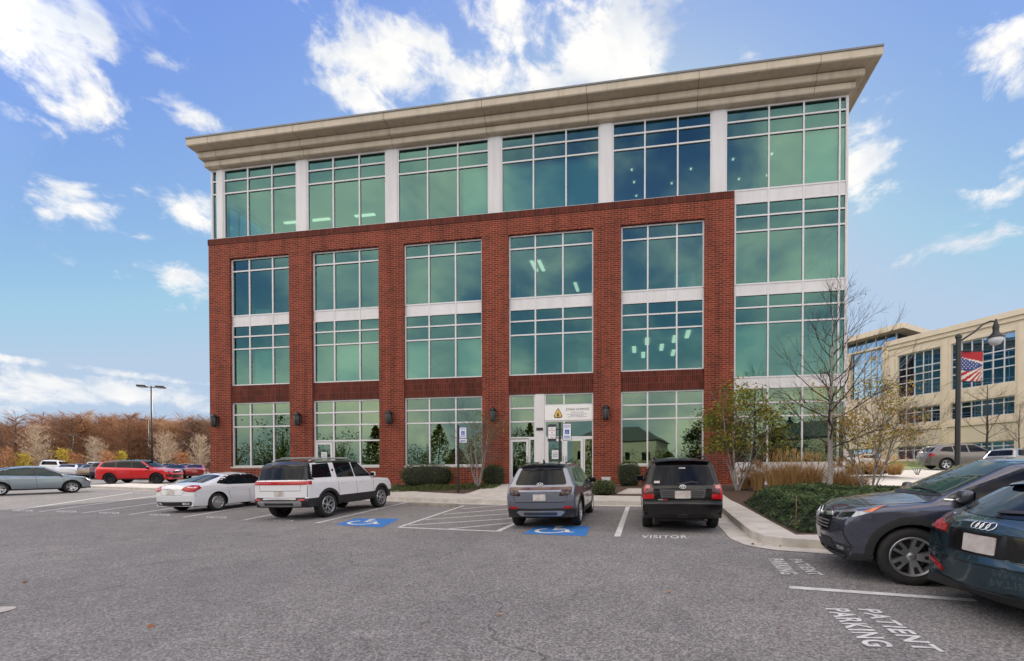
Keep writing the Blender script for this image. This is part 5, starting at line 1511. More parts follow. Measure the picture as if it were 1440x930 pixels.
# --- dark teal estate, tail towards us
c = Car('parked_car', 'dark teal estate car with four rings on its tailgate at the right edge', paint('teal_paint', (.010, .040, .055), .5, .22),
        [(-2.22, .26, .05, .05, .08), (-2.34, .36, .06, .07, .22), (-2.38, .62, .05, .08, .24), (-2.35, .69, .03, .07, .23), (-2.33, .93, .06, .07, .22), (-2.26, 1.00, .05, .06, .20), (-1.45, 1.36, .10, .05, .08),
         (-.9, 1.445, .3, .07, .05), (-.2, 1.47, .5, .09, .05), (.45, 1.43, .5, .08, .05), (1.35, 1.0, .15, .06, .07), (2.1, .86, .3, .06, .05), (2.32, .66, .1, .07, .12), (2.36, .45, .1, .06, .14), (2.26, .24, .05, .05, .1)],
        2.82, .345, .922, .58, 1.46, (1.02, .93), sill=.24, zmid=.60, kr=.15, kf=.15, h=.045, creases=((.86, .012),), matfn=lambda x, y, z: 2 if z < .33 else 0, mats=[M['trim']])
c.patch('rear_window', rp([(-.64, 1.035), (.64, 1.035), (.53, 1.315), (-.53, 1.315)], .05), 'rear', M['car_glass'], step=.05)
c.spoiler(-1.62, -1.30, .50, 1.345, 1.395, c.body.data.materials[0])
for sd in (1, -1):
    pts = [(-2.33, sd * .44, .83), (-2.32, sd * .46, .955), (-2.24, sd * .70, .985), (-2.02, sd * .90, 1.0), (-1.95, sd * .91, .96), (-2.06, sd * .90, .87), (-2.28, sd * .70, .82)]
    lamp = c.patch('tail_light', pts, 'wrapR', M['dark_red_lens'], xc=-1.3, off=.010, step=.05)
    c.patch('lens', [(-2.33, sd * .47, .85), (-2.33, sd * .48, .90), (-2.28, sd * .68, .92), (-2.12, sd * .86, .935), (-2.14, sd * .86, .89), (-2.28, sd * .69, .85)], 'wrapR', M['red_lens'], xc=-1.3, off=.016, step=.05, parent=lamp)
    c.patch('reflector', [(-2.36, sd * .52, .42), (-2.36, sd * .53, .475), (-2.2, sd * .82, .52), (-2.2, sd * .82, .48)], 'wrapR', M['red_lens'], xc=-1.3, off=.012, step=.05)
c.patch('plate_recess', rp([(-.36, .69), (.36, .69), (.39, .90), (-.39, .90)], .02), 'rear', M['gloss_black'], off=.004)
c.plate(.79, w=.32, h=.165)
c.emblem([circ((x, .965), .036, 18, ry=.034) for x in (-.078, -.026, .026, .078)], 'rear', M['chrome'], .011, off=.014)
c.badge_text('A4', (.58, .755), .035, 'rear', M['chrome']); c.badge_text('quattro', (-.58, .755), .034, 'rear', M['chrome'])
c.seam([(-.70, .95), (-.68, .685), (.68, .685), (.70, .95)], 'rear', .010); c.seam([(-.80, .60), (.80, .60)], 'rear', .008)
c.patch('rear_diffuser', rp([(-.62, .28), (.62, .28), (.66, .36), (-.66, .36)], .02), 'rear', M['trim'], off=.012)
c.seam([(.05, 1.075), (-.45, 1.10)], 'rear', .024, name='wiper', mat=M['trim'], off=.02)
dlo = [(-1.85, 1.06), (-1.3, 1.28), (-.5, 1.37), (.25, 1.35), (1.1, .985), (-1.3, 1.02)]
c.both('window_trim', rp(dlo, .04), 'side', M['gloss_black'], off=.003)
for w in ([(-1.72, 1.065), (-1.28, 1.255), (-1.06, 1.29), (-1.0, 1.04)], [(-.94, 1.04), (-1.0, 1.335), (-.2, 1.37), (-.12, 1.015)], [(-.05, 1.015), (-.12, 1.37), (.22, 1.345), (1.0, .99)]):
    c.both('side_window', rp(w, .03), 'side', M['car_glass'], off=.009)
c.patch('windshield', rp([(-.7, 1.02), (.7, 1.02), (.55, 1.41), (-.55, 1.41)], .06), 'front', M['car_glass'])
for sd in (1, -1):
    c.seam([(-1.05, .98), (-.98, .7), (-.92, .4)], side=sd); c.seam([(-.08, .96), (-.04, .34)], side=sd); c.seam([(-2.08, .84), (-2.10, .62), (-1.88, .62)], side=sd)
c.arch_trim(M['trim'], .045, off=.010); c.mirrors(.98, 1.02, M['gloss_black'], size=(.1, .18, .13)); c.rails(-1.2, .2, .50, 1.37, 1.41, M['silver_trim'])
c.both('headlight', [(2.26, .5, .55), (2.2, .56, .68), (1.86, .86, .76), (1.92, .86, .60)], 'wrapF', M['clear_lens'], xc=1.3)
c.wheels(10, (M['alloy'], M['dark_alloy']), .245, style='spoke', rimr=.25)
c.place((1366, 874), (-2.37, 0), R(3), 1.0, dz=-.04)
CARS['teal'] = c

# --- bronze-grey car beyond the lamp post
c = Car('parked_car', 'grey brown crossover beyond the lamp post, before the beige building', paint('bronze_grey_paint', (.16, .145, .13), .5, .28),
        [(-2.22, .30, .05, .05, .06), (-2.32, .50, .06, .07, .10), (-2.33, .85, .1, .08, .10), (-2.2, 1.15, .06, .06, .10), (-1.8, 1.50, .1, .06, .06), (-1.3, 1.60, .3, .07, .05), (-.3, 1.65, .5, .09, .05), (.35, 1.61, .5, .08, .05),
         (1.25, 1.08, .15, .06, .07), (2.0, .96, .3, .07, .05), (2.24, .78, .1, .08, .12), (2.28, .52, .1, .06, .13), (2.16, .28, .05, .05, .1)],
        2.7, .36, .92, .61, 1.61, (1.12, 1.0), sill=.27, h=.08)
for w in ([(-1.7, 1.2), (-1.45, 1.42), (-1.0, 1.47), (-.95, 1.12)], [(-.88, 1.12), (-.92, 1.48), (-.2, 1.52), (-.14, 1.08)], [(-.06, 1.08), (-.12, 1.52), (.25, 1.5), (1.02, 1.07)]):
    c.both('side_window', rp(w, .03), 'side', M['car_glass'], off=.009)
c.patch('windshield', rp([(-.73, 1.1), (.73, 1.1), (.57, 1.57), (-.57, 1.57)], .06), 'front', M['car_glass_green'])
c.patch('rear_window', rp([(-.65, 1.15), (.65, 1.15), (.55, 1.44), (-.55, 1.44)], .06), 'rear', M['car_glass'])
c.both('headlight', [(2.2, .5, .66), (2.16, .5, .8), (1.86, .84, .88), (1.9, .85, .72)], 'wrapF', M['clear_lens'], xc=1.3)
c.both('tail_light', [(-2.3, .6, .85), (-2.25, .6, 1.05), (-2.0, .87, 1.08), (-2.02, .88, .88)], 'wrapR', M['red_lens'], xc=-1.3)
c.patch('grille', rp([(-.5, .5), (.5, .5), (.55, .8), (-.55, .8)], .05), 'front', M['gloss_black'])
c.mirrors(.92, 1.08, M['gloss_black']); c.wheels(5, (M['alloy'], M['dark_alloy']), .235, style='spoke')
c.place((1330, 661), (-1.35, -.82), R(-10), 1.22)
BRONZE = c

# --- far parked cars: three simple bodies, each car its own copy
def far_proto(kind, pm):
    if kind == 'saloon':
        top = [(-2.3, .28, .05, .05, .08), (-2.42, .5, .08, .07, .12), (-2.40, .92, .08, .06, .12), (-1.7, 1.02, .2, .06, .05), (-.9, 1.38, .4, .08, .06), (.3, 1.42, .5, .08, .05), (1.2, .98, .2, .06, .06), (2.05, .82, .2, .07, .06), (2.25, .55, .1, .06, .12), (2.15, .25, .05, .05, .1)]
        zr, bl, dl, wz = 1.38, (.98, .92), [(-1.5, 1.0), (-.85, 1.31), (.25, 1.35), (1.0, .96)], (1.0, 1.36)
    elif kind == 'van':
        top = [(-2.4, .32, .05, .05, .06), (-2.5, .6, .08, .07, .08), (-2.45, 1.1, .08, .06, .08), (-2.25, 1.70, .1, .07, .05), (-1.8, 1.80, .3, .08, .05), (.7, 1.78, .4, .08, .05), (1.5, 1.15, .2, .07, .06), (2.3, .95, .2, .08, .08), (2.45, .6, .1, .07, .12), (2.3, .3, .05, .05, .1)]
        zr, bl, dl, wz = 1.76, (1.1, 1.05), [(-2.1, 1.15), (-2.0, 1.62), (.6, 1.68), (1.3, 1.1)], (1.17, 1.7)
    else:
        top = [(-2.2, .30, .05, .05, .06), (-2.3, .6, .08, .07, .08), (-2.25, 1.05, .08, .06, .08), (-1.85, 1.54, .1, .07, .05), (-1.4, 1.62, .3, .08, .05), (.4, 1.62, .4, .08, .05), (1.2, 1.08, .2, .07, .06), (2.1, .95, .2, .08, .08), (2.25, .6, .1, .07, .12), (2.1, .3, .05, .05, .1)]
        zr, bl, dl, wz = 1.6, (1.08, 1.0), [(-1.8, 1.12), (-1.55, 1.48), (.3, 1.53), (1.0, 1.06)], (1.1, 1.56)
    c = Car('parked_car', 'far parked car', pm, top, 2.7, .34, .9, .62, zr, bl, h=.12, group='cars parked in the far left rows')
    c.both('side_window', rp(dl, .05), 'side', M['car_glass'], off=.009, step=.15)
    c.patch('windshield', rp([(-.7, wz[0]), (.7, wz[0]), (.56, wz[1] - .03), (-.56, wz[1] - .03)], .06), 'front', M['car_glass'], step=.15)
    if kind == 'saloon': c.patch('rear_window', rp([(-1.6, -.6), (-1.6, .6), (-.95, .52), (-.95, -.52)], .06), 'top', M['car_glass'], step=.15)
    else: c.patch('rear_window', rp([(-.66, wz[0] + .02), (.66, wz[0] + .02), (.55, wz[1] - .1), (-.55, wz[1] - .1)], .06), 'rear', M['car_glass'], step=.15)
    c.both('tail_light', rp([(.58, .78), (.8, .8), (.78, .95), (.6, .95)], .03), 'rear', M['red_lens'], step=.2)
    c.both('headlight', rp([(.48, .62), (.74, .64), (.7, .78), (.46, .76)], .03), 'front', M['clear_lens'], step=.2)
    c.wheels(5, (M['alloy'], M['dark_alloy']), .22, style='spoke')
    return c
FAR = []
def far_car(kind, pm, x, y, h, label, group='cars parked in the far left rows'):
    key = kind
    if key not in FARP: FARP[key] = far_proto(kind, pm); c = FARP[key].root; first = FARP[key]
    else:
        src = FARP[key].root; c = src.copy(); COL.objects.link(c)
        for ch in list(src.children):
            q = ch.copy(); COL.objects.link(q); q.parent = c
            for g in list(ch.children):
                w = g.copy(); COL.objects.link(w); w.parent = q
            if ch.name.startswith('body'):
                q.material_slots[0].link = 'OBJECT'; q.material_slots[0].material = pm
    c.location = (x, y, gz(x, y)); c.rotation_euler = (0, -.0 , h)
    c['label'] = label; c['group'] = group; c['category'] = 'car'
    return c
FARP = {}
PW, PB, PD, PG, PT, PR = paint('far_white', (.7, .7, .7), 0, .35), paint('far_black', (.01, .01, .012), .2, .25), paint('far_dark_blue', (.015, .02, .05), .3, .25), paint('far_silver', (.36, .37, .38), .6, .3), paint('far_tan', (.30, .24, .17), .5, .3), paint('far_red', (.3, .02, .02), .2, .3)
for kind, pm, u, v, dist, h, label in (
        ('van', PW, 80, 668, 55, 124, 'white people carrier just above the roof of the pale blue grey crossover'),
        ('saloon', PW, 100, 671, 49, 126, 'white saloon half hidden behind the bonnet of the pale blue grey crossover'),
        ('saloon', PD, 121, 671, 50, 126, 'small dark saloon left of the tan saloon in the far row'),
        ('saloon', PT, 133, 671, 47, 126, 'tan saloon in the far row left of the dark blue crossover'),
        ('crossover', PD, 150, 672, 46, 126, 'dark blue crossover touching the tail of the red sport utility in the view'),
        ('saloon', PG, 112, 668, 58, 128, 'silver saloon showing its roof behind the small dark saloon'),
        ('crossover', PW, 137, 664, 62, 128, 'white crossover showing only its roof behind the tan saloon'),
        ('saloon', PB, 250, 672, 46, 122, 'black saloon right of the nose of the red sport utility'),
        ('saloon', PW, 264, 668, 53, 122, 'white saloon behind the black saloon, right of the lamp pole'),
        ('saloon', PG, 240, 667, 59, 122, 'silver saloon beyond the red sport utility bonnet'),
        ('saloon', PR, 277, 672, 47, 122, 'dark red saloon beside the bare shrubs near the brick corner')):
    p = atd(u, v, dist); far_car(kind, pm, p.x, p.y, R(h), label)
p = atd(1214, 640, 38); far_car('saloon', PW, p.x, p.y, R(20), 'white saloon just right of the glass corner, behind the tan grass', 'cars by the beige building')
p = atd(1434, 652, 29); far_car('crossover', PG, p.x, p.y, R(20), 'silver crossover whose roof peeks over the bonnet at the far right edge', 'cars by the beige building')

for i, (x, y, h, k, pm, lab) in enumerate(((-14, -9.5, 80, 'saloon', PD, 'dark blue saloon behind the viewpoint, mirrored in the ground floor glass'), (-8, -10, 82, 'crossover', PW, 'white crossover behind the viewpoint, mirrored in the ground floor glass'),
        (-2.5, -10, 84, 'saloon', PR, 'dark red saloon behind the viewpoint, mirrored beside the entrance'), (3, -10, 86, 'crossover', PG, 'silver crossover behind the viewpoint, mirrored beside the entrance'), (11, -9, 88, 'saloon', PB, 'black saloon behind the viewpoint, mirrored right of the entrance'),
        (-30, 3, 60, 'crossover', PR, 'red crossover behind the viewpoint, mirrored in the left ground floor glass'), (-36, 9, 55, 'saloon', PW, 'white saloon behind the viewpoint, mirrored in the left ground floor glass'))):
    far_car(k, pm, x, y, R(h), lab, 'cars parked behind the viewpoint')
# ------------------------------------------------------------------ plants
M['bark_pale'] = pmat('pale_bark', (.36, .33, .30), .9, col2=(.17, .15, .135), vscale=14, bump=.3)
M['bark'] = pmat('grey_brown_bark', (.115, .088, .068), .9, var=.3, vscale=8)
M['bark_dark'] = pmat('dark_bark', (.055, .042, .036), .9, var=.3, vscale=8)
M['leaf_olive'] = leaf_material('olive_leaves', [(.065, .095, .018), (.125, .165, .025), (.21, .21, .03), (.33, .20, .03)])
M['leaf_yellow'] = leaf_material('yellow_leaves', [(.16, .17, .03), (.32, .27, .045), (.46, .32, .05), (.40, .18, .045)])
M['leaf_hedge'] = leaf_material('hedge_leaves', [(.022, .032, .012), (.052, .070, .022), (.095, .115, .035), (.15, .11, .045)])
M['leaf_juniper'] = leaf_material('juniper_sprays', [(.016, .034, .015), (.048, .082, .032), (.115, .165, .062), (.17, .20, .09)])
M['leaf_cover'] = leaf_material('ground_cover_leaves', [(.03, .05, .015), (.07, .10, .03), (.13, .16, .05), (.14, .12, .05)])
M['grass_tan'] = leaf_material('tan_grass_blades', [(.28, .15, .055), (.46, .28, .11), (.62, .42, .19), (.34, .19, .075)], trans=.35)
M['wood_twig'] = leaf_material('woodland_twigs', [(.16, .11, .085), (.30, .17, .10), (.42, .21, .105), (.50, .33, .19)], rough=.9, trans=.2)
M['twig_rust'] = leaf_material('rust_leaves', [(.26, .11, .05), (.42, .18, .08), (.52, .25, .11), (.46, .3, .16)], trans=.3)
M['twig_pale'] = leaf_material('pale_twigs', [(.34, .26, .18), (.50, .39, .28), (.60, .48, .35), (.42, .34, .25)], rough=.9, trans=.1)
M['leaf_gold'] = leaf_material('gold_leaves', [(.30, .24, .03), (.52, .38, .05), (.62, .46, .06), (.40, .36, .06)], trans=.35)
M['needle'] = leaf_material('conifer_needles', [(.08, .11, .035), (.18, .20, .055), (.28, .28, .075), (.30, .22, .09)])

class Leaves:
    def __init__(s, rnd): s.v = []; s.f = []; s.t = []; s.r = rnd
    def leaf(s, p, size, tint, d=None, asp=.6):
        r = s.r
        if d is None:
            d = Vector((r.gauss(0, 1), r.gauss(0, 1), r.gauss(0, .8)))
        d = d.normalized(); q = Vector((r.gauss(0, 1), r.gauss(0, 1), r.gauss(0, 1))); q = (q - d * q.dot(d)).normalized()
        a = d * size * .5; b = q * size * asp * .5; n = len(s.v)
        s.v += [p - a, p + b, p + a, p - b]; s.f.append((n, n + 1, n + 2, n + 3)); s.t.append(tint)
    def blade(s, p0, p1, p2, w, tint, side=None):
        d = (p2 - p0); q = side or Vector((s.r.gauss(0, 1), s.r.gauss(0, 1), .0)).normalized()
        b = q * w * .5; n = len(s.v)
        s.v += [p0 - b, p0 + b, p1 + b * .8, p1 - b * .8, p2]
        s.f += [(n, n + 1, n + 2, n + 3), (n + 3, n + 2, n + 4)]; s.t += [tint, tint]
    def stroke(s, p0, p1, w, tint):
        d = (p1 - p0); q = Vector((s.r.gauss(0, 1), s.r.gauss(0, 1), s.r.gauss(0, 1))); q = q - d * (q.dot(d) / max(1e-9, d.dot(d)))
        b = q.normalized() * w * .5; n = len(s.v)
        s.v += [p0 - b, p0 + b, p1]; s.f.append((n, n + 1, n + 2)); s.t.append(tint)
    def build(s, name, mat, parent=None, origin=None):
        o = origin or Vector((0, 0, 0))
        me = bpy.data.meshes.new(name); me.from_pydata([tuple(p - o) for p in s.v], [], s.f)
        at = me.attributes.new('tint', 'FLOAT', 'FACE'); at.data.foreach_set('value', [min(1, max(0, t)) for t in s.t])
        me.materials.append(mat)
        return link(bpy.data.objects.new(name, me), parent)

def branchy(bm, rnd, p, d, L, r, lev, tips, up=.25, spread=.6, n_child=(2, 4), seg=4, kink=.18, taper=.55, minr=.004, sides=6, nodes=None):
    pts = [p]; q = p.copy(); dd = d.copy(); step = L / seg
    for k in range(seg):
        dd = (dd + Vector((rnd.gauss(0, kink), rnd.gauss(0, kink), rnd.gauss(0, kink) + up * .25))).normalized()
        q = q + dd * step; pts.append(q.copy())
    rad = [max(minr, r * (1 - (1 - taper) * k / seg)) for k in range(seg + 1)]
    if lev == 0: rad[-1] = minr * .6
    tube(bm, pts, rad, max(3, sides), cap=False)
    if nodes is not None: nodes += pts[1:]
    if lev == 0:
        tips.append((pts[-1], dd)); return
    for _ in range(rnd.randint(*n_child)):
        k = rnd.randint(max(1, seg - 2), seg) if lev > 1 else rnd.randint(1, seg)
        ax = Vector((rnd.gauss(0, 1), rnd.gauss(0, 1), rnd.gauss(0, .6)))
        nd = (dd + ax.normalized() * spread * rnd.uniform(.7, 1.3) + Vector((0, 0, up))).normalized()
        branchy(bm, rnd, pts[k], nd, L * rnd.uniform(.55, .8), rad[k] * rnd.uniform(.5, .7), lev - 1, tips, up, spread, n_child, max(2, seg - 1), kink, taper, minr, sides - 1, nodes)
    branchy(bm, rnd, pts[-1], dd, L * .7, rad[-1] * .95, lev - 1, tips, up, spread, n_child, max(2, seg - 1), kink, taper, minr, sides - 1, nodes)

def bare_tree(name, base, height, r0, label, cat='tree', seed=1, trunk_mat='bark_pale', crown_r=2.6, leader=True, rz=0, group=None, clear=.3, nb=22, leaf=None):
    rnd = random.Random(seed); root = empty(name, base, label=label, cat=cat, group=group)
    tb = bmesh.new(); pts = []; N = 14; x = y = 0
    for k in range(N + 1):
        pts.append(Vector((x, y, height * k / N))); x += rnd.gauss(0, .012) * height * .2; y += rnd.gauss(0, .012) * height * .2
    rad = [r0 * (1.25 if k == 0 else 1) * (1 - k / N) ** .75 + .006 for k in range(N + 1)]
    tube(tb, pts, rad, 9); mobj('trunk', tb, M[trunk_mat], root, True)
    cb = bmesh.new(); tips = []; nodes = []
    for i in range(nb):
        t = clear + (1 - clear) * (i + rnd.random()) / nb * .95
        k = min(N - 1, int(t * N)); p = pts[k].lerp(pts[k + 1], t * N - k)
        a = i * 2.4 + rnd.uniform(-.5, .5); L = crown_r * (1.05 - .75 * (t - clear) / (1 - clear)) * rnd.uniform(.7, 1.1)
        d = Vector((math.cos(a), math.sin(a), .35 + .5 * t)).normalized()
        branchy(cb, rnd, p, d, L * .55, rad[k] * .30 + .005, 3, tips, .12, .55, (2, 3), 4, .15, .6, .0028, 6, nodes)
    mobj('crown', cb, M['bark_dark'] if trunk_mat != 'twig' else M['bark'], root, True)
    if leaf:
        lv = Leaves(rnd)
        for p, d in tips:
            if rnd.random() < leaf[1]: lv.leaf(p, rnd.uniform(.05, .09), rnd.random())
        lv.build('leaves', M[leaf[0]], root)
    return root

# the bare street tree in the juniper bed
b = gp(1168, 700, bz)
S_ = (b.y) / F
bare_tree('bare_tree', b, 272 * S_, .09, 'leafless young tree with a pale trunk rising from the junipers', seed=11, crown_r=3.0, clear=.24, nb=27, leaf=('leaf_yellow', .03))

def multi_stem(name, base, label, W_, H_, z0, seed, leafm, nleaf, nst=6, stem_mat='bark_pale', lsize=(.07, .13), lean=.5, off=(0, 0), density=.75, sr=.035):
    rnd = random.Random(seed); root = empty(name, base, label=label, cat='tree')
    tb = bmesh.new(); cb = bmesh.new(); tips = []; nodes = []
    for i in range(nst):
        a = 2 * math.pi * i / nst + rnd.uniform(-.4, .4)
        p = Vector((.06 * math.cos(a), .06 * math.sin(a), 0)); d = Vector((math.cos(a) * lean * rnd.uniform(.4, 1.1), math.sin(a) * lean * rnd.uniform(.4, 1.0), 1)).normalized()
        pts = [p]; L = H_ * rnd.uniform(.55, .8)
        for k in range(6):
            d = (d + Vector((rnd.gauss(0, .05) + .02 * off[0], rnd.gauss(0, .05), .05))).normalized(); pts.append(pts[-1] + d * L / 6)
        rad = [sr * (1 - .11 * k) for k in range(7)]
        tube(tb, pts, rad, 7, cap=False)
        for k in range(2, 7):
            for _ in range(2 if k < 6 else 3):
                ax = Vector((rnd.gauss(0, 1), rnd.gauss(0, 1), rnd.gauss(0, .3))).normalized()
                branchy(cb, rnd, pts[k], (d * .6 + ax * .8).normalized(), H_ * .20 * rnd.uniform(.6, 1.1), rad[k] * .5, 2, tips, .12, .6, (2, 3), 3, .15, .6, .004, 5, nodes)
    mobj('stems', tb, M[stem_mat], root, True); mobj('branches', cb, M['bark'], root, True)
    lv = Leaves(rnd); pool = [t[0] for t in tips] + nodes
    # clumps so that the crown is uneven and see-through
    heads = [rnd.choice(pool) for _ in range(max(6, nleaf // 45))]
    for h in heads:
        if h.z < z0: continue
        tn = rnd.uniform(0, .6) + .25 * rnd.random()
        for _ in range(rnd.randint(25, 62)):
            p = h + Vector((rnd.gauss(0, .22), rnd.gauss(0, .22), rnd.gauss(0, .16)))
            if p.z > z0: lv.leaf(p, rnd.uniform(*lsize), tn + rnd.uniform(-.15, .4))
    lv.build('crown', M[leafm], root)
    return root
b = gp(1037, 690, bz); k = b.y / F
multi_stem('leafy_tree', b, 'multi stemmed pale tree with olive yellow leaves before the right brick pier', 150 * k, 150 * k, 52 * k, 5, 'leaf_olive', 4200, 7, lean=.50, lsize=(.09, .16))
b = gp(1222, 700, bz); k = b.y / F
multi_stem('leafy_tree', b, 'multi stemmed tree with sparse golden leaves right of the bare street tree', 150 * k, 182 * k, 62 * k, 9, 'leaf_yellow', 2400, 7, lean=.62, sr=.03, lsize=(.07, .12))
b = gp(672, 686, bz); k = b.y / F
multi_stem('leafy_tree', b, 'small pale stemmed tree with thin yellowing leaves behind the blue accessible sign', 60 * k, 105 * k, 36 * k, 14, 'leaf_olive', 520, 7, lean=.30, sr=.026, lsize=(.05, .10))
b = gp(884, 676, bz); k = b.y / F
multi_stem('leafy_tree', b, 'small thin shrub tree with pale stems left of the black sport utility', 40 * k, 105 * k, 40 * k, 21, 'leaf_olive', 260, 6, lean=.34, sr=.022, lsize=(.05, .09))
b = gp(1290, 668, bz); k = b.y / F
multi_stem('leafy_tree', b, 'thin rusty leaved shrub tree at the corner of the beige building', 40 * k, 110 * k, 30 * k, 23, 'leaf_yellow', 420, 5, lean=.5, sr=.022, lsize=(.06, .10))

def hedge(name, c, sx, sy, h, rz, label, leafm='leaf_hedge', n=2600, seed=1, ls=(.035, .075), rnd_top=.25):
    rnd = random.Random(seed); root = empty(name, c, rz, label=label, cat='shrub')
    bm = bmesh.new(); bmesh.ops.create_icosphere(bm, subdivisions=3, radius=1)
    def shape(v):
        e = 3.2
        m = (abs(v.x) ** e + abs(v.y) ** e + abs(v.z) ** e) ** (1 / e)
        return Vector((v.x / m * sx / 2, v.y / m * sy / 2, v.z / m * h / 2 + h / 2))
    for v in bm.verts: v.co = shape(v.co) * .90
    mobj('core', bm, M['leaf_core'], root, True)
    lv = Leaves(rnd)
    for _ in range(n):
        v = Vector((rnd.gauss(0, 1), rnd.gauss(0, 1), rnd.gauss(0, 1))).normalized()
        p = shape(v); q = p * rnd.uniform(.86, 1.035) ; q.z = p.z * rnd.uniform(.92, 1.03) + rnd.gauss(0, .015)
        if q.z < .02: continue
        lv.leaf(q, rnd.uniform(*ls), .25 + .35 * rnd.random() + .12 * math.sin(7 * p.x + seed) + .1 * math.sin(9 * p.z + 4 * p.y))
    lv.build('foliage', M[leafm], root)
    return root
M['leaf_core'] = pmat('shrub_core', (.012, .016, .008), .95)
def hedge_px(x0, x1, yb, ht, dep, label, **k):
    a, c = gp(x0, yb, bz), gp(x1, yb, bz); m = (a + c) / 2; w = (c - a).length
    m = Vector((m.x + NX.x * dep / 2, m.y + NX.y * dep / 2, 0)); m.z = bz(m.x, m.y) - .03
    return hedge('clipped_hedge', m, w, dep, ht * m.y / F, -YAW, label, **k)
hedge_px(303, 372, 671, 20, 1.0, 'long low clipped hedge at the left end of the brick front', seed=2, n=3600)
hedge_px(560, 628, 686, 31, 1.0, 'clipped dark hedge under the third window from the left', seed=3, n=4200)
hedge_px(675, 704, 683, 29, .9, 'clipped dark hedge between the small pale tree and the entrance', seed=4, n=2400)
hedge_px(832, 864, 697, 20, .9, 'low rounded grey green shrub beside the landing', seed=5, n=1800, leafm='leaf_cover')
hedge_px(868, 900, 684, 34, .9, 'dark shrub behind the black sport utility', seed=6, n=2200)
hedge_px(1196, 1262, 668, 12, 1.6, 'low green shrub under the far tan grass', seed=7, n=2200, leafm='leaf_cover')

# ground cover strip before the third bay
rnd = random.Random(31); lv = Leaves(rnd)
u0 = flocal(*gp(548, 690, bz)[:2])[0]; u1 = flocal(*gp(690, 690, bz)[:2])[0]
for _ in range(5200):
    u = rnd.uniform(u0, u1); w = rnd.random(); v = -1.55 - 1.1 * w - .12 * (u - u1) * .3
    x, y = fworld(u, v); hgt = .16 * (1 - abs(2 * w - 1) ** 3) * (.6 + .4 * math.sin(3 * u)) + .04
    lv.leaf(Vector((x, y, bz(x, y) + rnd.uniform(0, hgt))), rnd.uniform(.04, .09), rnd.random() * .8)
tag(lv.build('ground_cover', M['leaf_cover']), 'low green ground cover along the front of the mulch bed', 'ground cover', kind='stuff')

# juniper mat
def in_poly(p, poly):
    c = False
    for i in range(len(poly)):
        a, b = poly[i - 1], poly[i]
        if (a[1] > p[1]) != (b[1] > p[1]) and p[0] < (b[0] - a[0]) * (p[1] - a[1]) / (b[1] - a[1]) + a[0]: c = not c
    return c
JP = [gp(u, v, bz) for u, v in ((1046, 708), (1080, 727), (1122, 748), (1180, 750), (1280, 756), (1330, 716), (1290, 702), (1200, 697), (1130, 694), (1070, 697))]
JP2 = [(p.x, p.y) for p in JP]
def jh(x, y):
    e = min(math.hypot(x - a[0] - (b[0] - a[0]) * t, y - a[1] - (b[1] - a[1]) * t) for a, b in zip(JP2, JP2[1:] + JP2[:1])
            for t in [min(1, max(0, ((x - a[0]) * (b[0] - a[0]) + (y - a[1]) * (b[1] - a[1])) / ((b[0] - a[0]) ** 2 + (b[1] - a[1]) ** 2)))])
    return (.38 * smooth(0, .45, e) + .05 * math.sin(2.3 * x + 1) * math.sin(2.1 * y) * smooth(0, .5, e)) + .02
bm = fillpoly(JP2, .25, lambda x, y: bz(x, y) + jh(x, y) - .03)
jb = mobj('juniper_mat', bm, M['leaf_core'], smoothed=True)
tag(jb, 'spreading mat of dark green juniper filling the kerbed bed', 'ground cover', kind='stuff')
rnd = random.Random(8); lv = Leaves(rnd)
xs_ = [p[0] for p in JP2]; ys_ = [p[1] for p in JP2]; n = 0
while n < 17000:
    x, y = rnd.uniform(min(xs_), max(xs_)), rnd.uniform(min(ys_), max(ys_))
    if not in_poly((x, y), JP2): continue
    h = jh(x, y); n += 1
    a = rnd.uniform(0, 6.28); d = Vector((math.cos(a), math.sin(a), rnd.uniform(.1, 1.0)))
    t = .20 + .5 * rnd.random() ** 1.5 + .30 * math.sin(3.1 * x + 1.7 * y) * math.sin(2.2 * y - x)
    lv.leaf(Vector((x, y, bz(x, y) + h + rnd.gauss(0, .03))), rnd.uniform(.07, .15), t, d, .35)
o = lv.build('juniper_spray', M['leaf_juniper'], jb); o['kind'] = 'stuff'

# tan ornamental grasses: each tussock a thing
def tussock(c, h, r, seed, label, n=420, mat='grass_tan'):
    rnd = random.Random(seed); root = empty('grass_tussock', c, label=label, cat='grass tussock', group='tan ornamental grasses'); lv = Leaves(rnd)
    for _ in range(n):
        a = rnd.uniform(0, 6.28); q = rnd.random() ** .6; b0 = Vector((math.cos(a), math.sin(a), 0)) * r * .28 * q
        hh = h * rnd.uniform(.55, 1.08); out = Vector((math.cos(a), math.sin(a), 0)) * r * rnd.uniform(.2, 1.0) * q
        lv.blade(b0, b0 + out * .35 + Vector((0, 0, hh * .62)), b0 + out + Vector((rnd.gauss(0, .05), rnd.gauss(0, .05), hh * rnd.uniform(.86, 1))), rnd.uniform(.010, .02), rnd.random())
    for _ in range(n // 6):                             # seed heads
        a = rnd.uniform(0, 6.28); q = rnd.random(); p = Vector((math.cos(a) * r * .7 * q, math.sin(a) * r * .7 * q, h * rnd.uniform(.85, 1.15)))
        lv.blade(p, p + Vector((rnd.gauss(0, .02), rnd.gauss(0, .02), .10)), p + Vector((rnd.gauss(0, .05), rnd.gauss(0, .05), .2)), .03, .5 + .5 * rnd.random())
    lv.build('blades', M[mat], root)
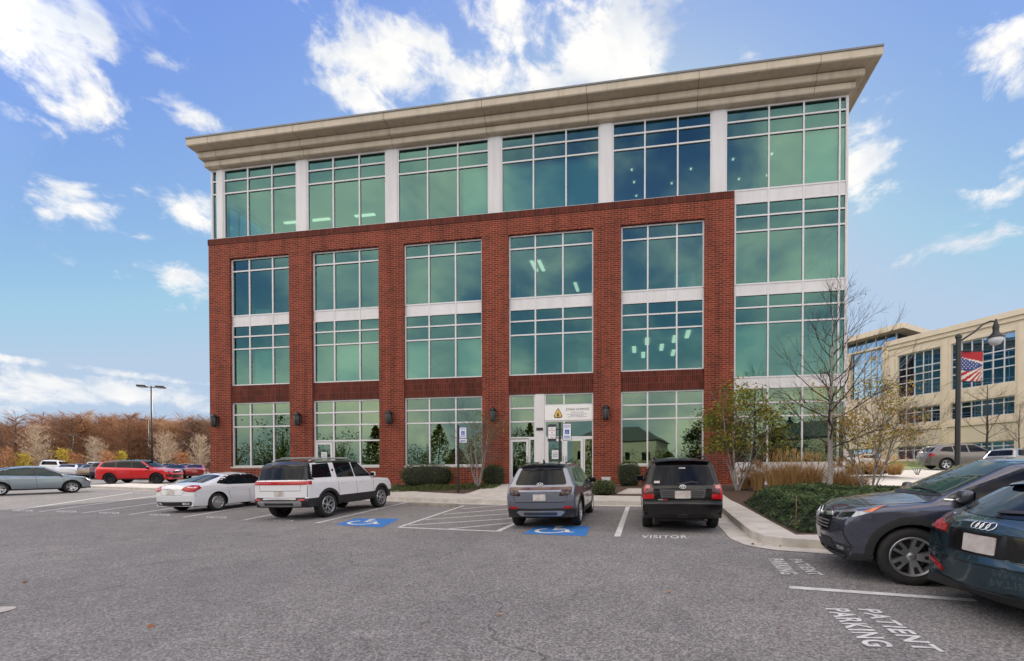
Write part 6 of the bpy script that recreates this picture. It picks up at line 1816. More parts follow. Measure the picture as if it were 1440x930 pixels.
gspots = [(1066, 690, 34, 15, 'tan grass tussock under the left pane of the corner glazing'), (1092, 692, 46, 22, 'tall tan grass tussock left of the bare street tree'),
          (1116, 693, 50, 26, 'tallest tan grass tussock close left of the pale tree trunk'), (1142, 694, 47, 24, 'tan grass tussock touching the left of the pale tree trunk'),
          (1180, 695, 42, 24, 'tan grass tussock just right of the pale tree trunk'), (1204, 697, 34, 24, 'low tan grass tussock at the right end of the row'),
          (1048, 688, 22, 14, 'small thin grass tussock by the multi stemmed tree')]
for i, (u, v, h, r, lab) in enumerate(gspots):
    p = gp(u, v, bz); k = p.y / F; tussock(p, h * k, r * k * 1.35, 40 + i, lab, 640)
for i, (u, v, h, r, lab) in enumerate(((1205, 668, 24, 20, 'sunlit pale grass tussock just right of the glass corner'), (1232, 668, 27, 22, 'sunlit pale grass tussock, middle of the far three'), (1258, 668, 22, 20, 'sunlit pale grass tussock nearest the beige building'))):
    p = gp(u, v, bz); k = p.y / F; tussock(p, h * k, r * k * 1.3, 60 + i, lab, 420)
# orange stake in the junipers
p = gp(1119, 750, bz); k = p.y / F
o = empty('marker_stake', p, label='thin rusty orange marker stake in the juniper bed', cat='stake')
bm = bmesh.new(); tube(bm, [(0, 0, 0), (.01, 0, 52 * k)], .007, 6); mobj('stake_rod', bm, pmat('rusty_orange', (.22, .09, .045), .8), o, True)

# bare tree and shrubs in front of the beige building
p = gp(1386, 652); k = p.y / F
bare_tree('bare_tree', p, 118 * k, .10, 'dark leafless tree before the beige building, right of the lamp post', seed=5, trunk_mat='bark_dark', crown_r=3.4, clear=.25, nb=16)
p = gp(1433, 655); k = p.y / F
bare_tree('bare_tree', p, 82 * k, .06, 'small leafless tree at the far right edge before the beige building', seed=6, trunk_mat='bark', crown_r=2.2, clear=.15, nb=14)

# ------------------------------------------------------------------ far woodland and the trees in front of it
rnd = random.Random(77); lv = Leaves(rnd)
def wood_tree(lv, rnd, x, y, z, h, r, tone):
    p = Vector((x, y, z)); top = p + Vector((rnd.gauss(0, .4), rnd.gauss(0, .4), h * .9))
    for k in range(3): lv.stroke(p + Vector((rnd.gauss(0, .1), rnd.gauss(0, .1), 0)), top, .42, .06 + .1 * rnd.random())
    for _ in range(190):
        t = rnd.uniform(.18, .94); c = p.lerp(top, t); a = rnd.uniform(0, 6.28); rr = r * (1.15 - .6 * abs(t - .45) * 1.6) * rnd.uniform(.3, 1)
        e = c + Vector((math.cos(a) * rr, math.sin(a) * rr, rr * rnd.uniform(.3, 1.1)))
        lv.stroke(c, e, rnd.uniform(.05, .10), tone * .5 + .2 * rnd.random())
        for _ in range(7):
            q = c.lerp(e, rnd.uniform(.35, 1)); d = Vector((math.cos(a) + rnd.gauss(0, .7), math.sin(a) + rnd.gauss(0, .7), rnd.uniform(.2, 1.3)))
            lv.stroke(q, q + d * rnd.uniform(.5, 1.1), rnd.uniform(.045, .085), tone + rnd.uniform(-.25, .3))
WZ = gz(-90, 100) + .3
for i in range(210):
    row = i % 3
    x = rnd.uniform(-175, -50); y = 92 + 11 * row + rnd.uniform(-4, 4)
    wood_tree(lv, rnd, x, y, WZ, rnd.uniform(10.4, 12.4) + .6 * row + .5 * math.sin(x * .11), rnd.uniform(2.0, 3.1), rnd.choice((.12, .25, .4, .55, .7, .9)))
for _ in range(5000):                                   # undergrowth
    x = rnd.uniform(-175, -50); y = 88 + rnd.uniform(0, 22); p = Vector((x, y, WZ))
    lv.stroke(p, p + Vector((rnd.gauss(0, .7), rnd.gauss(0, .7), rnd.uniform(1, 3.4))), rnd.uniform(.1, .25), rnd.random() * .7)
tag(lv.build('woodland', M['wood_twig']), 'bare brown late autumn woodland along the horizon at the left', 'woodland', kind='stuff')
bm = bmesh.new()
vs_ = []
for i in range(40):
    x = -190 + 150 * i / 39; vs_.append([bm.verts.new((x, 122, WZ - 2)), bm.verts.new((x, 122, WZ + 6.8 + 1.2 * math.sin(i * 1.3) + .8 * math.sin(i * .61))), bm.verts.new((x, 140, WZ + 7.5 + math.sin(i))), bm.verts.new((x, 150, WZ - 2))])
for a, b in zip(vs_, vs_[1:]):
    for k in range(3): bm.faces.new((a[k], b[k], b[k + 1], a[k + 1]))
bmesh.ops.recalc_face_normals(bm, faces=bm.faces[:])
tag(mobj('wooded_hill', bm, pmat('wooded_hill', (.16, .10, .065), .95, var=.5, vscale=.5, bump=1.0, bscale=1.5), smoothed=True), kind='structure')

def far_tree(u, dist, hpx, rpx, label, mat, trunk='twig_pale', n=240, seed=1, dense=0.0, leafm=None):
    rnd = random.Random(seed); p = atd(u, 660, dist); p.z = gz(p.x, p.y); k = dist / F; h, r = hpx * k, rpx * k
    root = empty('far_tree', p, label=label, cat='tree', group='small trees before the far woodland')
    lv = Leaves(rnd)
    for _ in range(4): lv.stroke(Vector((rnd.gauss(0, .06), rnd.gauss(0, .06), 0)), Vector((rnd.gauss(0, .3), rnd.gauss(0, .3), h * .92)), .26, .4 + .4 * rnd.random())
    lv.build('trunk', M[trunk], root)
    lv = Leaves(rnd)
    for _ in range(n):
        t = rnd.uniform(.14, .9); c = Vector((0, 0, h * t)); a = rnd.uniform(0, 6.28); rr = r * math.sin(math.pi * (.15 + .8 * t)) * rnd.uniform(.35, 1)
        e = c + Vector((math.cos(a) * rr, math.sin(a) * rr, rr * rnd.uniform(.4, 1.0)))
        lv.stroke(c, e, rnd.uniform(.04, .09), rnd.random())
        for _ in range(4):
            q = c.lerp(e, rnd.uniform(.4, 1)); lv.stroke(q, q + Vector((rnd.gauss(0, .3), rnd.gauss(0, .3), rnd.uniform(.1, .7))), .05, rnd.random())
        if dense:
            for _ in range(int(dense)): lv.leaf(c.lerp(e, rnd.uniform(.3, 1)) + Vector((rnd.gauss(0, .15), rnd.gauss(0, .15), rnd.gauss(0, .15))), rnd.uniform(.14, .3), rnd.random())
    lv.build('crown', M[mat], root)
for a in ((52, 66, 70, 24, 'pale leafless tree, leftmost before the far woodland', 'twig_pale', 'twig_pale', 210, 1), (134, 68, 52, 17, 'pale leafless tree between the two rust shrubs at the left', 'twig_pale', 'twig_pale', 150, 2),
          (232, 64, 58, 22, 'pale leafless tree right of the tall lamp pole', 'twig_pale', 'twig_pale', 190, 3), (282, 60, 54, 20, 'pale leafless tree beside the brick corner', 'twig_pale', 'twig_pale', 170, 4),
          (88, 66, 34, 15, 'golden leaved small tree at the left before the woodland', 'leaf_gold', 'twig_pale', 60, 5, 4), (103, 67, 28, 15, 'rust leaved shrub left of the small golden trees', 'twig_rust', 'twig_pale', 70, 6, 4),
          (152, 64, 30, 16, 'rust leaved shrub behind the red sport utility roof', 'twig_rust', 'twig_pale', 80, 7, 4), (172, 64, 32, 8, 'narrow golden tree above the red sport utility', 'leaf_gold', 'twig_pale', 70, 8, 6),
          (34, 64, 26, 16, 'low golden shrub above the pale blue grey crossover', 'leaf_gold', 'twig_pale', 60, 9, 4), (10, 63, 36, 18, 'rust shrub at the left picture edge', 'twig_rust', 'twig_pale', 70, 10, 3),
          (256, 60, 30, 15, 'rust leaved shrub left of the brick corner', 'twig_rust', 'twig_pale', 70, 12, 3)):
    far_tree(*a[:5], a[5], a[6], a[7], a[8], *(a[9:]))

# ------------------------------------------------------------------ behind the camera, seen mirrored in the glass: conifers, two pale houses
def conifer(x, y, h, r, seed):
    rnd = random.Random(seed); root = empty('conifer', (x, y, gz(x, y)), label='dark green conifer in a row facing the brick building', cat='tree', group='conifers facing the brick building')
    bm = bmesh.new(); tube(bm, [(0, 0, 0), (0, 0, h)], [.14, .02], 6); mobj('trunk', bm, M['bark'], root)
    lv = Leaves(rnd)
    for _ in range(1500):
        t = rnd.random() ** 1.1; rr = r * (1.25 + .25 * math.sin(seed + 5 * t)) * (1 - t) ** .7 * rnd.uniform(.2, 1.05); a = rnd.uniform(0, 6.28)
        d = Vector((math.cos(a), math.sin(a), -.25))
        lv.leaf(Vector((math.cos(a) * rr, math.sin(a) * rr, .3 + (h - .2) * t)), rnd.uniform(.28, .52), rnd.random(), d, .75)
    lv.build('crown', M['needle'], root)
def autumn_tree(x, y, h, r, seed):
    rnd = random.Random(seed); root = empty('autumn_tree', (x, y, gz(x, y)), label='half bare autumn tree in the row facing the brick building', cat='tree', group='autumn trees facing the brick building')
    lv = Leaves(rnd)
    for _ in range(5): lv.stroke(Vector((rnd.gauss(0, .1), rnd.gauss(0, .1), 0)), Vector((rnd.gauss(0, .5), rnd.gauss(0, .5), h * .85)), .3, .2 + .3 * rnd.random())
    lv.build('trunk', M['wood_twig'], root)
    lv = Leaves(rnd); kind = rnd.random()
    heads = [Vector((rnd.gauss(0, r * .5), rnd.gauss(0, r * .5), h * rnd.uniform(.12, .92))) for _ in range(38)]
    for c in heads:
        for _ in range(26): lv.leaf(c + Vector((rnd.gauss(0, .42), rnd.gauss(0, .42), rnd.gauss(0, .38))), rnd.uniform(.14, .34), rnd.random() * .8)
        for _ in range(6): lv.stroke(Vector((0, 0, c.z * .6)), c + Vector((rnd.gauss(0, .5), rnd.gauss(0, .5), rnd.gauss(0, .5))), .06, rnd.random())
    lv.build('crown', M['needle' if kind < .5 else 'twig_rust' if kind < .72 else 'leaf_olive'], root)
rnd = random.Random(12)
ROW = [Vector(p) for p in ((-47, 20), (-41, 6), (-31, -8), (-14, -17), (14, -18), (46, -14))]
LEN = [(b - a).length for a, b in zip(ROW, ROW[1:])]
d = 0.0; i = 0
while d < sum(LEN):
    t = d; k = 0
    while t > LEN[k]: t -= LEN[k]; k += 1
    p = ROW[k].lerp(ROW[k + 1], t / LEN[k]); n = (ROW[k + 1] - ROW[k]).normalized(); o_ = Vector((n.y, -n.x)) * ((0, 4.5)[i % 2] + rnd.uniform(-1, 1))
    if rnd.random() < .16: conifer(p.x + o_.x, p.y + o_.y, rnd.uniform(4.5, 9.0) + (2.5 if i % 2 else 0), rnd.uniform(1.8, 3.0), 100 + i)
    else: autumn_tree(p.x + o_.x, p.y + o_.y, rnd.uniform(4.0, 8.0) + (2 if i % 2 else 0), rnd.uniform(1.8, 3.2), 100 + i)
    d += rnd.uniform(1.3, 2.5); i += 1
def house(x, y, w, d, h, label):
    root = empty('pale_house', (x, y, gz(x, y)), .1, label=label, cat='house')
    bm = bmesh.new(); box(bm, (-w / 2, -d / 2, -1), (w / 2, d / 2, h)); mobj('wall', bm, M['beige'], root)
    bm = bmesh.new(); b0 = [bm.verts.new(p) for p in ((-w / 2 - .5, -d / 2 - .5, h), (w / 2 + .5, -d / 2 - .5, h), (w / 2 + .5, d / 2 + .5, h), (-w / 2 - .5, d / 2 + .5, h))]
    t0 = [bm.verts.new(p) for p in ((-w / 4, 0, h + 3.2), (w / 4, 0, h + 3.2))]
    bm.faces.new((b0[0], b0[1], t0[1], t0[0])); bm.faces.new((b0[1], b0[2], t0[1])); bm.faces.new((b0[2], b0[3], t0[0], t0[1])); bm.faces.new((b0[3], b0[0], t0[0])); bm.faces.new(b0[::-1])
    mobj('roof', bm, M['cap'], root)
    for i in range(5):
        for j in range(3):
            xx = -w / 2 + w * (i + .5) / 5; zz = .9 + j * 2.9
            if zz + 1.5 > h: continue
            bm = bmesh.new(); box(bm, (xx - .5, d / 2 - .05, zz), (xx + .5, d / 2 + .03, zz + 1.5)); mobj('window', bm, M['car_glass'] if 'car_glass' in M else M['dark_void'], root)
house(-12, -48, 17, 11, 10.5, 'pale three storey house with dark hipped roof facing the brick front')
house(24, -42, 20, 11, 9.5, 'pale long house with dark hipped roof facing the glass corner')

# a few fallen leaves on the asphalt and along the kerb
rnd = random.Random(55); lv = Leaves(rnd)
spots = [(rnd.uniform(20, 1300), rnd.uniform(765, 925)) for _ in range(9)] + [(rnd.uniform(840, 1000), rnd.uniform(713, 722)) for _ in range(24)] + [(rnd.uniform(1035, 1150), rnd.uniform(757, 776)) for _ in range(26)] + [(35, 821), (440, 768), (650, 716), (600, 714), (905, 716)]
for u, v in spots:
    p = gp(u, v); p.z += .022; a = rnd.uniform(0, 6.28)
    lv.leaf(p, rnd.uniform(.035, .075), rnd.random(), Vector((math.cos(a), math.sin(a), rnd.uniform(-.2, .2))), .7)
tag(lv.build('fallen_leaves', M['twig_rust']), 'few dry fallen leaves scattered over the asphalt and gutter', 'fallen leaves', kind='stuff')
# ------------------------------------------------------------------ street furniture
def text_on(parent, name, txt, cx, y, cz, w, h, mat):
    bm = textmesh(txt, 1.0, 0); X = [v.co.x for v in bm.verts]; Y = [v.co.y for v in bm.verts]
    for v in bm.verts: v.co = (cx + (v.co.x - (min(X) + max(X)) / 2) / (max(X) - min(X)) * w, y, cz + (v.co.y - (min(Y) + max(Y)) / 2) / (max(Y) - min(Y)) * h)
    return mobj(name, bm, mat, parent)
def wheel_icon(parent, cx, y, cz, s):
    bm = bmesh.new()
    def st(path, w):
        prev = None
        for i, q in enumerate(path):
            q = Vector(q); d = (Vector(path[min(i + 1, len(path) - 1)]) - Vector(path[max(i - 1, 0)])).normalized(); n = Vector((-d.y, d.x)) * w / 2
            cur = [bm.verts.new((cx + (q + n).x * s, y, cz + (q + n).y * s)), bm.verts.new((cx + (q - n).x * s, y, cz + (q - n).y * s))]
            if prev: bm.faces.new((prev[0], prev[1], cur[1], cur[0]))
            prev = cur
    st([(-.08 + .27 * math.cos(R(120 + 10 * i)), -.14 + .27 * math.sin(R(120 + 10 * i))) for i in range(23)], .08)
    st([(-.05, .25), (-.05, -.05), (.18, -.05), (.26, -.32)], .1); st([(-.1, .33), (0, .33)], .13)
    return mobj('wheelchair_symbol', bm, M['paint_white'], parent)
sg_white = pmat('sign_face_white', (.74, .75, .76), .4); sg_blue = pmat('sign_blue', (.02, .08, .42), .4); sg_red = pmat('sign_red', (.45, .02, .03), .4); sg_dark = pmat('sign_dark', (.02, .022, .03), .5)
def sign_post(base, top, label):
    r = empty('sign_post', base, -YAW, label=label, cat='sign post')
    bm = bmesh.new(); box(bm, (-.035, -.035, -.1), (.035, .035, top)); box(bm, (-.045, -.045, top), (.045, .045, top + .03)); mobj('post', bm, M['black_metal'], r)
    return r
def access_sign(r, cx, z0, w, h, small=True):
    bm = bmesh.new(); rbox(bm, (cx, -.05, z0 + h / 2), (w, .012, h), .02, 2); s = mobj('sign_plate', bm, sg_dark if not small else sg_blue, r)
    bm = bmesh.new(); box(bm, (cx - w / 2 + .02, -.062, z0 + .02), (cx + w / 2 - .02, -.057, z0 + h - .02)); mobj('sign_face', bm, sg_white, s)
    bm = bmesh.new(); q = w * .24; box(bm, (cx - q, -.066, z0 + h * .50 - q), (cx + q, -.063, z0 + h * .50 + q)); mobj('symbol_field', bm, sg_blue, s)
    wheel_icon(s, cx, -.068, z0 + h * .50, q * 1.7)
    text_on(s, 'lettering', 'RESERVED', cx, -.065, z0 + h * .86, w * .74, h * .07, sg_blue); text_on(s, 'lettering', 'PARKING', cx, -.065, z0 + h * .77, w * .66, h * .07, sg_blue)
    bm = bmesh.new()
    for k in range(2): box(bm, (cx - w * .32, -.066, z0 + h * (.12 + .10 * k)), (cx + w * .32, -.063, z0 + h * (.165 + .10 * k)))
    mobj('small_print', bm, sg_blue, s)
b = gp(644.5, 692.6, bz); k = b.y / F
r = sign_post(b, 93 * k, 'black post with a blue and white accessible parking sign, before the small pale tree')
access_sign(r, .09 + 5 * k, (692.6 - 617.5) * k, 11 * k, 16 * k, True)
bm = bmesh.new(); rbox(bm, (.09 + 5 * k, -.05, (692.6 - 620.6) * k), (10.5 * k, .012, 5 * k), .01, 2); s = mobj('sign_plate', bm, sg_white, r)
bm = bmesh.new(); box(bm, (.09 + 1.2 * k, -.062, (692.6 - 621.4) * k), (.09 + 8.8 * k, -.057, (692.6 - 619.9) * k)); mobj('small_print', bm, sg_blue, s)
b = gp(787.3, 705, bz); k = b.y / F
r = sign_post(b, 109 * k, 'black post carrying two white signs in front of the entrance doors')
access_sign(r, 10.6 * k, (705 - 620) * k, 12.5 * k, 24 * k, False)
w, h, cx, z0 = 12.5 * k, 24 * k, -10.8 * k, (705 - 621) * k
bm = bmesh.new(); rbox(bm, (cx, -.05, z0 + h / 2), (w, .012, h), .02, 2); s = mobj('sign_plate', bm, sg_dark, r)
bm = bmesh.new(); box(bm, (cx - w * .42, -.062, z0 + h * .16), (cx + w * .42, -.057, z0 + h * .84)); mobj('sign_face', bm, sg_white, s)
for i, (t, ww) in enumerate((('NO', .3), ('PARKING', .72), ('IN', .2), ('ACCESS', .62), ('AISLE', .5))):
    text_on(s, 'lettering', t, cx, -.065, z0 + h * (.77 - .135 * i), w * ww, h * .075, sg_red)
bm = bmesh.new(); box(bm, (-16 * k, -.044, 100 * k), (16 * k, -.036, 101.5 * k)); box(bm, (-16 * k, -.044, 88 * k), (16 * k, -.036, 89.5 * k)); mobj('cross_bar', bm, M['black_metal'], r)
# small white box at the foot of the brick pier
x, y = fworld(-1.75, -.35)
o = empty('utility_box', (x, y, bz(x, y) - .02), -YAW, label='small white utility box on the ground at the foot of the brick pier', cat='utility box')
bm = bmesh.new(); rbox(bm, (0, 0, .16), (.42, .25, .32), .03, 2); mobj('box_body', bm, M['white_metal'], o, sharp=.6)
bm = bmesh.new(); rbox(bm, (0, 0, .345), (.46, .29, .05), .02, 2); mobj('box_lid', bm, M['panel'], o, sharp=.6)

# parking lot lamps at the left
def lot_lamp(u, dist, vtop, label, heads=(-1, 1), r=.07):
    b = atd(u, 660, dist); b.z = gz(b.x, b.y); top = atd(u, vtop, dist).z - b.z
    root = empty('lot_lamp', b, .35, label=label, cat='lamp post', group='parking lot lamps')
    bm = bmesh.new(); lathe(bm, [(.22, -.2), (.22, .55), (.2, .6)], 14); mobj('base', bm, M['kerb'], root, sharp=.6)
    bm = bmesh.new(); tube(bm, [(0, 0, .5), (0, 0, top)], [r, r * .8], 8); mobj('pole', bm, M['bronze_metal'], root, True)
    for s in heads:
        bm = bmesh.new(); tube(bm, [(0, 0, top - .12), (s * .35, 0, top - .08)], .035, 6); mobj('arm', bm, M['bronze_metal'], root)
        bm = bmesh.new(); rbox(bm, (s * .62, 0, top - .05), (.62, .42, .16), .03, 2); box(bm, (s * .62 - .24, -.16, top - .15), (s * .62 + .24, .16, top - .125), 1); mobj('lamp_head', bm, [M['bronze_metal'], M['clear_lens']], root)
lot_lamp(214, 38, 543, 'tall dark lot lamp with two flat heads left of the brick building')
lot_lamp(209, 66, 590, 'farther lot lamp just left of the tall lamp pole', (-1,))
lot_lamp(103, 84, 612, 'faint far lot lamp among the woodland trees', (-1, 1), .09)

# banner lamp post at the right
b = gp(1346, 705, bz); k = 1.0
dist = 12.2; b = atd(1346, 690, dist); b.z = bz(b.x, b.y); k = dist / F
root = empty('street_lamp', b, 0, label='black street lamp with a curved arm, bell lantern and patriotic banner', cat='street lamp')
def zz(v): return atd(1346, v, dist).z - b.z
bm = bmesh.new(); lathe(bm, [(.13, -.2), (.13, .25), (.10, .32), (.085, .5), (.07, .6)], 12); mobj('base', bm, M['black_metal'], root, sharp=.6)
bm = bmesh.new(); tube(bm, [(0, 0, .5), (0, 0, zz(474))], [.066, .056], 10); lathe(bm, [(.075, zz(474) - .03), (.075, zz(474) + .03), (.03, zz(474) + .08)], 10); mobj('pole', bm, M['black_metal'], root, sharp=.8)
A = [(0, 0, zz(482)), (8 * k, 0, zz(476)), (22 * k, 0, zz(467)), (34 * k, 0, zz(456)), (44 * k, 0, zz(452)), (52 * k, 0, zz(452)), (52 * k, 0, zz(456))]
bm = bmesh.new(); tube(bm, A, .024, 7); tube(bm, [(0, 0, zz(500)), (0, 0, zz(499))], .03, 6); mobj('arm', bm, M['black_metal'], root, True)
bm = bmesh.new(); L0 = Matrix.Translation((52 * k, 0, 0))
lathe(bm, [(.02, zz(449)), (.045, zz(455)), (.06, zz(456)), (.075, zz(461)), (.065, zz(464)), (.075, zz(468)), (.17, zz(473)), (.19, zz(475)), (.165, zz(475.5))], 16, M=L0); lan = mobj('lantern', bm, M['black_metal'], root, sharp=.7)
bm = bmesh.new(); lathe(bm, [(.160, zz(475)), (.150, zz(480)), (.10, zz(484.5)), (.02, zz(486))], 16, M=L0); mobj('lamp_globe', bm, pmat('lamp_globe', (.62, .64, .66), .15), lan, True)
# banner: red field, stars on blue, waving stripes
bx0, bx1, bt, bb = 2.2 * k, 33 * k, zz(494.5), zz(536)
bm = bmesh.new()
ban = bmesh.new(); n = 16; rows = []
def wave(s, t): return .03 * math.sin(s * 5 + t * 2)
cols = {'red': 0, 'white': 1, 'blue': 2}
NU, NV = 26, 34
g = [[ban.verts.new((bx0 + (bx1 - bx0) * i / NU, wave(i / NU, j / NV), bt + (bb - bt) * j / NV - .02 * (i / NU))) for i in range(NU + 1)] for j in range(NV + 1)]
rs = random.Random(4)
for j in range(NV):
    for i in range(NU):
        s, t = (i + .5) / NU, (j + .5) / NV
        c = 0
        if t > .16 + .18 * s:
            r0 = t - (.16 + .30 * s)
            if t < .60 - .16 * s + .12 * math.sin(3 * s) and t > .16 + .27 * s: c = 2
            else:
                ph = math.atan2(t - .40 + .05 * s, 1.35 - s) * 11.5 + s * .6
                c = 0 if int(math.floor(ph)) % 2 else 1
                if t < .16 + .27 * s: c = 1
        f = ban.faces.new((g[j][i], g[j][i + 1], g[j + 1][i + 1], g[j + 1][i])); f.material_index = c; f.smooth = True
bn_ = mobj('banner', ban, [pmat('banner_red', (.40, .012, .02), .7), pmat('banner_white', (.68, .62, .54), .7), pmat('banner_blue', (.03, .06, .22), .7)], root)
bm = bmesh.new()
for j in range(6):
    for i in range(5):
        s, t = .07 + .145 * i + .07 * (j % 2), .26 + .062 * j
        if t < .16 + .29 * s or t > .58 - .16 * s + .1 * math.sin(3 * s): continue
        cx, cz = bx0 + (bx1 - bx0) * s, bt + (bb - bt) * t
        v = [bm.verts.new((cx + .022 * (1 if q % 2 == 0 else .42) * math.sin(q * math.pi / 5), wave(s, t) - .012, cz + .022 * (1 if q % 2 == 0 else .42) * math.cos(q * math.pi / 5))) for q in range(10)]
        bm.faces.new(v)
st_ = mobj('banner_star', bm, pmat('star_white', (.74, .74, .72), .7), bn_)
bm = bmesh.new()
bm.free()
for v in (bt + .01, bb - .01):
    bm = bmesh.new(); tube(bm, [(0, 0, v), (bx1 + .03, 0, v)], .014, 6); mobj('banner_arm', bm, M['black_metal'], root, True)
# roof aerial on the beige building
# ------------------------------------------------------------------ sky, sun, camera
def build_world():
    w = bpy.data.worlds.new('World'); SC.world = w; w.use_nodes = True
    nt = NT(w); nt.n.clear()
    out = nt.add('ShaderNodeOutputWorld'); bg = nt.add('ShaderNodeBackground')
    EL, AZ = R(28), math.atan2(.13, .99)                 # azimuth measured from +Y towards +X
    sky = nt.add('ShaderNodeTexSky', sky_type='NISHITA', sun_disc=False)
    sky.sun_elevation = EL; sky.sun_rotation = AZ; sky.air_density = 1.0; sky.dust_density = .25; sky.ozone_density = 2.2; sky.altitude = 0
    co = nt.coord('Generated')
    nrm = nt.add('ShaderNodeVectorMath', operation='NORMALIZE'); nt.link(co, nrm.inputs[0]); d = nrm.outputs[0]
    def dot(v):
        n = nt.add('ShaderNodeVectorMath', operation='DOT_PRODUCT'); nt.link(d, n.inputs[0]); n.inputs[1].default_value = v; return n.outputs['Value']
    sx = nt.add('ShaderNodeSeparateXYZ'); nt.link(d, sx.inputs[0]); X, Y, Z = sx.outputs
    # cloud field: wisps and heaps from warped noise on the unit sphere (stretched level), gated by where each bank stands
    mp = nt.add('ShaderNodeMapping'); mp.inputs['Scale'].default_value = (1, 1, 1.55); nt.link(d, mp.inputs['Vector'])
    f1 = nt.noise(6.5, 9, .60, mp.outputs[0], .35)
    f2 = nt.noise(2.6, 4, .5, mp.outputs[0], .2)
    total = None
    for (u, v, a, b, k) in BANKS:
        c = ray(u, v).normalized()
        t1 = Vector((c.y, -c.x, 0)).normalized(); t2 = c.cross(t1)
        sa, sb = 1.22 * a / F * c.y, 1.28 * b / F * c.y
        p = nt.math('MULTIPLY', dot(t1), 1 / sa); q = nt.math('MULTIPLY', dot(t2), 1 / sb)
        r2 = nt.math('ADD', nt.math('MULTIPLY', p, p), nt.math('MULTIPLY', q, q))
        g = nt.math('MULTIPLY', nt.math('EXPONENT', nt.math('MULTIPLY', r2, -1.0)), k)
        g = nt.math('MULTIPLY', g, nt.math('GREATER_THAN', dot(c), .3))
        total = g if total is None else nt.math('MAXIMUM', total, g)
    # everywhere out of shot: a broken field of cloud
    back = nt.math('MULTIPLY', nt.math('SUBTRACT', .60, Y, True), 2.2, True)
    f4 = nt.noise(19, 8, .62, mp.outputs[0], .5)
    val = nt.math('ADD', nt.math('MULTIPLY', total, .86), nt.math('ADD', nt.math('MULTIPLY', nt.math('SUBTRACT', f1, .5), 3.2), nt.math('MULTIPLY', nt.math('SUBTRACT', f4, .5), 1.5)))
    mr = nt.add('ShaderNodeMapRange', interpolation_type='SMOOTHSTEP'); nt.link(val, mr.inputs[0])
    mr.inputs['From Min'].default_value = .40; mr.inputs['From Max'].default_value = 1.05
    cm = nt.math('MULTIPLY', mr.outputs[0], nt.math('MULTIPLY', total, 6.0, True), True)
    # out of shot: broad soft banks with thin veil between them
    gapz = nt.math('MULTIPLY', nt.math('SUBTRACT', Z, .30), 1 / .10)      # a clearer belt low in that half of the sky
    belt = nt.math('MULTIPLY', nt.math('EXPONENT', nt.math('MULTIPLY', nt.math('MULTIPLY', gapz, gapz), -1.0)), .10)
    fb = nt.math('SUBTRACT', nt.math('ADD', nt.math('MULTIPLY', f2, .66), nt.math('MULTIPLY', f1, .34)), belt)
    mb = nt.add('ShaderNodeMapRange', interpolation_type='SMOOTHSTEP'); nt.link(fb, mb.inputs[0])
    mb.inputs['From Min'].default_value = .36; mb.inputs['From Max'].default_value = .61; mb.inputs['To Min'].default_value = .06; mb.inputs['To Max'].default_value = .95
    cm = nt.math('MAXIMUM', cm, nt.math('MULTIPLY', mb.outputs[0], back))
    cm = nt.math('MULTIPLY', cm, nt.math('MULTIPLY', nt.math('ADD', Z, .02), 12.0, True), True)
    # cloud brightness: lit cores, greyer bellies
    mp2 = nt.add('ShaderNodeMapping'); mp2.inputs['Location'].default_value = (.02, .01, .05); mp2.inputs['Scale'].default_value = (1, 1, 1.55); nt.link(d, mp2.inputs['Vector'])
    f3 = nt.noise(5.0, 6, .55, mp2.outputs[0], .3)
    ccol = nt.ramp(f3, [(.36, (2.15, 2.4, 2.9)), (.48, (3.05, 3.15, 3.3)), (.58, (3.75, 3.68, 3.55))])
    lit = nt.math('ADD', 1.0, nt.math('MULTIPLY', back, 1.75))      # sun-facing cloud out of shot, brightened further to fill the shaded lot
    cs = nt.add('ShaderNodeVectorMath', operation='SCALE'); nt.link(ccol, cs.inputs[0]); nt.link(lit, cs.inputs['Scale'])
    warm = nt.mix(back, (1.0, 1.0, 1.0), (1.20, 1.04, .84))  # unseen cloud tinted warm to take the blue off the fill light
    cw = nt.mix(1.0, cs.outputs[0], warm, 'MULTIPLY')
    skc = nt.mix(1.0, sky.outputs[0], SKY_TINT, 'MULTIPLY')
    # even out the glare round the hidden sun
    lim = nt.add('ShaderNodeVectorMath', operation='MINIMUM'); nt.link(skc, lim.inputs[0]); lim.inputs[1].default_value = SKY_CAP
    sb = nt.add('ShaderNodeVectorMath', operation='SCALE'); nt.link(lim.outputs[0], sb.inputs[0]); nt.link(nt.math('ADD', 1.0, nt.math('MULTIPLY', back, .55)), sb.inputs['Scale'])  # sky out of shot raised to brighten what the facade glass mirrors
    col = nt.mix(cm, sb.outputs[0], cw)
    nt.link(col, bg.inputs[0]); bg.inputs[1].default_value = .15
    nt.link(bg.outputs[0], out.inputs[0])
    sun = bpy.data.lights.new('sun', 'SUN'); sun.energy = 3.0; sun.angle = R(.5); sun.color = (1, .93, .82)
    so = bpy.data.objects.new('sun', sun); COL.objects.link(so)
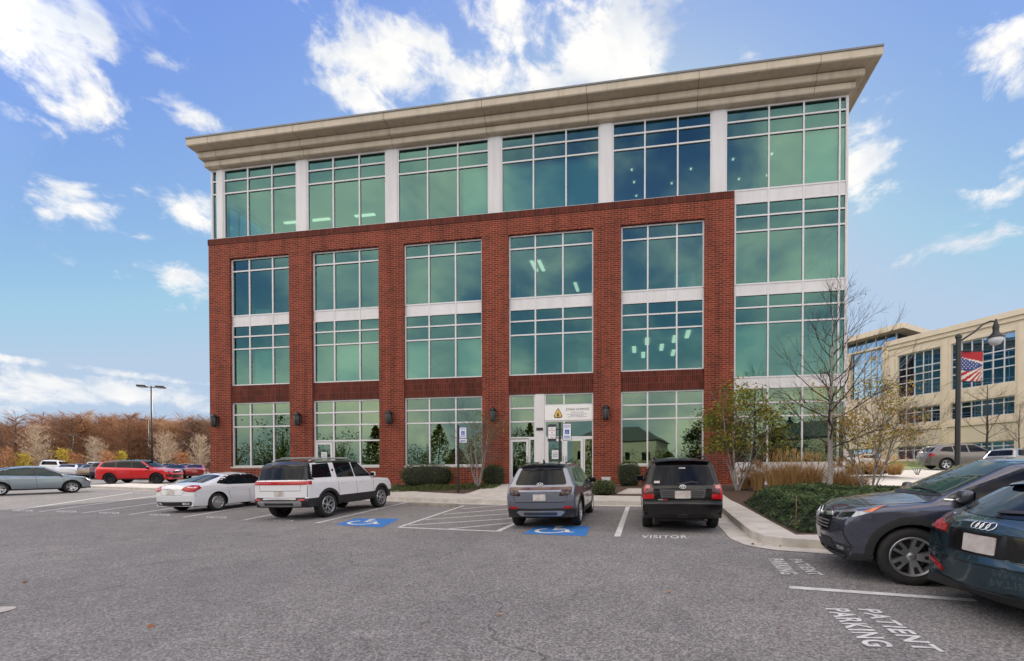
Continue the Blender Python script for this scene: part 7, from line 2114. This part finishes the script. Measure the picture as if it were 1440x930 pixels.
    to = Vector((math.cos(EL) * math.sin(AZ), math.cos(EL) * math.cos(AZ), math.sin(EL)))
    so.rotation_euler = to.to_track_quat('Z', 'Y').to_euler(); so.location = (0, 40, 60)

# cloud banks: seen direction (as a sight line), spread along and up, strength
BANKS = [(700, 112, 190, 26, 1.05), (600, 105, 135, 46, 1.2), (515, 135, 75, 26, 1.0), (718, 30, 70, 40, 1.0), (862, 60, 92, 56, 1.25), (22, 62, 66, 56, 1.15), (12, 150, 30, 30, .85), (130, 150, 36, 34, 1.0), (50, 16, 46, 20, .85),
         (128, 300, 46, 24, 1.0), (268, 305, 36, 24, .95), (250, 400, 52, 34, 1.1), (60, 545, 190, 26, .95), (190, 560, 180, 20, .9), (70, 512, 180, 7, .85), (250, 152, 34, 16, .7), (130, 44, 16, 14, .8), (190, 332, 24, 12, .8),
         (1428, 45, 50, 40, 1.05), (1435, 240, 36, 32, 1.0), (1220, 225, 34, 46, .95), (1356, 342, 66, 12, .95), (1060, 74, 28, 22, .85), (950, 20, 40, 14, .6), (240, 90, 30, 10, .6)]
SKY_TINT = (.54, .565, .82)
SKY_CAP = (1.72, 2.2, 2.85)
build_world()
cam = bpy.data.cameras.new('camera'); cam.lens = 16.0; cam.sensor_width = 36; cam.sensor_fit = 'HORIZONTAL'
cam.shift_x = (720 - CX) / 1440; cam.shift_y = (CY - 465) / 1440; cam.clip_end = 2000; cam.clip_start = .1
co_ = bpy.data.objects.new('camera', cam); COL.objects.link(co_)
co_.location = (0, 0, CAMZ); co_.rotation_euler = (R(90) + PITCH, 0, 0)
SC.camera = co_
vs = SC.view_settings; vs.view_transform = 'Standard'; vs.look = 'None'; vs.exposure = 0.90; vs.gamma = 1; vs.use_curve_mapping = False
SC.cycles.use_denoising = True; SC.cycles.max_bounces = 8; SC.cycles.transparent_max_bounces = 12; SC.cycles.caustics_reflective = False; SC.cycles.caustics_refractive = False
SC.cycles.use_adaptive_sampling = True; SC.cycles.adaptive_threshold = .02
SC.cycles.sample_clamp_indirect = 6
